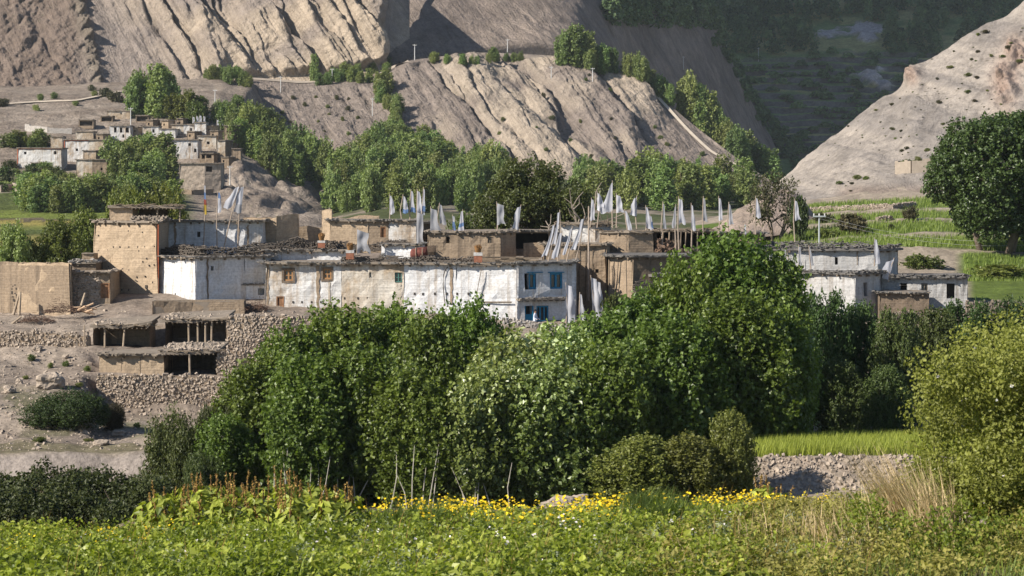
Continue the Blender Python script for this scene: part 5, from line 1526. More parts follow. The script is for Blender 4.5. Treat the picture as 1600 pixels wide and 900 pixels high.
for a0, a1 in ((u0, u0 + .09), (u1 - .09, u1)): mb.obox(w_.P((a0 + a1) / 2, (v0 + v1) / 2, -0.06), w_.d * .045, (0, 0, (v1 - v0) / 2), w_.n * .05)
mb.build('half_door', m_frame_blue, H6.root)
mb = MB(); ua, va = w_.uv(808, 468); ub, _ = w_.uv(883, 468)
mb.obox(w_.P((ua + ub) / 2, va, 0.22), w_.d * (ub - ua) / 2, (0, 0, 0.07), w_.n * 0.36); sl = mb.build('ledge_roof', m_roofmud, H6.root)
mb = MB(); ragged(g, w_.P(ua, va, .45)[:2], w_.P(ub, va, .45)[:2], w_.z0 + va + 0.06, mb, n_per_m=9, hmax=.08, out=0.1)
for k in range(8): mb.obox(w_.P(ua + (ub - ua) * (k + .5) / 8, va - .11, .2), w_.d * .05, (0, 0, .05), w_.n * .3)
mb.build('ledge_slates', m_slate, H6.root, kind='stuff')
dry_wall('low_wall', 'low dark stone wall at the foot of the blue-windowed house', [HILL.atY(x, 173.5) for x in (785, 850, 925)], 0.55, g, mat=m_stone_grey)

# mud ruins behind
def ruin(label, front, top, base, mat, topf, thick=0.6, seed=0, name='ruined_wall', depth=None):
    Y0 = front[0][1]
    z1, z0 = zof(top, Y0), zof(base, Y0)
    Fp = [xy(*f) for f in front]
    e = empty(name, (*np.mean(Fp, 0), z0), label, 'ruin', 'ruined mud walls')
    for i, (a, b) in enumerate(zip(Fp[:-1], Fp[1:])):
        w = Wall(a, b, z0, z1, 0.01)
        tf = (lambda o: (lambda u: topf(o + u)))(i * 3.7)
        f = w.panel([], tf, 0.06, seed + i, step=0.4)
        f.build('wall', mat, e)
        w2 = Wall(b + np.array([0, thick]), a + np.array([0, thick]), z0, z1, 0.0)
        w2.panel([], lambda u, L=w.L, o=i * 3.7: topf(o + L - u), 0.05, seed + 5, step=0.4).build('wall', mat, e)
        us = np.linspace(0, w.L, 24)
        tp = np.array([w.P(u, z1 - z0 + tf(u), 0) for u in us]); bk = tp.copy(); bk[:, 1] += thick
        V = np.concatenate([tp, bk]); n = len(us)
        obj_np('wall_top', V, np.array([[k, k + 1, n + k + 1, n + k] for k in range(n - 1)]), mat, e)
        mb = MB(); mb.obox((w.P(0, 0) + w.P(0, z1 - z0 + tf(0)) + np.array([0, thick, 0])) / 2, (0.02, 0, 0), (0, thick / 2, 0), (0, 0, (z1 - z0 + tf(0)) / 2)); mb.obox((w.P(w.L, 0) + w.P(w.L, z1 - z0 + tf(w.L)) + np.array([0, thick, 0])) / 2, (0.02, 0, 0), (0, thick / 2, 0), (0, 0, (z1 - z0 + tf(w.L)) / 2)); mb.build('wall_end', mat, e)
    return e
jag = lambda s, a: (lambda u: a * float(fbm(u * 0.7 + s, s * 3.3, oct=4, seed=int(s))))
ruin('broken mud wall with crumbling top behind the flag poles', [(380, 190), (432, 189.5), (466, 190.5)], 340, 400, m_tan, jag(3, 0.28))
ruin('low broken mud wall between the ruin and the pale mud house', [(465, 191.5), (508, 191.5)], 352, 395, m_mud, jag(5, 0.35), seed=3)
ruin('curved stump of a mud tower beside the pale ruin', [(503, 190), (518, 189.5)], 324, 385, m_tan, jag(8, 0.6), seed=6)
ruin('long pale ruined mud wall with notched top', [(517, 196), (592, 196)], 338, 385, m_tan, jag(11, 0.22), seed=8)
H7 = House('pale mud house with a small brown door behind the wood stacks', [(515, 189.5), (575, 189.2), (607, 189.2), (651, 189)], 346, 395, 6, [m_tan, m_mud, m_white_worn], seed=7, roof_over=0.25)
o1 = H7.hole(1, 594, 603, 354, 371); H7.finish(); door_part(H7.walls[1], o1, H7.root, m_door_brown)
H7b = House('narrow shaded mud house next to the tall cloth banners', [(651, 190), (672, 190.6)], 350, 395, 4, [m_mud_dark], seed=71, beams=False); H7b.finish()  # dark mud carries this house's shade in its colour
H7c = House('low white house front beside the red bundle', [(596, 183.8), (661, 183)], 383.5, 404, 4, [m_white], seed=72, roof_over=0.25, roof_t=0.1); H7c.finish()
H8 = House('tan mud house with a grated hole below the two single flags', [(668, 187), (782, 186.4), (806, 188.2)], 364, 412, 7, [m_mud, m_mud], seed=8, roof_over=0.2, edge_mat=m_roofmud)
o1 = H8.hole(0, 697, 702, 370.5, 377, 0.4); o2 = H8.hole(0, 762, 770, 370, 380, 0.3); H8.finish()
hole_part(H8.walls[0], o1, H8.root, .4); window_part(H8.walls[0], o2, H8.root, m_mud_dark, cols=3, rows=3, fw=0.05, mull=0.03)
# house with the dark loggia
H9 = House('mud house with a wide dark loggia under the old tree', [(798, 190.5), (868, 190.5)], 362.5, 400, 6, [m_mud], seed=9, roof_over=0.3, edge_mat=m_slate)
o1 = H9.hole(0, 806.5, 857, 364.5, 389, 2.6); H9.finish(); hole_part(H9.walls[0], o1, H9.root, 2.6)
w = Wall(xy(818, 188.6), xy(872, 188.6), zof(402, 188.6), zof(379.5, 188.6)); w.panel([], jag(4, .06), .03, 5).build('parapet', m_mud, H9.root)
mb = MB(); mb.poly_prism([xy(818, 188.6), xy(872, 188.6), xy(872, 189.1), xy(818, 189.1)], zof(402, 188.6), zof(379.9, 188.6)); mb.build('parapet', m_mud, H9.root)
H10 = House('whitewashed mud house below the cluster of white flags', [(872, 193), (930, 192.5), (955, 193)], 351, 396, 6, [m_white_worn, m_white_grey], seed=10, roof_over=0.3, edge_mat=m_beam, edge_kw=dict(slab=False, n_per_m=14)); H10.finish()
H11 = House('tall brown mud house streaked by rain behind the blue-windowed house', [(848, 184), (948, 183.5), (955, 186)], 384, 500, 7, [m_mud, m_mud], seed=11, roof_over=0.05, edge=True, edge_mat=m_roofmud, beams=False)
o1 = H11.hole(0, 930, 934.5, 420.5, 426, 0.4); H11.finish(); hole_part(H11.walls[0], o1, H11.root, .4)
for x in (905, 915, 926): stain(H11.walls[0], x, 388, 470, 3, H11.root, m_mud_dark)
w = Wall(xy(884, 183.6), xy(941, 183.4), H11.zt, zof(381, 183.6)); w.panel([], jag(6, .06), .03, 5).build('parapet', m_mud, H11.root)
H12 = House('mud house with slate eaves and a brushwood bundle on its balcony', [(950, 181.5), (988, 179), (1062, 180.5), (1090, 181)], 401, 500, 7, [m_mud, m_mud_dark, m_mud_dark], seed=12, roof_over=0.35, roof_mat=m_slate)  # right-hand faces in darker mud: their shade is painted in
H12.finish()
w_ = H12.walls[1]; a_, b2 = w_.uv(985.5, 456); c_, d_ = w_.uv(1021, 436)
mb = MB(); mb.obox(w_.P((a_ + c_) / 2, b2 - .05, .35), w_.d * (c_ - a_) / 2, (0, 0, .06), w_.n * .35); mb.build('balcony', m_beam, H12.root)
firewood('brushwood_bundle', w_.P(a_ + .05, 0, .5)[:2], w_.P(c_ - .05, 0, .5)[:2], w_.z0 + b2 + 0.02, 0.45, d_ - b2, 'dark brushwood bundle stacked on the small balcony', None, 21, dens=1.6, cross=.35, r=(.025, .05))
w = Wall(w_.P(w_.uv(1021, 470)[0], 0, .7)[:2], w_.P(w_.uv(1034, 470)[0], 0, .7)[:2], w_.z0, w_.z0 + w_.uv(1021, 433)[1], 0); w.panel([], None, .02).build('pillar', m_mud, H12.root)
mb = MB(); c_, d_ = w_.uv(1030, 430); mb.obox(w_.P(c_, d_, .5), w_.d * 0.9, (0, 0, .1), w_.n * .55); ragged(g, w_.P(c_ - .9, 0, 1.0)[:2], w_.P(c_ + .9, 0, 1.0)[:2], w_.z0 + d_ + .1, mb, n_per_m=10); mb.build('porch_roof', m_slate, H12.root)
mb = MB(); mb.tube([w_.P(0.2 - .9, w_.uv(955, y)[1], .5 + k * .02) for k, y in enumerate((405, 415, 430, 450, 470))], .03, 5); mb.build('hanging_cable', m_dark_in, H12.root)
H13 = House('square mud house with a plain wall behind the slate-eaved house', [(938, 190), (982, 188.8), (1021, 189.4)], 364, 412, 6, [m_mud, m_mud], seed=13, roof_over=0.12, edge_mat=m_beam, edge_kw=dict(slab=False)); H13.finish()
stain(H13.walls[0], 963, 367, 392, 2.5, H13.root, m_mud_dark); stain(H13.walls[0], 979, 367, 392, 2.5, H13.root, m_mud_dark)
# open loggia on posts
H14 = House('open mud loggia on thin posts with a heap of dry dung', [(1022, 191), (1110, 191)], 362, 405, 6, [m_mud_dark], seed=14, roof_over=0.4, edge_mat=m_beam, edge_kw=dict(slab=False, n_per_m=14))
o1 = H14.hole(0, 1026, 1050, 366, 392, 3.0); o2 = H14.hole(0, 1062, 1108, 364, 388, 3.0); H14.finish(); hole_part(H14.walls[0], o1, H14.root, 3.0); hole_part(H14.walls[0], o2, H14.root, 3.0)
for x in (1036, 1046, 1064, 1072, 1081, 1090):
    p = xy(x, 190.3); mb = MB(); mb.tube([(p[0] + g.normal(0, .1), p[1], zof(392, 190)), (p[0], p[1], zof(362.5, 190))], .055, 5); mb.build('post', m_post, H14.root)
Cs = np.array([[*xy(1037 + g.normal(0, 7), 189.8 + g.normal(0, .3)), zof(394, 190) + abs(g.normal(0, .4))] for k in range(160)])
V, Q = stones_np(Cs, g.uniform(.12, .3, (160, 3)), g); tag(obj_np('dung_heap', V, Q, flat_mat('dry_dung', (.13, .085, .06), .95, .4, 3), None, (*xy(1037, 189.8), zof(396, 190))), 'heap of dry brown dung cakes in front of the open loggia', 'heap')
H15 = House('long low mud house behind the tallest poplar', [(1105, 192), (1195, 191)], 366, 420, 6, [m_mud_dark], seed=15, roof_over=0.3, edge_mat=m_slate)
H15.finish()
# right-hand houses
H16 = House('white house tinted grey for shade, with a wide dark slate roof and wind-blown flag', [(1168, 191.5), (1258, 190.5), (1372, 189.6), (1404, 192)], 391, 455, 7, [m_white_grey, m_white_grey, m_white_grey], seed=16, roof_over=0.35, roof_mat=m_slate, edge_kw=dict(n_per_m=26, hmax=0.5, inn=1.2))
o1 = H16.hole(1, 1304.5, 1309, 402, 413.5, .5); H16.finish(); hole_part(H16.walls[1], o1, H16.root, .5)
stain(H16.walls[1], 1339.5, 393, 414, 2.5, H16.root, m_mud_dark)
mb = MB(); ragged(g, xy(1190, 194), xy(1370, 193), H16.zt + .3, mb, n_per_m=22, hmax=.45, inn=1.5, out=1.0); tag(mb.build('slate_heap', m_slate, None, loc=(*xy(1280, 193.5), H16.zt + .3), kind='stuff'), 'loose dark slates heaped along the wide grey roof', 'slates')
H17 = House('white corner house with a tall narrow window and dark eaves', [(1243, 187.5), (1336, 184.2), (1378, 186)], 427, 495, 6, [m_white_grey, m_white_grey], seed=17, roof_over=0.32, roof_mat=m_slate, edge_kw=dict(n_per_m=18, hmax=.28))
o1 = H17.hole(1, 1350, 1356.5, 441.5, 463, .5); o0 = H17.hole(0, 1265.5, 1268.5, 452, 462, .5); H17.finish(); hole_part(H17.walls[1], o1, H17.root, .5); hole_part(H17.walls[0], o0, H17.root, .5)
H18 = House('low end house with three dark openings under a slate roof', [(1376, 188.5), (1512, 187.6)], 434, 482, 6, [m_white_grey], seed=18, roof_over=0.4, roof_mat=m_slate, edge_kw=dict(n_per_m=18, hmax=.22))
os3 = [H18.hole(0, 1407, 1417, 446, 455.5, .9), H18.hole(0, 1439.5, 1449.5, 443.5, 455, .6), H18.hole(0, 1479, 1492, 443, 466, .9)]
H18.finish()
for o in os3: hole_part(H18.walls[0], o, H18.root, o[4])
window_part(H18.walls[0], os3[1], H18.root, m_beam, cols=2, rows=1, fw=.06, mull=.03)
H19 = House('low mud outhouse with a row of roof beams under the end house', [(1374, 184.5), (1452, 184)], 459, 500, 3.5, [m_mud_dark], seed=19, roof_over=0.25, edge_mat=m_slate); H19.finish()
mb = MB(); pa = np.array([-.0, 0]);
dry_wall('stone_wall', 'stone wall in painted shade below the low mud outhouse', [HILL.atY(x, 181) for x in (1395, 1450, 1520)], [1.5, 1.6, 1.0], g, mat=m_roofmud)  # darker material puts the wall's shade into its colour
dry_wall('stone_wall', 'low field wall running on from the end house', [HILL.atY(x, 186.5) for x in (1510, 1560, 1640)], [1.2, 1.1, 1.1], g, mat=m_roofmud)  # darkened for shade like the wall above

# compound wall and stone hut on the left
U1 = House('long tan mud compound wall with a cracked rough end', [(-90, 180), (27, 177.4), (110, 175.8)], 409, 500, 1.0, [m_mud, m_tan], seed=20, roof=False, name='compound_wall', cat='wall', group=None, topf=jag(2, .16), side_mat=m_tan)
U1.finish()
mb = MB(); mb.poly_prism([xy(-90, 180.05), xy(27, 177.45), xy(110, 175.85), xy(110, 176.9), xy(27, 178.5), xy(-90, 181)], U1.zb, U1.zt - .2)
ragged(g, xy(-90, 180.4), xy(110, 176.3), U1.zt - .12, mb, n_per_m=7, hmax=.15, inn=.4); mb.build('wall_top', m_mud, U1.root)
V = []; mb = MB()
for k in range(30):
    u, v = U1.walls[0].uv(g.uniform(18, 27), g.uniform(412, 490)); mb.obox(U1.walls[0].P(u, v, -.01), U1.walls[0].d * g.uniform(.03, .09), (0, 0, g.uniform(.04, .1)), U1.walls[0].n * .04)
mb.build('cracks', m_dark_in, U1.root, kind='stuff')  # dark blocks stand for the shade inside the cracks
U2 = House('rough stone hut with a brown plank door by the tower', [(110, 177.2), (172, 177.2)], 427, 482, 5, [m_mud], seed=21, edge_mat=m_stone, roof_over=.15, name='stone_hut', cat='hut', group=None)
o1 = U2.hole(0, 157, 171, 442, 466); U2.finish(); door_part(U2.walls[0], o1, U2.root, m_door_brown, planks=5)
Ws = U2.walls[0]; Cs, Ss = [], []
for k in range(420):
    u, v = Ws.uv(g.uniform(111, 156), g.uniform(428, 480)); Cs.append(Ws.P(u, v, .0)); Ss.append([g.uniform(.15, .34), .12, g.uniform(.09, .18)])
V, Q = stones_np(np.array(Cs), np.array(Ss), g); obj_np('stones', V, Q, m_stone, U2.root, kind='stuff')
U3 = House('small dark rubble shelter behind the compound wall', [(108, 180), (150, 180)], 412, 450, 3, [m_mud_dark], seed=22, roof_over=.2, edge_mat=m_stone_grey, name='rubble_shelter', cat='hut', group=None, edge_kw=dict(n_per_m=20, hmax=.3)); U3.finish()
U4 = House('little mud block on the roof beside the tower', [(127, 181), (146, 181)], 397, 420, 2, [m_mud], seed=23, roof=True, beams=False, roof_over=.05, roof_t=.05, edge=False, name='mud_block', cat='hut', group=None); U4.finish()

# mud retaining wall, stone terraces, animal sheds
R1 = House('grey mud retaining wall below the white houses', [(238, 173.6), (300, 174.4), (382, 174.6)], 470.5, 500, 1.0, [m_mud, m_mud], seed=24, roof=False, name='retaining_wall', cat='wall', group=None, topf=jag(9, .1)); R1.finish()
mb = MB(); mb.poly_prism([xy(238, 173.65), xy(300, 174.45), xy(382, 174.65), xy(382, 178), xy(300, 178.4), xy(238, 177.6)], R1.zb, R1.zt - .08); mb.build('fill', m_roofmud, R1.root)
dry_wall('stone_wall', 'tall stone terrace wall beside the open shed and the poplars', [at(354, 545, 160.4), at(390, 545, 160.3), at(450, 545, 160.5), at(520, 545, 161)], [2.3, 2.35, 2.35, 2.1], g)
dry_wall('stone_wall', 'stone facing of the middle terrace beside the lower shed', [at(339, 592, 154.0), at(372, 592, 154), at(430, 592, 154.3), at(480, 592, 154.6)], [1.9, 2.0, 1.9, 1.8], g)
dry_wall('stone_wall', 'broad stone wall carrying the lower shed', [at(152, 647, 151.6), at(200, 647, 151.5), at(262, 647, 151.6), at(350, 644, 151.8), at(412, 640, 152.4)], [2.65, 2.65, 2.62, 2.3, 2.0], g)
e_ = dry_wall('stone_wall', 'crumbling stone terrace edge left of the sheds', [HILL.atY(x, 160.5) for x in (-40, 40, 90, 140)], [1.0, 1.15, 0.95, .7], g, top_jag=.3)
def shed(label, front, top, foot, depth, back_mat, posts, roofrise=0.0, seed=0, side=True, over=0.35, closed=None):
    """an open-fronted shed: back and side walls, posts, brush and mud roof"""
    gg = np.random.default_rng(seed + 700)
    Y0 = front[0][1]; z1, z0 = zof(top, Y0), zof(foot, Y0)
    A, B = xy(*front[0]), xy(*front[1])
    e = empty('animal_shed', (*((A + B) / 2), z0), label, 'shed', 'open animal sheds')
    bk = np.array([0, depth])
    Wall(A + bk, B + bk, z0, z1 + .1, 0).panel([], None, .05, seed).build('back_wall', back_mat, e)
    Wall(A + bk, A, z0, z1, 0).panel([], None, .05, seed).build('side_wall', back_mat, e)     # faces outward left
    Wall(A, A + bk, z0, z1, 0).panel([], None, .05, seed).build('side_wall', back_mat, e)
    Wall(B, B + bk, z0, z1, 0).panel([], None, .05, seed).build('side_wall', back_mat, e)
    Wall(B + bk, B, z0, z1, 0).panel([], None, .05, seed).build('side_wall', back_mat, e)
    n = 9
    fr = [A + (B - A) * t + np.array([0, -over]) + gg.normal(0, .05, 2) for t in np.linspace(-.06, 1.05, n)]
    poly = np.array(fr + [B + bk + [.3, .3], A + bk + [-.3, .3]])
    sag = np.r_[np.interp(np.linspace(0, 1, n), [0, .5, 1], [0, -.06, roofrise]), roofrise + .25, .25] + gg.normal(0, .03, n + 2)
    mb = MB(); mb.poly_prism(poly, z1 + sag, z1 + sag + .16); mb.build('roof', m_roofmud, e)
    mb = MB()
    for a, b in zip(poly[:n - 1], poly[1:n]): ragged(gg, a, b, z1 + .12, mb, n_per_m=9, slab=False, hmax=.1, out=.1); ragged(gg, a, b, z1 + .13, mb, n_per_m=7, hmax=.12, out=.05, inn=1.5)
    for k in range(12):
        p = A + (B - A) * (k + .5) / 12; mb.tube([(p[0], p[1] - over - .15, z1 - .03), (p[0], p[1] + depth, z1 + .05)], .05, 5)
    mb.build('roof_brush', m_beam, e, kind='stuff')
    Cs = []
    for k in range(150):
        p = A + (B - A) * gg.uniform(-.05, 1.05) + np.array([0, gg.uniform(-over, depth)]); Cs.append([*p, z1 + .17 + gg.uniform(-.03, .09) + .06 * (p[1] - A[1])])
    V, Q = stones_np(np.array(Cs), gg.uniform(.1, .3, (150, 3)) * [1, 1, .6], gg); obj_np('roof_rubble', V, Q, m_stone, e, kind='stuff')
    for x in posts:
        p = xy(x, Y0 - .1); mb = MB(); mb.tube([(p[0] + gg.normal(0, .05), p[1], z0 - .3), (p[0], p[1], z1 + .02)], .07, 6); mb.build('post', m_post, e)
    return e
shed('open shed with three thin posts and a rubble roof', [(146, 160.6), (234, 160.8)], 512, 545, 2.6, m_mud, (164, 195), .35, 1)
shed('dark open shed with four posts below the mud retaining wall', [(259, 160.6), (352, 160.8)], 503, 542, 3.2, m_mud_dark, (294.5, 309, 321, 331), .25, 2)  # dark back and side walls paint the shed's inner shade
S3 = House('mud-walled shed with beam ends on top of the broad stone wall', [(155, 153.4), (256, 153.2)], 556, 590, 4.5, [m_tan], seed=25, roof_over=.3, edge_mat=m_roofmud, name='mud_shed', cat='shed', group='open animal sheds'); S3.finish()
stain(S3.walls[0], 190, 558, 580, 2, S3.root, m_mud_dark); stain(S3.walls[0], 219, 558, 584, 2, S3.root, m_mud_dark)
shed('pitch-dark lower shed with a single post', [(256, 153.4), (338, 154)], 553, 588, 4.0, m_mud_dark, (296,), .1, 3, over=.3)  # inner gloom is partly the dark colour of the walls
p = HILL.atY(132, 160.3); mb = MB(); mb.tube([p, p + [0, 0, 1.5]], .05, 5); tag(mb.build('lone_post', m_post, None, loc=p), 'single thin post standing beside the open shed', 'post')
# leaning logs, poles and brush by the compound wall
for (x0, y0, x1, y1, Y, lb_) in ((21, 492, 31, 456, 175.6, 'grey log leaning against the compound wall'), (30, 492, 32, 457, 175.5, 'upright grey log beside the leaning one'), (-5, 524, 33, 495, 171, 'pale pole lying slanted at the corner of the slope'), (127, 478, 133, 458, 175.8, 'short stake leaning on the stone hut')):
    a, c = at(x0, y0, Y), at(x1, y1, Y + .4); mb = MB(); mb.tube([a, (a + c) / 2, c], [.11, .1, .08], 7); tag(mb.build('wooden_pole', m_post, None, loc=a), lb_, 'pole')
def brush_heap(px, py, Y, w, h, label, seed):
    gg = np.random.default_rng(seed); c = at(px, py, Y); mb = MB()
    for k in range(420):
        t = gg.uniform(-1, 1); p = c + np.array([t * w, gg.normal(0, .4), abs(gg.normal(0, .4)) * h * (1 - t * t)])
        d = nrm(gg.normal(0, 1, 3)) * gg.uniform(.2, .5); d[2] *= .5
        mb.tube([p, p + d], [.018, .008], 3, cap=False)
    return tag(mb.build('brush_heap', flat_mat('dry_brush', (.12, .075, .055), .95, .4, 3), None, loc=c, kind='stuff'), label, 'brushwood')
brush_heap(97, 488, 173.5, 1.3, 1.1, 'heap of reddish dry brush below the compound wall', 1)
brush_heap(58, 502, 171.5, 1.2, .6, 'low strip of dry brush on the slope edge', 2)
brush_heap(400, 484, 175.4, .9, .9, 'dry brush heap beside the door of the long house', 3)
gg = np.random.default_rng(9)
mb = MB()
for k in range(18):
    a = at(gg.uniform(112, 138), gg.uniform(479, 488), 173.8 + gg.uniform(-.3, .3)); mb.tube([a, a + np.array([gg.uniform(.4, .8), gg.normal(0, .2), gg.normal(0, .15)])], .08, 6)
tag(mb.build('log_heap', flat_mat('split_logs', (.42, .29, .19), .9, .4, 3), None, loc=at(125, 486, 173.8)), 'small heap of pale split logs near the stone hut', 'logs')

# rubble and boulders on the slope
gg = np.random.default_rng(55)
Cs, Ss = [], []
for k in range(4200):
    px = gg.uniform(-60, 470); py = gg.uniform(485, 705) if gg.uniform() < .8 else gg.uniform(560, 700)
    if px > 345 and py > 560 or (140 < px < 400 and 490 < py < 640): continue
    p = HILL.hit(px, py); s_ = .05 + .19 * gg.uniform() ** 4
    Cs.append(p + [0, 0, -s_ * .05]); Ss.append(s_ * gg.uniform(.7, 1.4, 3))
for k in range(1100):
    px = gg.uniform(1175, 1470); py = gg.uniform(712, 768) if gg.uniform() < .75 else gg.uniform(712, 735)
    p = HILL.hit(px, py); s_ = .05 + .15 * gg.uniform() ** 2.5
    Cs.append(p + [0, 0, s_ * .2]); Ss.append(s_ * gg.uniform(.7, 1.4, 3))
V, Q = stones_np(np.array(Cs), np.array(Ss), gg); tag(obj_np('rubble', V, Q, m_stone, kind='stuff'), 'loose rubble strewn over the slope and the field bank', 'rubble')
def boulder(px, py, Y, w, h, label, seed, mat=None, group='boulders', d=None, name='boulder'):
    gg = np.random.default_rng(seed)
    n, m = 34, 24
    th = np.linspace(0, 2 * np.pi, n, endpoint=False); ph = np.linspace(-.5 * np.pi, .5 * np.pi, m)
    T, Pp = np.meshgrid(th, ph)
    D = np.stack([np.cos(Pp) * np.cos(T), np.cos(Pp) * np.sin(T), np.sin(Pp)], -1)
    r = 1 + .3 * fbm(D[..., 0] * 1.6 + seed, D[..., 1] * 1.6, D[..., 2] * 1.6, oct=4, seed=seed)
    q = np.sign(D) * np.abs(D) ** .9
    V = q * r[..., None] * np.array([w / 2, (d or w) / 2, h * .62]) + at(px, py, Y) + [0, 0, h * .35]
    if w >= 4: V = V + .5 * fbm(V[..., 0] / 1.5, V[..., 1] / 1.5, V[..., 2] / .8, oct=4, seed=seed)[..., None] * D
    i = np.arange(m - 1)[:, None] * n; j = np.arange(n)[None]; j2 = (j + 1) % n
    Q = np.stack([i + j, i + j2, i + n + j2, i + n + j], -1).reshape(-1, 4)
    return tag(obj_np(name, V.reshape(-1, 3), Q, mat or m_stone, None, at(px, py, Y), smooth=False), label, 'boulder', group)
for px, py, w, h, lb_ in ((80, 605, 1.7, 1.0, 'big angular boulder with an orange face on the rubble slope'), (15, 614, .7, .5, 'pale grey boulder at the edge of the slope'), (59, 548, .6, .4, 'whitish stone below the terrace edge'),
        (103, 560, .4, .3, 'small grey stone above the big boulder'), (185, 680, .8, .35, 'flat pale stone beside the willow bush'), (158, 695, .9, .3, 'flat slab at the top of the dirt bank'), (30, 600, .5, .35, 'bluish stone near the edge of the slope'), (393, 505, .6, .8, 'upright grey slab by the terrace wall')):
    boulder(px, py, HILL.hit(px, py)[1], w, h, lb_, px)
# ------------------------------------------------------------------ the farther village on its hill
def far_house(label, front, top, base, mats, depth=7, holes=(), seed=0, name='far_house', group='houses of the far village', trim=False, foot=None, **kw):
    Y = LHILL.hit(front[0][0], base)[1]
    fr = [(p, Y + dy) for p, dy in front]
    z0 = zof(base, Y) - 0.6
    h = House(label, fr, top, base, depth, mats, seed=seed, name=name, group=group, roof_over=.25, roof_t=.22, beams=False, z_base=z0, edge_kw=dict(n_per_m=1.6, hmax=.3), **kw)
    ops = []
    for (i, x0, x1, y0, y1) in holes: ops.append((i, h.hole(i, x0, x1, y0, y1, .6)))
    h.finish()
    for i, o in ops: hole_part(h.walls[i], o, h.root, .6)
    if trim:
        w = h.walls[0]; mb = MB()
        for w in h.walls[:trim]:
            mb.obox(w.P(w.L / 2, w.z1 - w.z0 - .12, .03), w.d * w.L / 2, (0, 0, .12), w.n * .05)
        mb.obox(h.walls[0].P(.1, (h.zt - h.zb) / 2, .03), h.walls[0].d * .1, (0, 0, (h.zt - h.zb) / 2), h.walls[0].n * .05)
        mb.build('red_trim', m_ochre, h.root)
    return h
fw, ft, fm, fd = m_white_worn, m_white_mud, m_mud, m_mud_dark  # fd darkens sides turned from the sun: shade by colour
ft2 = m_tan
far_house('lowest far house, white with a red band and a mud foot', [(27, .5), (52, 0), (96, -.3)], 232, 262, [m_white_worn, fw], 8, [(1, 84, 88, 236, 241), (0, 37, 41, 237, 241)], 31, trim=2)
far_house('tallest white far house with red-painted edge and tan corner', [(100, .4), (138, 0), (165, -.4)], 219, 252, [fw, ft], 9, [(0, 118, 122, 232, 236), (1, 158, 161, 231, 240)], 32, trim=1)
far_house('square tan far house behind the lowest white one', [(79, 0), (98, 0)], 214, 234, [ft], 5, [], 33)
far_house('tan far house with a dark flat roof above the tall white one', [(118, 0), (146, -.2)], 206, 219, [ft], 6, [], 34)
far_house('small tan far house with an annex in front of the tall white one', [(130, -.2), (150, -.4), (160, .5)], 236, 256, [ft, fd], 4, [], 35)
far_house('big mud far house at the foot of the village poplars', [(119, -.5), (144, -.7), (167, -.3)], 250, 274, [m_white_mud, m_mud], 7, [(1, 157, 160, 262, 266)], 36)
far_house('two-storey white far house with four dark windows', [(171, 0), (204, 0)], 197, 216, [fw], 6, [(0, 178, 182, 201, 206), (0, 187, 192, 199, 207), (0, 196, 201, 199, 207), (0, 191, 194, 210, 215)], 37)
far_house('low dark-roofed far house under the white two-storey one', [(165, -.3), (182, -.5), (205, -.3)], 224, 240, [ft, fd], 5, [(1, 186, 196, 228, 234)], 38)
far_house('half white far house at the upper corner of the village poplars', [(222, 0), (236, 0), (248, .2)], 198, 214, [m_white_mud, fw], 6, [(1, 238, 241, 202, 207)], 39)
far_house('white far house with flat roof in the upper row', [(248, -.2), (274, -.3)], 202, 214, [fw], 6, [(0, 252, 255, 207, 211)], 40)
far_house('tan and white far house in the middle of the upper row', [(268, .8), (287, .6), (303, .8)], 195, 210, [ft, fw], 6, [(1, 297, 300, 200, 205)], 41)
far_house('wide far house half tan half white facing the valley', [(246, -.2), (268, -.6), (309, -.2)], 219, 246, [ft, m_white_worn], 8, [(1, 294, 298, 224, 228), (1, 303, 307, 232, 238)], 42)
far_house('white far house under the small flags', [(303, .6), (322, .5)], 192, 212, [fw], 5, [], 43)
far_house('tan far house stepping down the spur', [(308, 0), (338, -.2)], 213, 232, [ft], 6, [(0, 323, 327, 221, 225)], 44)
far_house('tan far house with a shaded side near the dark tower', [(339, -.2), (352, -.4), (361, 1.2)], 220, 247, [ft, fd], 5, [], 45)
far_house('dark mud tower house at the end of the far village', [(350, .4), (362, .2), (374, 1.5)], 197, 236, [fm, fd], 6, [(0, 354, 356, 203, 207)], 46)
far_house('low mud far house beside the dark tower', [(362, -.6), (376, -.4)], 233, 250, [fm], 4, [], 47)
far_house('ruined far house with dark gaps above the stone terrace', [(312, -.4), (334, -.5), (340, .5)], 240, 255, [fm, fd], 5, [(0, 315, 320, 243, 248), (0, 322, 330, 242, 247)], 48)
far_house('tan walled yard house in front of the ruined far one', [(280, -1.2), (320, -1.4), (345, 0)], 256, 296, [m_stone, m_stone], 7, [(1, 322, 332, 260, 268)], 49)
far_house('roofless tan house alone above the far village', [(167, 0), (203, -.2)], 174, 185, [ft], 5, [(0, 188, 190, 176, 179)], 50)
for px0, px1, t, b, lb_ in ((123, 146, 188, 198, 'dark cattle shelter on the bare slope above the far village'), (157, 176, 182, 191, 'small dark shelter beside the roofless tan house'), (212, 232, 181, 191, 'open shelter with thin posts below the tall poplars'), (48, 70, 255, 264, 'dark shelter at the foot of the lowest far house')):
    far_house(lb_, [(px0, 0), (px1, 0)], t, b, [fm], 4, [(0, px0 + 1.5, px1 - 1.5, t + 1.5, b - 1.5)], px0, name='cattle_shelter', group='cattle shelters by the far village', cat='shelter')
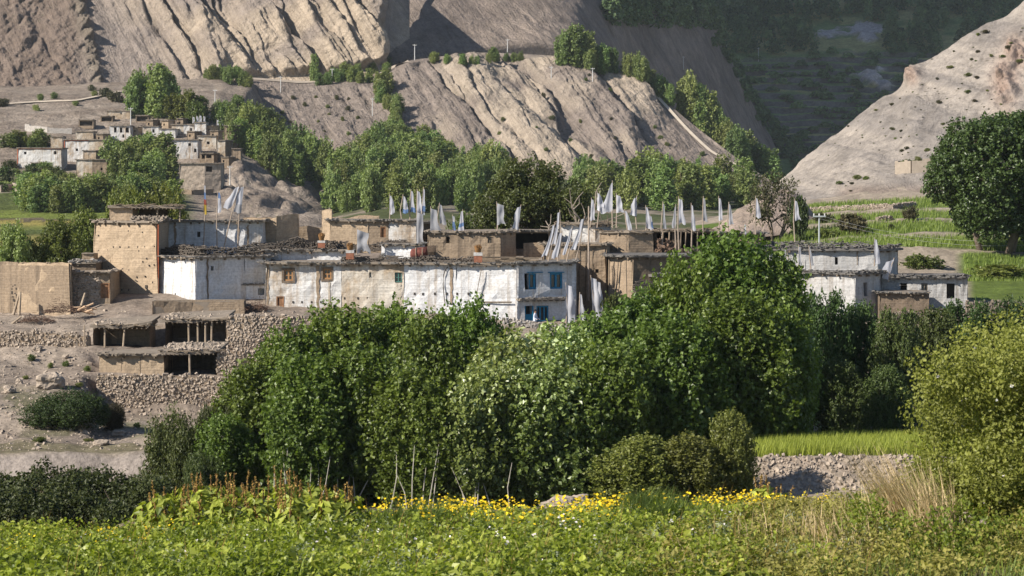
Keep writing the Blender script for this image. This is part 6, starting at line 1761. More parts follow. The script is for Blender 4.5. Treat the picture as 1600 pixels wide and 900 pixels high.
for i_, (x0, x1, t_, b_, mt, lb_) in enumerate(((206, 222, 199, 214, ft2, 'narrow tan far house beside the white two-storey one'), (228, 246, 188, 199, fm, 'low mud far house under the clump of poplars'), (252, 270, 189, 200, ft2, 'tan far house at the back of the upper row'),
        (276, 292, 186, 196, fm, 'small mud far house behind the upper row'), (322, 340, 197, 212, ft2, 'tan far house between flags and dark tower'), (292, 312, 206, 218, fm, 'dark mud far house over the half white one'), (328, 350, 205, 219, fm, 'mud far house stepping toward the dark tower'),
        (206, 226, 214, 226, ft2, 'tan far house above the village poplars'), (150, 168, 210, 224, fm, 'mud far house next to the tall white one'), (345, 366, 246, 262, fm, 'mud far house low on the rocky knoll'))):
    far_house(lb_, [(x0, 0), ((x0 + x1) / 2 + 2, -.3), (x1, .6)], t_, b_, [mt, fd if i_ % 2 else mt], 5, [(0, x0 + 3, x0 + 5.5, t_ + 4, t_ + 7.5)], 60 + i_)
# small square stone terraces and boundary walls round it
def wall_px(label, pts, h, sheets, mat=None, group='walls by the far village', thick=.6, name='garden_wall', sz=None):
    P = [ground_hit(x, y, sheets) for x, y in pts]
    e = empty(name, np.mean(P, 0), label, 'wall', group)
    mb = MB()
    for a, b in zip(P[:-1], P[1:]):
        n = 5
        for k in range(n):
            p = a + (b - a) * (k / n); q = a + (b - a) * ((k + 1) / n)
            d = nrm((q - p)[:2]); nn = np.array([d[1], -d[0]]) * thick / 2
            hh = h * rng.uniform(.88, 1.06)
            mb.poly_prism([p[:2] + nn, q[:2] + nn, q[:2] - nn, p[:2] - nn], np.array([p[2], q[2], q[2], p[2]]) - .5, np.array([p[2], q[2], q[2], p[2]]) + hh)
    mb.build('wall', mat or m_stone, e)
    return e
wall_px('long stone wall on the slope behind the far village', [(40, 203), (75, 208), (112, 209)], 1.6, [LHILL], m_stone_grey)
wall_px('stone terrace wall under the belt of trees', [(0, 300), (22, 298), (42, 302)], 1.8, [LHILL])
wall_px('tan wall with a green strip in front of the far stone yard', [(268, 302), (300, 304), (332, 302)], 1.2, [LHILL], m_mud)
wall_px('tan garden wall at the foot of the scree hill', [(1400, 271), (1425, 270), (1470, 266)], 1.9, [RHILL], flat_mat('pale_mud', (.29, .24, .19), .95, .2, 1.5, .3), group=None)
for pts, lb_ in (([(1265, 331), (1330, 328), (1390, 325)], 'stone wall under the topmost terrace field'), ([(1395, 326), (1432, 322)], 'short stone wall beside the huge tree'),
                 ([(1182, 351), (1215, 349), (1240, 347)], 'stone wall below the thorn tree'), ([(1372, 346), (1395, 344)], 'small piece of stone wall in the terrace field')):
    P = [ground_hit(x, y, [TERR]) for x, y in pts]
    dry_wall('stone_wall', lb_, P, .6, g, mat=m_stone, sz=.24, group='terrace walls')

# ------------------------------------------------------------------ tracks
def ribbon(name, pts, width, sheets, mat, lift=.12, kind='structure'):
    pts = np.array(pts, float); n = max(8, int(np.ptp(pts[:, 0]) / 3))
    t = np.linspace(0, len(pts) - 1, n)
    P = np.array([ground_hit(np.interp(q, np.arange(len(pts)), pts[:, 0]), np.interp(q, np.arange(len(pts)), pts[:, 1]), sheets) for q in t])
    for k in range(3): P = np.array([P[max(0, i - 1):i + 2].mean(0) for i in range(n)])
    d = np.gradient(P, axis=0); s = np.cross(d, [0, -.3, 1.0]); s = nrm(s)
    V = np.concatenate([P - s * width / 2 + [0, -lift, lift], P + s * width / 2 + [0, -lift, lift]])
    Q = np.array([[k, k + 1, n + k + 1, n + k] for k in range(n - 1)])
    return obj_np(name, V, Q, mat, kind=kind)
m_path = flat_mat('path_dust', (.46, .39, .31), .95, .15, .6, .2)
ribbon('footpath', [(1003, 126), (1020, 145), (1045, 172), (1070, 200), (1085, 215), (1110, 238), (1140, 255), (1176, 268)], 1.25, [SPUR], m_path, .45)
ribbon('path', [(0, 164), (60, 160), (120, 158), (160, 150), (192, 143)], 1.6, [LHILL, CLIFF], m_path, .3)
ribbon('road', [(330, 123), (400, 124.5), (470, 130), (560, 125), (600, 111), (640, 95.5)], 3.0, [SPUR], flat_mat('road_dust', (.31, .26, .21), .95, .15, .5, .2), .35)
# small white shrine by the road
def chorten(px, py, s, label):
    p = ground_hit(px, py, [SPUR, CLIFF, SCREE]); e = empty('shrine', p, label, 'shrine')
    mb = MB(); mb.box(p + [0, 0, .6 * s], 2.4 * s, 2.4 * s, 1.6 * s); mb.box(p + [0, 0, 1.6 * s], 1.9 * s, 1.9 * s, .5 * s); mb.build('base', m_tan, e)
    mb = MB(); zz = np.linspace(0, 1, 8); mb.tube([p + [0, 0, 1.8 * s + 1.5 * s * t] for t in zz], [.95 * s * math.sqrt(max(1 - (t * .98) ** 2, .01)) for t in zz], 12); mb.build('dome', m_white, e, smooth=True)
    mb = MB(); mb.tube([p + [0, 0, 3.2 * s], p + [0, 0, 4.6 * s]], [.28 * s, .05 * s], 8); mb.build('spire', m_ochre, e)
chorten(597, 100, 1.3, 'small white domed shrine in front of the cliff shadow')
# ------------------------------------------------------------------ power poles
m_pole = flat_mat('concrete_pole', (.50, .49, .47), .7, .1, 2, 0)
def power_pole(px, ytop, ybase, label, sheets, thick=.16, mat=None):
    p = ground_hit(px, ybase, sheets); h = (ybase - ytop) / F * p[1]
    e = empty('power_pole', p, label, 'power pole', 'power poles of the valley')
    mb = MB(); mb.tube([p - [0, 0, .4], p + [0, 0, h * .5], p + [0, 0, h]], [thick, thick * .85, thick * .65], 7); mb.build('post', mat or m_pole, e)
    mb = MB(); mb.box(p + [0, -.1, h * .93], 1.3, .12, .14); mb.build('crossarm', mat or m_pole, e)
    for s in (-.55, 0, .55):
        mb = MB(); mb.tube([p + [s, -.1, h * .93 + .07], p + [s, -.1, h * .93 + .3]], .06, 6); mb.build('insulator', m_pole, e)
    return e
AL = [LHILL, VALLEY, SPUR, CLIFF, SCREE]
for px, a, b_, lb_ in ((204, 168, 198, 'power pole standing among the far village houses'), (336, 140, 163, 'power pole on the slope above the far village poplars'), (357, 259, 290, 'power pole on the rocky spur below the far village'),
        (440, 119, 144, 'power pole on the ledge beside the upright poplar'), (519, 107, 130, 'power pole among the ledge trees under the cliff'), (584, 153, 181, 'power pole beside the ravine'), (648, 69, 94, 'power pole on the crest next to the cliff shadow'),
        (451, 254, 281, 'power pole in front of the wood beside the far village'), (521, 218, 236, 'power pole above the valley wood'), (793, 61, 84, 'power pole on the crest where small trees stand'), (857, 104, 122, 'power pole at the top of the pale gullies'),
        (917, 106, 127, 'power pole below the crest poplars'), (1003, 104, 126, 'power pole at the top of the footpath'), (1068, 88, 108, 'power pole on the dark shaded slope'), (1136, 67, 92, 'power pole high in the shaded valley'), (1185, 74, 96, 'power pole before the shaded terraces')):
    power_pole(px, a, b_, lb_, AL + [FAR])
pn = power_pole(1280, 334, 392, 'grey wooden power pole behind the wide slate roof', [TERR, HILL], .11, flat_mat('grey_pole', (.30, .33, .33), .8, .15, 3, 0))
q = ORG[pn.name]; tp = q + [0, 0, (392 - 336) / F * q[1]]
mb = MB()
for dz, e_ in ((0, at(1640, 372, 236)), (-.35, at(1640, 380, 236))):
    pts = [tp + [0, 0, dz] + (e_ - tp - [0, 0, dz]) * t + np.array([0, 0, -1.2 * 4 * t * (1 - t)]) for t in np.linspace(0, 1, 14)]
    mb.tube(pts, .009, 4)
tag(mb.build('power_line', m_pole, None, loc=tp, kind=None), 'thin power lines running from the grey pole past the huge tree', 'cable')
# ------------------------------------------------------------------ prayer flags
def cloth_mat(name, c, trans=.35):
    m, nt, b = new_mat(name); k = NB(nt)
    n = k.noise(k.pos((1, 1, .35)), 5, 3)
    c = np.array(c)
    col = k.ramp(n, [(.3, c * .8), (.7, c)])
    k.l(col, b.inputs['Base Color']); b.inputs['Roughness'].default_value = .85; b.inputs['Specular IOR Level'].default_value = .1
    t = k.n('ShaderNodeBsdfTranslucent'); k.l(col, t.inputs['Color'])
    mx = k.n('ShaderNodeMixShader'); mx.inputs[0].default_value = trans
    k.l(b.outputs[0], mx.inputs[1]); k.l(t.outputs[0], mx.inputs[2]); k.l(mx.outputs[0], nt.nodes['Material Output'].inputs['Surface'])
    return m
CL = {'white': cloth_mat('white_cloth', (.56, .56, .60)), 'grey': cloth_mat('weathered_cloth', (.40, .40, .42)), 'blue': cloth_mat('blue_cloth', (.16, .25, .44)),
      'yellow': cloth_mat('yellow_cloth', (.55, .38, .06)), 'red': cloth_mat('red_cloth', (.36, .10, .07)), 'green': cloth_mat('green_cloth', (.1, .3, .2))}
m_fpole = flat_mat('flag_pole_wood', (.30, .24, .19), .85, .25, 4, 0)
def flag(px, ytop, ycl, ybase, Y, w, label, lean=0., cloth='white', wt=.35, sway=.0, seed=None, band=None, side=1, name='prayer_flag', group='prayer flags of the village', bag=.25, start=None):
    """a pole with a long cloth; w width at the foot of the cloth in pixels, wt its width at the head as a share"""
    gg = np.random.default_rng(int(px * 7 + ytop) if seed is None else seed)
    foot = at(px - lean * (ybase - ytop), ybase, Y); top = at(px, ytop, Y)
    e = empty(name, foot, label, 'prayer flag', group)
    mb = MB(); mb.tube([foot, (foot + top) / 2 + np.array([gg.normal(0, .09), 0, 0]), top + (top - foot) * .03], [.055, .045, .03], 6); mb.build('pole', m_fpole, e)
    s0 = ytop + 1.5 if start is None else start
    nv, nu = 22, 7
    ph = gg.uniform(0, 6)
    V = np.zeros((nv, nu, 3)); u = np.linspace(0, 1, nu)
    for i in range(nv):
        t = i / (nv - 1); y = s0 + (ycl - s0) * t
        ps = foot + (top - foot) * ((ybase - y) / (ybase - ytop))
        ww = w / F * Y * (wt + (1 - wt) * t ** .8) * (1 + .12 * math.sin(5 * t + ph))
        fold = .5 + .5 * t
        V[i, :, 0] = ps[0] + side * (ww * u * (1 - bag * .3 * np.sin(3.1 * u)) + sway * t * t * (ycl - s0) / F * Y)
        V[i, :, 1] = ps[1] - .06 + fold * bag * (np.sin(u * 7.5 + ph + 2.2 * t) * .35 + .25 * np.sin(9 * t + ph + 4 * u)) * min(1, ww)
        rag = (gg.uniform(-1, 1, nu) * .10 * ww if i == nv - 1 else 0)
        V[i, :, 0] += .05 * ww * np.sin(11 * t + ph * 2) * u
        V[i, :, 2] = rag + ps[2] - .35 * ww * u * (1 - t) * .9 - .12 * ww * np.sin(u * 5 + ph) * t
    i = np.arange(nv - 1)[:, None] * nu; j = np.arange(nu - 1)[None]
    Q = np.stack([i + j, i + j + 1, i + nu + j + 1, i + nu + j], -1).reshape(-1, 4)
    if band is None:
        obj_np('cloth', V.reshape(-1, 3), Q, CL[cloth], e, smooth=True)
    else:
        st = [0] + [int(b_[0] * (nv - 1)) for b_ in band] + [nv - 1]; cs = [cloth] + [b_[1] for b_ in band]
        for a, b_, c_ in zip(st[:-1], st[1:], cs):
            sub = V[a:b_ + 1]; m_ = len(sub); ii = np.arange(m_ - 1)[:, None] * nu
            obj_np('cloth', sub.reshape(-1, 3), np.stack([ii + j, ii + j + 1, ii + nu + j + 1, ii + nu + j], -1).reshape(-1, 4), CL[c_], e, smooth=True)
    return e
# by the tower house
flag(319, 288, 335, 386, 186.2, 4.5, 'narrow blue, red and yellow flag on the upper white house', .01, 'white', .5, band=[(.25, 'blue'), (.5, 'red'), (.68, 'yellow')])
flag(341, 299, 332, 386, 186.2, 6, 'thin blue-white flag second from the striped one', .02, 'blue', .5, band=[(.3, 'white')])
flag(374, 290, 325, 386, 186.3, 15, 'slanting white flag over the upper white house roof', .25, 'white', .4, side=-1, sway=.1)
flag(381, 290, 332, 386, 186.4, 13, 'torn white flag at the end of the upper white roof', .1, 'white', .4, side=-1, band=[(.7, 'grey')])
# middle group, behind the wood stacks
for a in ((609, 304, 334, 352, 190, 9, 'white flag first of the middle row above the pale mud house'), (630, 305, 333, 352, 190, 9, 'white flag second in the middle row'), (642.5, 297, 332, 352, 190.2, 7, 'brownish pole with folded flag, third in the middle row'),
          (662, 294, 330, 352, 190, 5, 'thin blue-edged flag leaning beside the big white one')):
    flag(*a, lean=(.08 if a[0] == 662 else .02), cloth='white', wt=.35, band=[(.8, 'blue')] if a[0] > 615 else None)
flag(652, 297, 334, 355, 190.1, 11, 'broad white flag at the top of the long gauze banner', .0, 'white', .3)
flag(651, 330, 383, 388, 187.6, 12, 'long torn gauze banner hanging to the roof edge', .0, 'grey', .75, name='cloth_banner')
flag(673, 324, 372, 385, 187.8, 18, 'wide gauze banner beside the tan mud house', .02, 'grey', .5, name='cloth_banner')
flag(687, 318, 350, 365, 189.5, 10, 'ragged grey flag on a thin pole behind the gauze banners', .0, 'grey', .3)
flag(707, 336, 360, 366, 189.5, 5, 'short blue-white flag beside the chimney block', .0, 'white', .6, band=[(.4, 'blue')])
flag(723, 328, 362, 366, 189.6, 8, 'white and blue flag leaning beside the small tree', -.06, 'white', .4, side=-1, band=[(.6, 'blue'), (.8, 'white')])
flag(776, 316, 350, 362, 188.5, 13, 'single white flag flying over the tan mud house', -.02, 'grey', .75, side=1)
flag(814, 321, 358, 364, 189, 11, 'single white flag left of the dark loggia', .1, 'white', .5, side=-1)
flag(558, 357, 394, 398, 182.5, 19, 'square grey cloth banner standing on the roof among the wood stacks', .0, 'grey', .95, name='cloth_banner')
# long leaning flags in front of the brown house
for px, t, c, w, ln, lb_ in ((867, 350, 400, 7, .18, 'leaning white flag first of the bundle over the blue-windowed roof'), (874.5, 330, 382, 6, .05, 'tallest white flag of the bundle over the blue-windowed roof'), (878, 362, 403, 9, .1, 'striped white flag lowest in the bundle'),
                             (894, 355, 398, 5, .17, 'thin white flag leaning alone beside the bundle'), (913, 340, 390, 8, .2, 'leaning white flag next to the tall bare pole')):
    flag(px, t, c, 412, 178.6, w, lb_, ln, 'white', .5, side=-1, sway=.08)
mb = MB(); a_ = at(919.5, 470, 181.5); c_ = at(920, 322, 181.5); mb.tube([a_, (a_ + c_) / 2, c_], [.09, .08, .06], 7); tag(mb.build('bare_pole', m_fpole, None, loc=a_), 'tall bare dark pole in front of the brown mud house', 'pole')
# cluster above the whitewashed mud house
for px, t, c, b_, w, lb_, kw in ((924, 310, 344, 356, 8, 'white flag first of the cluster on the brushwood roof', dict(lean=.05)), (933, 300, 328, 356, 14, 'white flag bellied like a sail in the cluster', dict(wt=.2, bag=.5)),
        (957, 284, 332, 356, 18, 'highest white flag crowning the cluster', dict(wt=.1, side=-1)), (963, 303, 332, 356, 13, 'white flag on the far side of the highest one', dict(wt=.4)), (976, 328, 360, 364, 8, 'narrow white flag drooping beside the cluster', dict(lean=-.15)),
        (995, 307, 337, 358, 12, 'rounded white flag alone between cluster and row', dict(wt=.35, side=-1, bag=.5)), (1009, 322, 358, 366, 12, 'pale flag hanging over a small blue cloth', dict(wt=.2)), (1016, 336, 360, 366, 5, 'small white and blue flag under the pale one', dict(band=[(.4, 'blue')]))):
    flag(px, t, c, b_, 191.5, w, lb_, **kw)
for px, t, c, w, lb_, kw in ((1036, 317, 358, 5, 'thin grey flag above the open loggia', dict(cloth='grey')), (1056, 321, 356, 6, 'grey flag folded beside a broader white one', dict(cloth='grey', side=-1)), (1060.5, 309, 350, 10, 'broad white flag above the loggia posts', dict(wt=.5)),
        (1080, 319, 360, 7, 'white flag after the broad one over the loggia', dict(side=1)), (1099, 308, 346, 6, 'slim flag against the green wood', dict(cloth='grey')), (1123, 308, 344, 7, 'slim flag in front of the pale rock', dict(cloth='white')),
        (1139, 317, 351, 8, 'pointed grey flag above the rock slope', dict(cloth='grey', wt=.15))):
    flag(px, t, c, 392 if px < 1095 else 372, 189.4, w, lb_, **kw)
flag(1163, 349, 366, 368, 189.5, 3, 'tiny white pennant on the mud roof', cloth='white', wt=.8)
flag(1181, 308, 340, 372, 190.3, 8, 'white flag before the thorn tree', cloth='white', wt=.3)
flag(1242, 312, 344, 378, 190.5, 9, 'white flag on its own pole against the terrace fields', cloth='white', wt=.3)
# over the right-hand white houses
flag(1228, 386, 416, 424, 188.6, 6, 'dim flag against the shaded white wall', cloth='grey', wt=.3, side=-1)
flag(1248, 384, 414, 422, 188.4, 5, 'flag hanging close to the slate-roofed wall', cloth='grey', wt=.6, lean=.03)
flag(1264, 384, 415, 420, 188.4, 5, 'flag beside the bright corner of the slate-roofed wall', cloth='grey', wt=.3, lean=-.08)
flag(1366, 372, 412, 416, 187.8, 9, 'curling white flag at the corner of the wide slate roof', cloth='white', wt=.5, sway=.0, side=1)
flag(1397, 404, 436, 441, 186.5, 13, 'wide white flag above the low end house', cloth='white', wt=.95, lean=.25, side=-1)
# big cloths beside the blue-windowed house
flag(884, 443, 508, 512, 174.6, 14, 'long white cloth hanging at the corner of the blue-windowed house', 0, 'white', .8, name='cloth_banner', bag=.4)
flag(906, 458, 500, 510, 175.6, 9, 'small pointed white flag beside the long cloth', 0, 'white', .3)
flag(923, 432, 500, 510, 177, 16, 'tall white cloth draped before the dark house', -.05, 'white', .6, name='cloth_banner', bag=.4)
flag(932, 438, 488, 508, 177.6, 10, 'bulging white cloth behind the tall draped one', 0, 'white', .7, name='cloth_banner', bag=.5)

for px_, y0, y1, lb_ in ((301, 181, 192, 'first tiny white flag on the far village roof'), (307, 180, 191, 'second tiny white flag on the far village roof'), (312, 179, 191, 'third tiny white flag on the far village roof'), (318, 180, 192, 'last tiny white flag on the far village roof'), (345, 183, 195, 'tiny white flag beside the dark far tower'), (339, 186, 196, 'lower tiny white flag beside the dark far tower')):
    Yf = LHILL.hit(px_, 206)[1] + 3; flag(px_, y0, y1, 204, Yf, 4, lb_, cloth='white', wt=.6, group='tiny flags of the far village')
# ------------------------------------------------------------------ pots, bundle, person
m_pot_w = flat_mat('pot_whitewash', (.44, .42, .40), .9, .3, 6)
m_pot_o = flat_mat('pot_ochre', (.24, .10, .06), .9, .4, 6)
m_dry = flat_mat('dry_juniper', (.20, .105, .04), .95, .4, 4)
def pot(px, ytop, ybase, w, Y, label, plant=True):
    z0 = zof(ybase, Y); z1 = zof(ytop, Y); p = np.array([*xy(px, Y), z0]); r = w / F * Y / 2
    e = empty('incense_pot', p, label, 'pot', 'whitewashed pots on the roofs')
    zm = z0 + (z1 - z0) * .7
    mb = MB(); mb.box(((p[0]), p[1], (z0 + zm) / 2), 2 * r, 2 * r, zm - z0); mb.build('base', m_pot_o, e)
    mb = MB(); mb.box((p[0], p[1], (zm + z1) / 2 + .003), 2.12 * r, 2.12 * r, z1 - zm); mb.build('rim', m_pot_w, e)
    if plant:
        gg = np.random.default_rng(int(px)); mb = MB()
        for k in range(90):
            a = gg.uniform(0, 6.28); s = gg.uniform(.1, 1)
            b0 = np.array([p[0] + r * .5 * math.cos(a), p[1] + r * .5 * math.sin(a), z1]); mb.tube([b0, b0 + [r * .4 * math.cos(a) * s, r * .4 * math.sin(a), .25 * s + .2], b0 + [gg.normal(0, .1) * s, gg.normal(0, .1), .65 * gg.uniform(.5, 1)]], [.03, .03, .008], 4, cap=False)
        mb.build('dry_branches', m_dry, e, kind='stuff')
pot(502.5, 376, 387, 11, 184, 'red and white pot with dry twigs by the broken mud wall')
pot(547, 391, 405, 12, 178.6, 'red and white pot with dry twigs at the edge of the long roof')
pot(747, 394.5, 411, 13, 176.6, 'red pot with a tall dry bush in front of the tan mud house')
e = empty('rug_roll', at(672, 404, 181), 'red rolled bundle lying on the long roof', 'bundle')
c0, c1 = at(643, 397, 181), at(668, 394, 181)
mb = MB(); mb.tube([c0 - [.1, 0, 0], c0 + [.05, 0, .0], (c0 + c1) / 2, c1], [.2, .40, .45, .46], 12); mb.build('roll', flat_mat('red_rug', (.13, .045, .035), .95, .6, 5, .8), e, smooth=True)
mb = MB(); mb.tube([c1 + [.02, 0, 0], c1 + [.5, 0, .05], at(681, 393, 181)], [.5, .52, .48], 10); mb.build('dark_end', flat_mat('dark_rug', (.07, .05, .035), .95, .5, 5, .6), e)
mb = MB()
for x in (650, 660): mb.tube([at(x, 396, 181) + np.array([0, .48 * math.cos(t), .48 * math.sin(t)]) for t in np.linspace(0, 6.28, 14)], .03, 5, cap=False)
mb.build('rope', m_post, e)

def person(px, ysole, Y, label, face=1):
    """standing figure grown over a skeleton, turned to the right"""
    f0 = HILL.atY(px, Y); z = zof(ysole, Y)
    me = bpy.data.meshes.new('body')
    J = [(0, 0, .88, .15), (0, 0, 1.12, .15), (0, 0, 1.36, .17), (0.03, 0, 1.5, .06), (0.05, 0, 1.62, .10), (0.06, 0, 1.72, .085),
         (0, -.17, 1.38, .06), (.06, -.24, 1.12, .045), (.27, -.18, 1.02, .035), (.34, -.16, 1.02, .04),
         (0, .17, 1.38, .06), (.06, .24, 1.12, .045), (.27, .18, 1.02, .035), (.34, .16, 1.02, .04),
         (0, -.09, .82, .10), (.04, -.1, .46, .07), (0, -.1, .06, .05), (.14, -.1, .03, .04), (0, .09, .82, .10), (.04, .1, .46, .07), (0, .1, .06, .05), (.14, .1, .03, .04)]
    E = [(0, 1), (1, 2), (2, 3), (3, 4), (4, 5), (2, 6), (6, 7), (7, 8), (8, 9), (2, 10), (10, 11), (11, 12), (12, 13), (0, 14), (14, 15), (15, 16), (16, 17), (0, 18), (18, 19), (19, 20), (20, 21)]
    me.from_pydata([j[:3] for j in J], E, [])
    o = bpy.data.objects.new('body', me); COL.objects.link(o)
    sk = o.modifiers.new('skin', 'SKIN')
    for v, j in zip(me.skin_vertices[0].data, J): v.radius = (j[3], j[3])
    me.skin_vertices[0].data[0].use_root = True
    sb = o.modifiers.new('sub', 'SUBSURF'); sb.levels = 1; sb.render_levels = 1
    dg = bpy.context.evaluated_depsgraph_get()
    m2 = bpy.data.meshes.new_from_object(o.evaluated_get(dg)); bpy.data.objects.remove(o)
    for mt in (flat_mat('pale_shirt', (.55, .58, .66), .9, .15, 6), flat_mat('skin', (.30, .17, .11), .6, .1, 8, 0), flat_mat('dark_trousers', (.05, .05, .07), .9, .2, 5)): m2.materials.append(mt)
    for p in m2.polygons:
        c = p.center; p.material_index = 1 if (c.z > 1.5 or c.x > .29 and c.z > .8) else (2 if c.z < .86 else 0); p.use_smooth = True
    loc = (f0[0], Y, z)
    e = empty('person', loc, label, 'person')
    b = bpy.data.objects.new('body', m2); COL.objects.link(b); b.parent = e
    mb = MB(); L = np.array(loc)
    zz = np.linspace(0, 1, 6); mb.tube([L + [.03 - .03 * t, 0, 1.62 + .17 * t] for t in zz], [.085, .115, .12, .11, .08, .02], 10); mb.build('hair', flat_mat('black_hair', (.012, .01, .01), .6, .2, 8), e, smooth=True)
    e.rotation_euler = (0, 0, -.5)
    ORG[e.name] = L
person(836, 520, 174.6, 'person in a pale shirt standing by the blue door')
# ------------------------------------------------------------------ meadow plants in front
def sheet_points(s, px, Y):
    """ground heights of a sheet whose rows keep their distance, for arrays of columns and distances"""
    j = np.clip((px - s.px[0]) / (s.px[1] - s.px[0]), 0, len(s.px) - 1.001); j0 = j.astype(int); fj = j - j0
    Yr = s.P[:, :, 1]
    out = np.zeros(len(px))
    z0 = np.empty(len(px))
    for k in range(len(px)):
        col = s.P[:, j0[k], 1]; i = np.searchsorted(col, Y[k]); i = min(max(i, 1), len(col) - 1)
        t = (Y[k] - col[i - 1]) / max(col[i] - col[i - 1], 1e-6)
        z0[k] = (s.P[i - 1, j0[k], 2] * (1 - t) + s.P[i, j0[k], 2] * t) * (1 - fj[k]) + (s.P[i - 1, j0[k] + 1, 2] * (1 - t) + s.P[i, j0[k] + 1, 2] * t) * fj[k]
    return np.stack([(px - CX) / F * Y, Y, z0], 1)
def blades(P, h, w, g, lean=.35, wind=(0.15, 0)):
    """narrow two-segment grass blades"""
    N = len(P); a = g.uniform(0, 6.28, N)
    d = np.stack([np.cos(a), np.sin(a), 0 * a], 1); s = np.stack([-np.sin(a), np.cos(a), 0 * a], 1)
    H = (h * g.uniform(.6, 1.25, N))[:, None]; W = w * .5
    up = np.array([0, 0, 1.0]); wd = np.array([wind[0], wind[1], 0])
    m = P + up * H * .55 + (d * lean * .35 + wd * .4) * H; t = P + up * H + (d * lean + wd) * H
    V = np.stack([P - s * W, P + s * W, m + s * W * .8, m - s * W * .8, t], 1).reshape(-1, 3)
    b = np.arange(N)[:, None] * 5
    return V, b + np.array([[0, 1, 2, 3]]), b + np.array([[3, 2, 4]])
def herb_cloud(P, hgt, per, size, g, width=.12, aspect=1.5):
    """leafy herbs: leaves up a short stem"""
    N = len(P); t = g.uniform(.05, 1, (N, per, 1)); H = (hgt * g.uniform(.5, 1.3, N))[:, None, None]
    lean = g.normal(0, .16, (N, 1, 3)); lean[..., 2] = 0
    C = P[:, None] + lean * H * t + np.array([0, 0, 1.0]) * H * t + g.normal(0, 1, (N, per, 3)) * np.array([width, width, .03])
    C = C.reshape(-1, 3)
    o = g.normal(0, 1, C.shape); o[:, 2] = .6
    V, Q = leaf_quads(C, nrm(o), size, g, .6, .6, .5, aspect, .1)
    return V, Q, np.clip(.2 + .45 * t.reshape(-1) + g.normal(0, .16, len(C)), 0, 1)
L_HERB = leaf_mat('meadow_leaves', (0.058, 0.085, 0.010), (0.27, 0.32, 0.036), .5, .34, 0, .3, (.46, .46, .11))
L_WEED = leaf_mat('brownish_weeds', (0.10, 0.095, 0.024), (0.30, 0.275, 0.07), .6, .3, 0, .2, (.36, .30, .13))
L_GRASS = leaf_mat('meadow_grass', (0.07, 0.10, 0.02), (0.21, 0.27, 0.055), .5, .3, 0, .3)
L_STRAW = leaf_mat('dry_straw', (0.26, 0.19, 0.095), (0.52, 0.40, 0.23), .7, .2, 0, .2)
L_BARLEY = leaf_mat('barley', (0.11, 0.145, 0.022), (0.28, 0.31, 0.052), .6, .3, 0, .2)
L_DOCK = leaf_mat('dock_leaves', (0.07, 0.10, 0.015), (0.28, 0.31, 0.045), .45, .3, 0, .4)
L_RUST = leaf_mat('dock_seed', (0.17, 0.105, 0.035), (0.36, 0.24, 0.08), .8, .15, 0, .1)
L_YEL = leaf_mat('yellow_petals', (0.62, 0.42, 0.015), (0.85, 0.62, 0.03), .6, .25, 0, .2)
L_PALE = leaf_mat('pale_petals', (0.62, 0.55, 0.56), (0.85, 0.80, 0.80), .6, .25, 0, .2)
g = np.random.default_rng(801)
N = 11500
px = g.uniform(-350, 2050, N); Y = 34 + 27 * g.uniform(0, 1, N) ** .85
P = sheet_points(MEADOW, px, Y)
pn = fbm(P[:, 0] / 1.6, P[:, 1] / 1.6, oct=3, seed=51)
weed = (sstep(1050, 1300, px) + .25 * pn) > .55 + .3 * g.normal(0, 1, N)
bare = (pn > .72) | ((fbm(P[:, 0] / .9, P[:, 1] / .9, seed=53) > .62) & (px > 700) & (px < 1150))
k1 = ~weed & ~bare; k2 = weed & ~bare
V, Q, f = herb_cloud(P[k1], .27, 11, .085, g, .12)
f = np.clip(f + np.repeat(.38 * fbm(P[k1][:, 0] / 1.4, P[k1][:, 1] / 1.4, oct=3, seed=59), 11), 0, 1)
tag(obj_np('meadow_herbs', V, Q, L_HERB, fcol=f, kind='stuff'), 'low leafy green herbs covering the near meadow', 'herbs')
V, Q, f = herb_cloud(P[k2], .5, 12, .07, g, .13, 1.9)
tag(obj_np('meadow_weeds', V, Q, L_WEED, fcol=f, kind='stuff'), 'yellow-brown weeds and scrub at the sunny end of the meadow', 'weeds')
cpx = g.uniform(-150, 1750, 430); cY = 35 + 22 * g.uniform(0, 1, 430); cc = sheet_points(MEADOW, cpx, cY)
rep = g.integers(8, 36, 430); idx = np.repeat(np.arange(430), rep)
PP = cc[idx] + np.c_[g.normal(0, 1, (len(idx), 2)) * (.12 + .35 * g.uniform(0, 1, 430))[idx][:, None], np.zeros(len(idx))]
V, Q, f = herb_cloud(PP, .48, 12, .10, g, .11, 1.7)
f = np.clip(f * .8 + np.repeat((g.uniform(-.35, .35, 430))[idx], 12), 0, 1)
dry = np.repeat((cpx + g.normal(0, 90, 430) > 1120)[idx], 12)
def pick(V, Q, f, m):
    n = int(m.sum()); return V.reshape(-1, 4, 3)[m].reshape(-1, 3), np.arange(n * 4).reshape(n, 4), f[m]
V1, Q1, f1 = pick(V, Q, f, ~dry); tag(obj_np('tall_herbs', V1, Q1, L_HERB, fcol=f1, kind='stuff'), 'taller leafy herb clumps standing out of the meadow', 'herbs')
V1, Q1, f1 = pick(V, Q, f, dry); tag(obj_np('tall_weeds', V1, Q1, L_WEED, fcol=f1, kind='stuff'), 'taller yellow-brown weed clumps toward the sunlit bush', 'weeds')
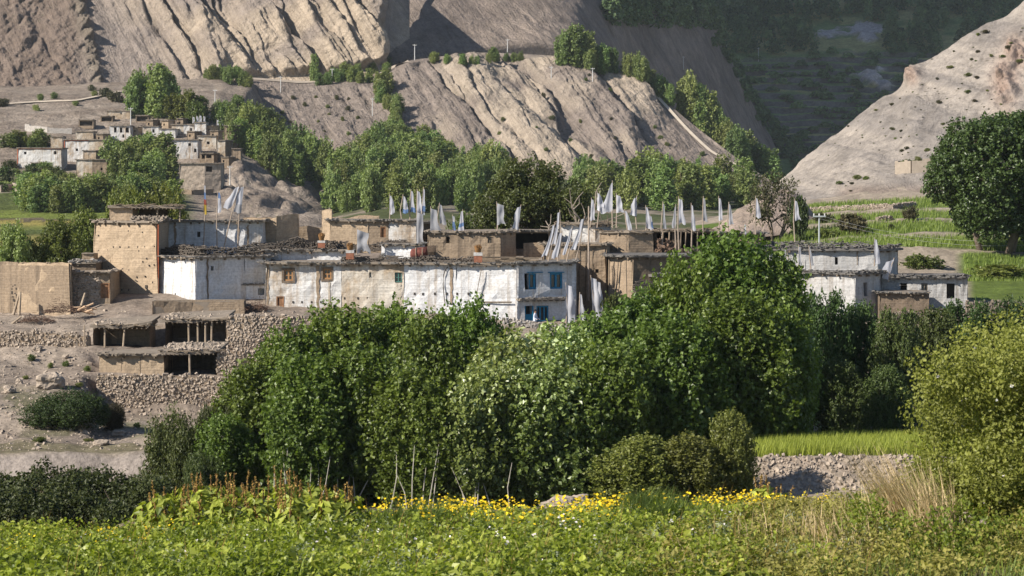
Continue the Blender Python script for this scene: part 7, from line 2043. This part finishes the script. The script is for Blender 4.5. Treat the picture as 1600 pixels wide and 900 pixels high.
for px_, Y_, n_, h_, sd in ((1180, 46, 60, .6, 11), (1330, 40, 120, .8, 12), (1060, 41, 50, .55, 13), (1390, 46, 140, .9, 14), (760, 42, 30, .5, 15)):
    gg = np.random.default_rng(sd); c = MEADOW.atY(px_, Y_); V, Q, T = blades(np.c_[c[:2] + gg.normal(0, .45, (n_, 2)), np.full(n_, c[2])], h_, .014, gg, .4, (-.25, 0)); fb = gg.uniform(0, 1, n_)
    tag(obj_np('dry_grass', V, [Q, T], L_STRAW, None, c, fcol=np.r_[fb, fb], kind='stuff'), ('thin dry stalks below the barley bank', 'dry stalks at the near edge left of the sunlit bush', 'few dry stalks in mid meadow below the poplar bushes', 'dry grass right in front of the straw tuft', 'few pale stalks in the middle of the meadow')[sd - 11], 'dry grass')
bpx = g.uniform(-150, 1150, 130); bY = g.uniform(35, 60, 130); bc = sheet_points(MEADOW, bpx, bY)
rep = g.integers(5, 16, 130); idx = np.repeat(np.arange(130), rep)
PP = bc[idx] + np.c_[g.normal(0, 1, (len(idx), 2)) * .28, np.zeros(len(idx))]
V, Q, f = herb_cloud(PP, .38, 9, .17, g, .14, 1.35)
tag(obj_np('broad_leaves', V, Q, L_DOCK, fcol=np.clip(f + np.repeat(g.uniform(-.25, .25, 130)[idx], 9), 0, 1), kind='stuff'), 'broad pale-green leaf rosettes among the meadow herbs', 'herbs')
gpx = g.uniform(100, 1500, 70); gY = g.uniform(36, 58, 70); gc = sheet_points(MEADOW, gpx, gY)
rep = g.integers(8, 24, 70); idx = np.repeat(np.arange(70), rep)
PP = gc[idx] + np.c_[g.normal(0, 1, (len(idx), 2)) * .2, np.zeros(len(idx))]
V, Q, f = herb_cloud(PP, .45, 12, .06, g, .09, 2.2)
tag(obj_np('grey_herbs', V, Q, leaf_mat('grey_green_leaves', (.09, .11, .06), (.26, .29, .19), .6, .25, 0, .2), fcol=f, kind='stuff'), 'grey-green feathery herb clumps in the meadow', 'herbs')
n_ = 1500; spx = g.uniform(-100, 1600, n_); sY = g.uniform(36, 60, n_); P = sheet_points(MEADOW, spx, sY)
P = P[fbm(P[:, 0] / 1.8, P[:, 1] / 1.8, seed=57) > .05]
V, Q, T = blades(P, .75, .012, g, .25); f = g.uniform(0, .7, len(P))
tag(obj_np('seed_stalks', V, [Q, T], L_RUST, fcol=np.r_[f, f], kind='stuff'), 'thin brown seed stalks poking out of the meadow', 'stalks')
N = 26000
px = g.uniform(-200, 1800, N); Y = 34 + 30 * g.uniform(0, 1, N)
P = sheet_points(MEADOW, px, Y)
keep = fbm(P[:, 0] / 1.3, P[:, 1] / 1.3, oct=3, seed=55) > -.1
V, Q, T = blades(P[keep], .36, .022, g)
n_ = keep.sum(); f = np.clip(g.normal(.45, .2, n_), 0, 1)
tag(obj_np('grass', V, [Q, T], L_GRASS, fcol=np.r_[f, f], kind='stuff'), 'grass blades between the meadow herbs', 'grass')
# darker lush tussocks
for px_, Y_, r_, lb_ in ((1040, 52, .9, 'dark green grass tussock behind the pink flowers'), (655, 52, 1.1, 'dark green grass tussock in front of the yellow flowers'), (1010, 56, .6, 'small dark grass tussock under the poplar bushes')):
    c = MEADOW.atY(px_, Y_); a = g.normal(0, 1, (700, 2)) * r_ * .4
    V, Q, T = blades(np.c_[c[:2] + a, np.full(700, c[2] - .05)], .75, .03, g, .6)
    tag(obj_np('grass_tussock', V, [Q, T], L_GRASS, None, c, fcol=np.r_[np.full(700, .1), np.full(700, .1)], kind='stuff'), lb_, 'grass tussock')
# yellow flowers
def flower_patch(name, label, cx, sx, cY, sY, n, mat, hgt=.42, size=.075, heads=3, seed=0, cat='flowers'):
    gg = np.random.default_rng(seed)
    px = gg.normal(cx, sx, n); Y = np.clip(gg.normal(cY, sY, n), 35, 62)
    P = sheet_points(MEADOW, px, Y)
    h = hgt * gg.uniform(.6, 1.25, n)
    V1, Q1, T1 = blades(P, hgt, .018, gg, .2)
    C = np.repeat(P + np.c_[gg.normal(0, .04, (n, 2)), h], heads, 0) + gg.normal(0, 1, (n * heads, 3)) * np.array([.07, .07, .05])
    V, Q = leaf_quads(C, np.tile([[0, -.5, .8]], (len(C), 1)), size, gg, .5, .5, .8, 1.15, 0)
    e = empty(name, P.mean(0), label, cat)
    obj_np('blooms', V, Q, mat, e, fcol=gg.uniform(0, 1, len(C)), kind='stuff')
    obj_np('stalks', V1, [Q1, T1], L_GRASS, e, fcol=np.full(2 * n, .3), kind='stuff')
flower_patch('yellow_flowers', 'broad patch of yellow flowers at the foot of the grove', 725, 80, 56, 2.6, 300, L_YEL, .55, .08, 3, 1)
flower_patch('yellow_flowers', 'yellow flowers before the poplar bushes', 925, 34, 57, 1.5, 120, L_YEL, .45, .085, 3, 2)
flower_patch('yellow_flowers', 'strip of yellow flowers beside the stony bank', 1170, 75, 57.5, 1.0, 210, L_YEL, .5, .08, 3, 3)
flower_patch('yellow_flowers', 'scattered yellow flowers at the dark hedge corner', 215, 45, 49, 2.5, 90, L_YEL, .35, .07, 2, 4)
flower_patch('yellow_flowers', 'few yellow flowers at the meadow corner', 50, 40, 46, 3, 45, L_YEL, .35, .06, 2, 5)
flower_patch('yellow_flowers', 'yellow flowers in front of the dark tussock', 840, 55, 52, 2, 60, L_YEL, .4, .075, 2, 6)
flower_patch('pale_flowers', 'pale pink flowers scattered in the meadow', 880, 190, 47, 4, 46, L_PALE, .38, .07, 3, 7)
flower_patch('pale_flowers', 'few white flowers near the dock plants', 300, 130, 46, 3, 26, L_PALE, .35, .06, 3, 8)
# dock plants with rusty seed spikes
def dock(px_, Y_, h, label, seed):
    gg = np.random.default_rng(seed + 900); c = MEADOW.atY(px_, Y_); e = empty('dock_plant', c, label, 'dock plant', 'dock plants with rusty spikes')
    n = 90; a = gg.uniform(0, 6.28, n); t = gg.uniform(.1, .95, n)
    rad = .5 * (1.1 - .75 * t) * gg.uniform(.6, 1.2, n)
    C = c + np.stack([np.cos(a) * rad, np.sin(a) * rad, t * h * .85], 1)
    o = np.stack([np.cos(a), np.sin(a), .5 + 0 * a], 1)
    s_ = .40 * (1.15 - .6 * t)
    V, Q = leaf_quads(C, nrm(o), s_, gg, .4, .35, .8, 1.9, .2)
    obj_np('leaves', V, Q, L_DOCK, e, fcol=np.clip(gg.normal(.5, .2, n) + .2 * t, 0, 1), kind='stuff')
    for k in range(5):
        b = c + np.array([gg.normal(0, .14), gg.normal(0, .1), 0]); tp = b + np.array([gg.normal(0, .14), gg.normal(0, .1), h * gg.uniform(.8, 1.12)])
        mb = MB(); mb.tube([b, (b + tp) / 2, tp], [.014, .012, .006], 4)
        st = mb.build('stalk', m_dry, e)
        m_ = 46; tt = gg.uniform(.55, 1, m_); CC = b + (tp - b) * tt[:, None] + gg.normal(0, 1, (m_, 3)) * .028 * (1.4 - tt)[:, None]
        V, Q = leaf_quads(CC, gg.normal(0, 1, (m_, 3)), .05, gg, .2, 1, .5, 1.3, 0)
        obj_np('seed_spike', V, Q, L_RUST, st, fcol=gg.uniform(0, 1, m_), kind='stuff')
dk = ((232, 56, .8, 'dock plant at the outer end of the clump, by the dark hedge'), (258, 55, 1.0, 'dock plant second from the hedge end of the clump'), (286, 55.5, 1.15, 'dock plant before the low willow shoot'), (312, 54, 1.2, 'tall dock plant with dense rusty spikes before the willows'),
      (338, 55, 1.25, 'tallest dock plant under the first low poplar'), (364, 54, 1.2, 'dock plant with big yellow-green leaves in mid clump'), (392, 55, 1.15, 'dock plant in mid clump under the poplar row'), (418, 54.5, 1.2, 'dock plant below the short pale-stemmed poplar'),
      (446, 54, 1.2, 'dock plant with many upright spikes below the pale stems'), (472, 55, 1.1, 'dock plant before the bare white stems'), (498, 54, 1.05, 'dock plant toward the flower end of the clump'), (524, 54.5, .95, 'dock plant second last before the yellow flowers'), (548, 54, .85, 'last dock plant of the clump, near the yellow flowers'),
      (300, 52.5, .9, 'lower dock plant in the front row before the willows'), (350, 52, .95, 'lower dock plant in the middle of the front row'), (405, 52, .95, 'lower dock plant with pale leaves in the front row'), (460, 51.5, .9, 'front dock plant with drooping leaves'), (515, 51.5, .8, 'front dock plant nearest the tussock'), (1190, 58.5, .8, 'dock plant with rusty spikes beside the stony bank'), (1215, 59, .7, 'smaller dock plant beside the stony bank'))
for i, (a, b_, c, d) in enumerate(dk): dock(a, b_, c * 1.3, d, i)
# bright bush on the near right
g = np.random.default_rng(831)
lb = []
for k in range(110):
    t = g.uniform(0, 1); px_ = 1452 + 420 * g.uniform(0, 1) ** .9; Y_ = g.uniform(40.5, 44)
    base = MEADOW.atY(px_, Y_); topr = np.interp(px_, [1430, 1470, 1520, 1560, 1600, 1700, 1900], [690, 590, 540, 528, 520, 490, 470])
    zt = zof(topr, Y_)
    z = base[2] + (zt - base[2]) * (.12 + .82 * g.uniform(0, 1))
    lb.append([base[0], Y_, z, *(g.uniform(.28, .5, 3))])
V, Q, f = crown_np(g, lb, 9500, 12, .072, .75, .07, 1.1, aspect=1.5)
rb = MEADOW.atY(1600, 42.5); e = empty('flowering_bush', rb, 'tall sunlit yellow-green bush with pale hips close on the right', 'bush')
obj_np('foliage', V, Q, LEAF['shrub'], e, fcol=f, kind='stuff')
mb = MB()
for k in range(46):
    L = lb[k]
    if L[1] < 42.6: continue
    b0 = MEADOW.atY(CX + L[0] / L[1] * F + g.normal(0, 8), L[1]); b1 = np.array(L[:3]); mb.tube([b0 - [0, 0, .1], (b0 + b1) / 2 + g.normal(0, .12, 3), b1, b1 + [g.normal(0, .15), 0, .45]], [.02, .014, .01, .004], 5, cap=False)
mb.build('stems', m_bark, e, kind='stuff')
ii = g.integers(0, len(lb), 130); dd = nrm(g.normal(0, 1, (130, 3)) + [0, -1.0, .2]); lbn = np.array(lb)
V, Q = leaf_quads(lbn[ii, :3] + dd * lbn[ii, 3:] * 1.05, dd, .075, g, .2, .3, 1, 1.1, 0); obj_np('blossoms', V, Q, L_PALE, e, fcol=g.uniform(0, 1, 130), kind='stuff')
# lower scrub under it
lb2 = []
for k in range(46):
    px_ = g.uniform(1330, 1760); Y_ = g.uniform(37, 47); b0 = MEADOW.atY(px_, Y_); lb2.append([b0[0], b0[1], b0[2] + g.uniform(.15, .5), *(g.uniform(.3, .5, 3))])
V, Q, f = crown_np(g, lb2, 1900, 13, .075, .35, .07, .7, aspect=1.7)
e = empty('low_scrub', MEADOW.atY(1500, 42), 'low green scrub under the sunlit bush', 'scrub'); obj_np('foliage', V, Q, L_HERB, e, fcol=f * .8, kind='stuff')
# dry grass tuft
def straw(px_, Y_, n, h, r, label, wind, seed):
    gg = np.random.default_rng(seed); c = MEADOW.atY(px_, Y_); a = gg.normal(0, 1, (n, 2)) * r
    V, Q, T = blades(np.c_[c[:2] + a, np.full(n, c[2])], h, .016, gg, .35, wind); f = gg.uniform(0, 1, n)
    tag(obj_np('dry_grass', V, [Q, T], L_STRAW, None, c, fcol=np.r_[f, f], kind='stuff'), label, 'dry grass')
straw(1432, 41, 520, 1.5, .22, 'tuft of dry straw-coloured grass beside the sunlit bush', (-.45, 0), 1)
straw(1470, 39.5, 260, 1.3, .2, 'dry grass stalks under the sunlit bush', (-.3, 0), 2)
straw(1290, 44, 160, .8, .5, 'thin dry stalks among the weeds', (-.2, 0), 3)
for px_, py_, Y_, w_, h_, lb_ in ((1505, 800, 41, .55, .4, 'pale stone showing in the scrub under the bush'), (1525, 818, 40.5, .4, .3, 'smaller pale stone under the bush')):
    p = MEADOW.atY(px_, Y_); boulder(px_, HY - F * (p[2] + .15) / Y_, Y_, w_, h_, lb_, px_, group=None)
p = MEADOW.atY(205, 60); boulder(205, HY - F * (p[2] + .2) / 60, 60, .8, .5, 'brown rock heap between the hedge and the dock plants', 12, m_mud_dark, group=None)
for px_, Y_, w_, h_, lb_ in ((878, 88, 1.3, .5, 'pale boulder at the foot of the grove'), (908, 90, .9, .6, 'second pale boulder beside the poplar bush')):
    boulder(px_, 796, Y_, w_, h_, lb_, px_, m_stone, group=None)
# barley field and terrace crops
g = np.random.default_rng(851)
N = 36000; px = g.uniform(1175, 1850, N); Y = g.uniform(111.2, 126.3, N); P = sheet_points(HILL, px, Y)
V, Q, T = blades(P, .6, .03, g, .2); f = np.clip(g.normal(.55, .2, N), 0, 1)
tag(obj_np('barley', V, [Q, T], L_BARLEY, fcol=np.r_[f, f], kind='stuff'), 'strip of ripening barley in front of the dark trees', 'crop')
Ps = []
for y0, y1, n in ((236, 250, 8000), (253, 268, 7000), (271, 291, 7000), (295, 324, 8000)):
    px = g.uniform(1190, 1700, n); Y = g.uniform(y0, y1, n); Ps.append(sheet_points(TERR, px, Y))
px = g.uniform(1505, 1720, 6000); Y = g.uniform(212, 233, 6000); Ps.append(sheet_points(TERR, px, Y))
P = np.concatenate(Ps); V, Q, T = blades(P, .5, .06, g, .2); f = np.clip(g.normal(.45, .2, len(P)), 0, 1)
tag(obj_np('terrace_barley', V, [Q, T], L_GRASS, fcol=np.r_[f, f], kind='stuff'), 'green barley standing on the stepped terraces', 'crop')
# dead boughs beside the old tree
g = np.random.default_rng(861); mb = MB()
b0 = HILL.atY(908, 217)
def bough(a, d, L, r, depth):
    e_ = a + d * L; m_ = (a + e_) / 2 + g.normal(0, .12 * L, 3) * [1, .5, .6]
    mb.tube([a, m_, e_], [r, r * .75, r * .5], 5, cap=False)
    if depth:
        for k in range(3): bough(e_ if k else m_, nrm(d + g.normal(0, .55, 3) * [1, .5, .7]), L * g.uniform(.55, .8), r * .5, depth - 1)
for d, L in (((-.15, 0, 1), 3.4), ((-.55, 0, .8), 3.0), ((.6, -.1, .8), 2.6), ((.1, .1, 1), 4.0)): bough(b0, nrm(np.array(d)), L, .24, 2)
tag(mb.build('dead_tree', m_bark_dead, None, loc=b0), 'bare dead tree with pale twisted boughs beside the old green tree', 'tree')
# ------------------------------------------------------------------ the air of the valley
m_haze = bpy.data.materials.new('haze_air'); m_haze.use_nodes = True
nt = m_haze.node_tree; nt.nodes.remove(nt.nodes['Principled BSDF'])
pv = nt.nodes.new('ShaderNodeVolumePrincipled')
pv.inputs['Color'].default_value = (0.86, 0.93, 1.0, 1)
pv.inputs['Density'].default_value = 0.000045
pv.inputs['Anisotropy'].default_value = 0.1
nt.links.new(pv.outputs[0], nt.nodes['Material Output'].inputs['Volume'])
mb = MB(); mb.add([[-1650, -150, -41.5], [1650, -150, -41.5], [1650, 2500, -41.5], [-1650, 2500, -41.5], [-1650, -150, 720], [1650, -150, 720], [1650, 2500, 720], [-1650, 2500, 720]], BOXF)
hz = mb.build('haze', m_haze, kind='stuff')
tag(hz, 'thin blue air haze filling the whole valley', 'haze')
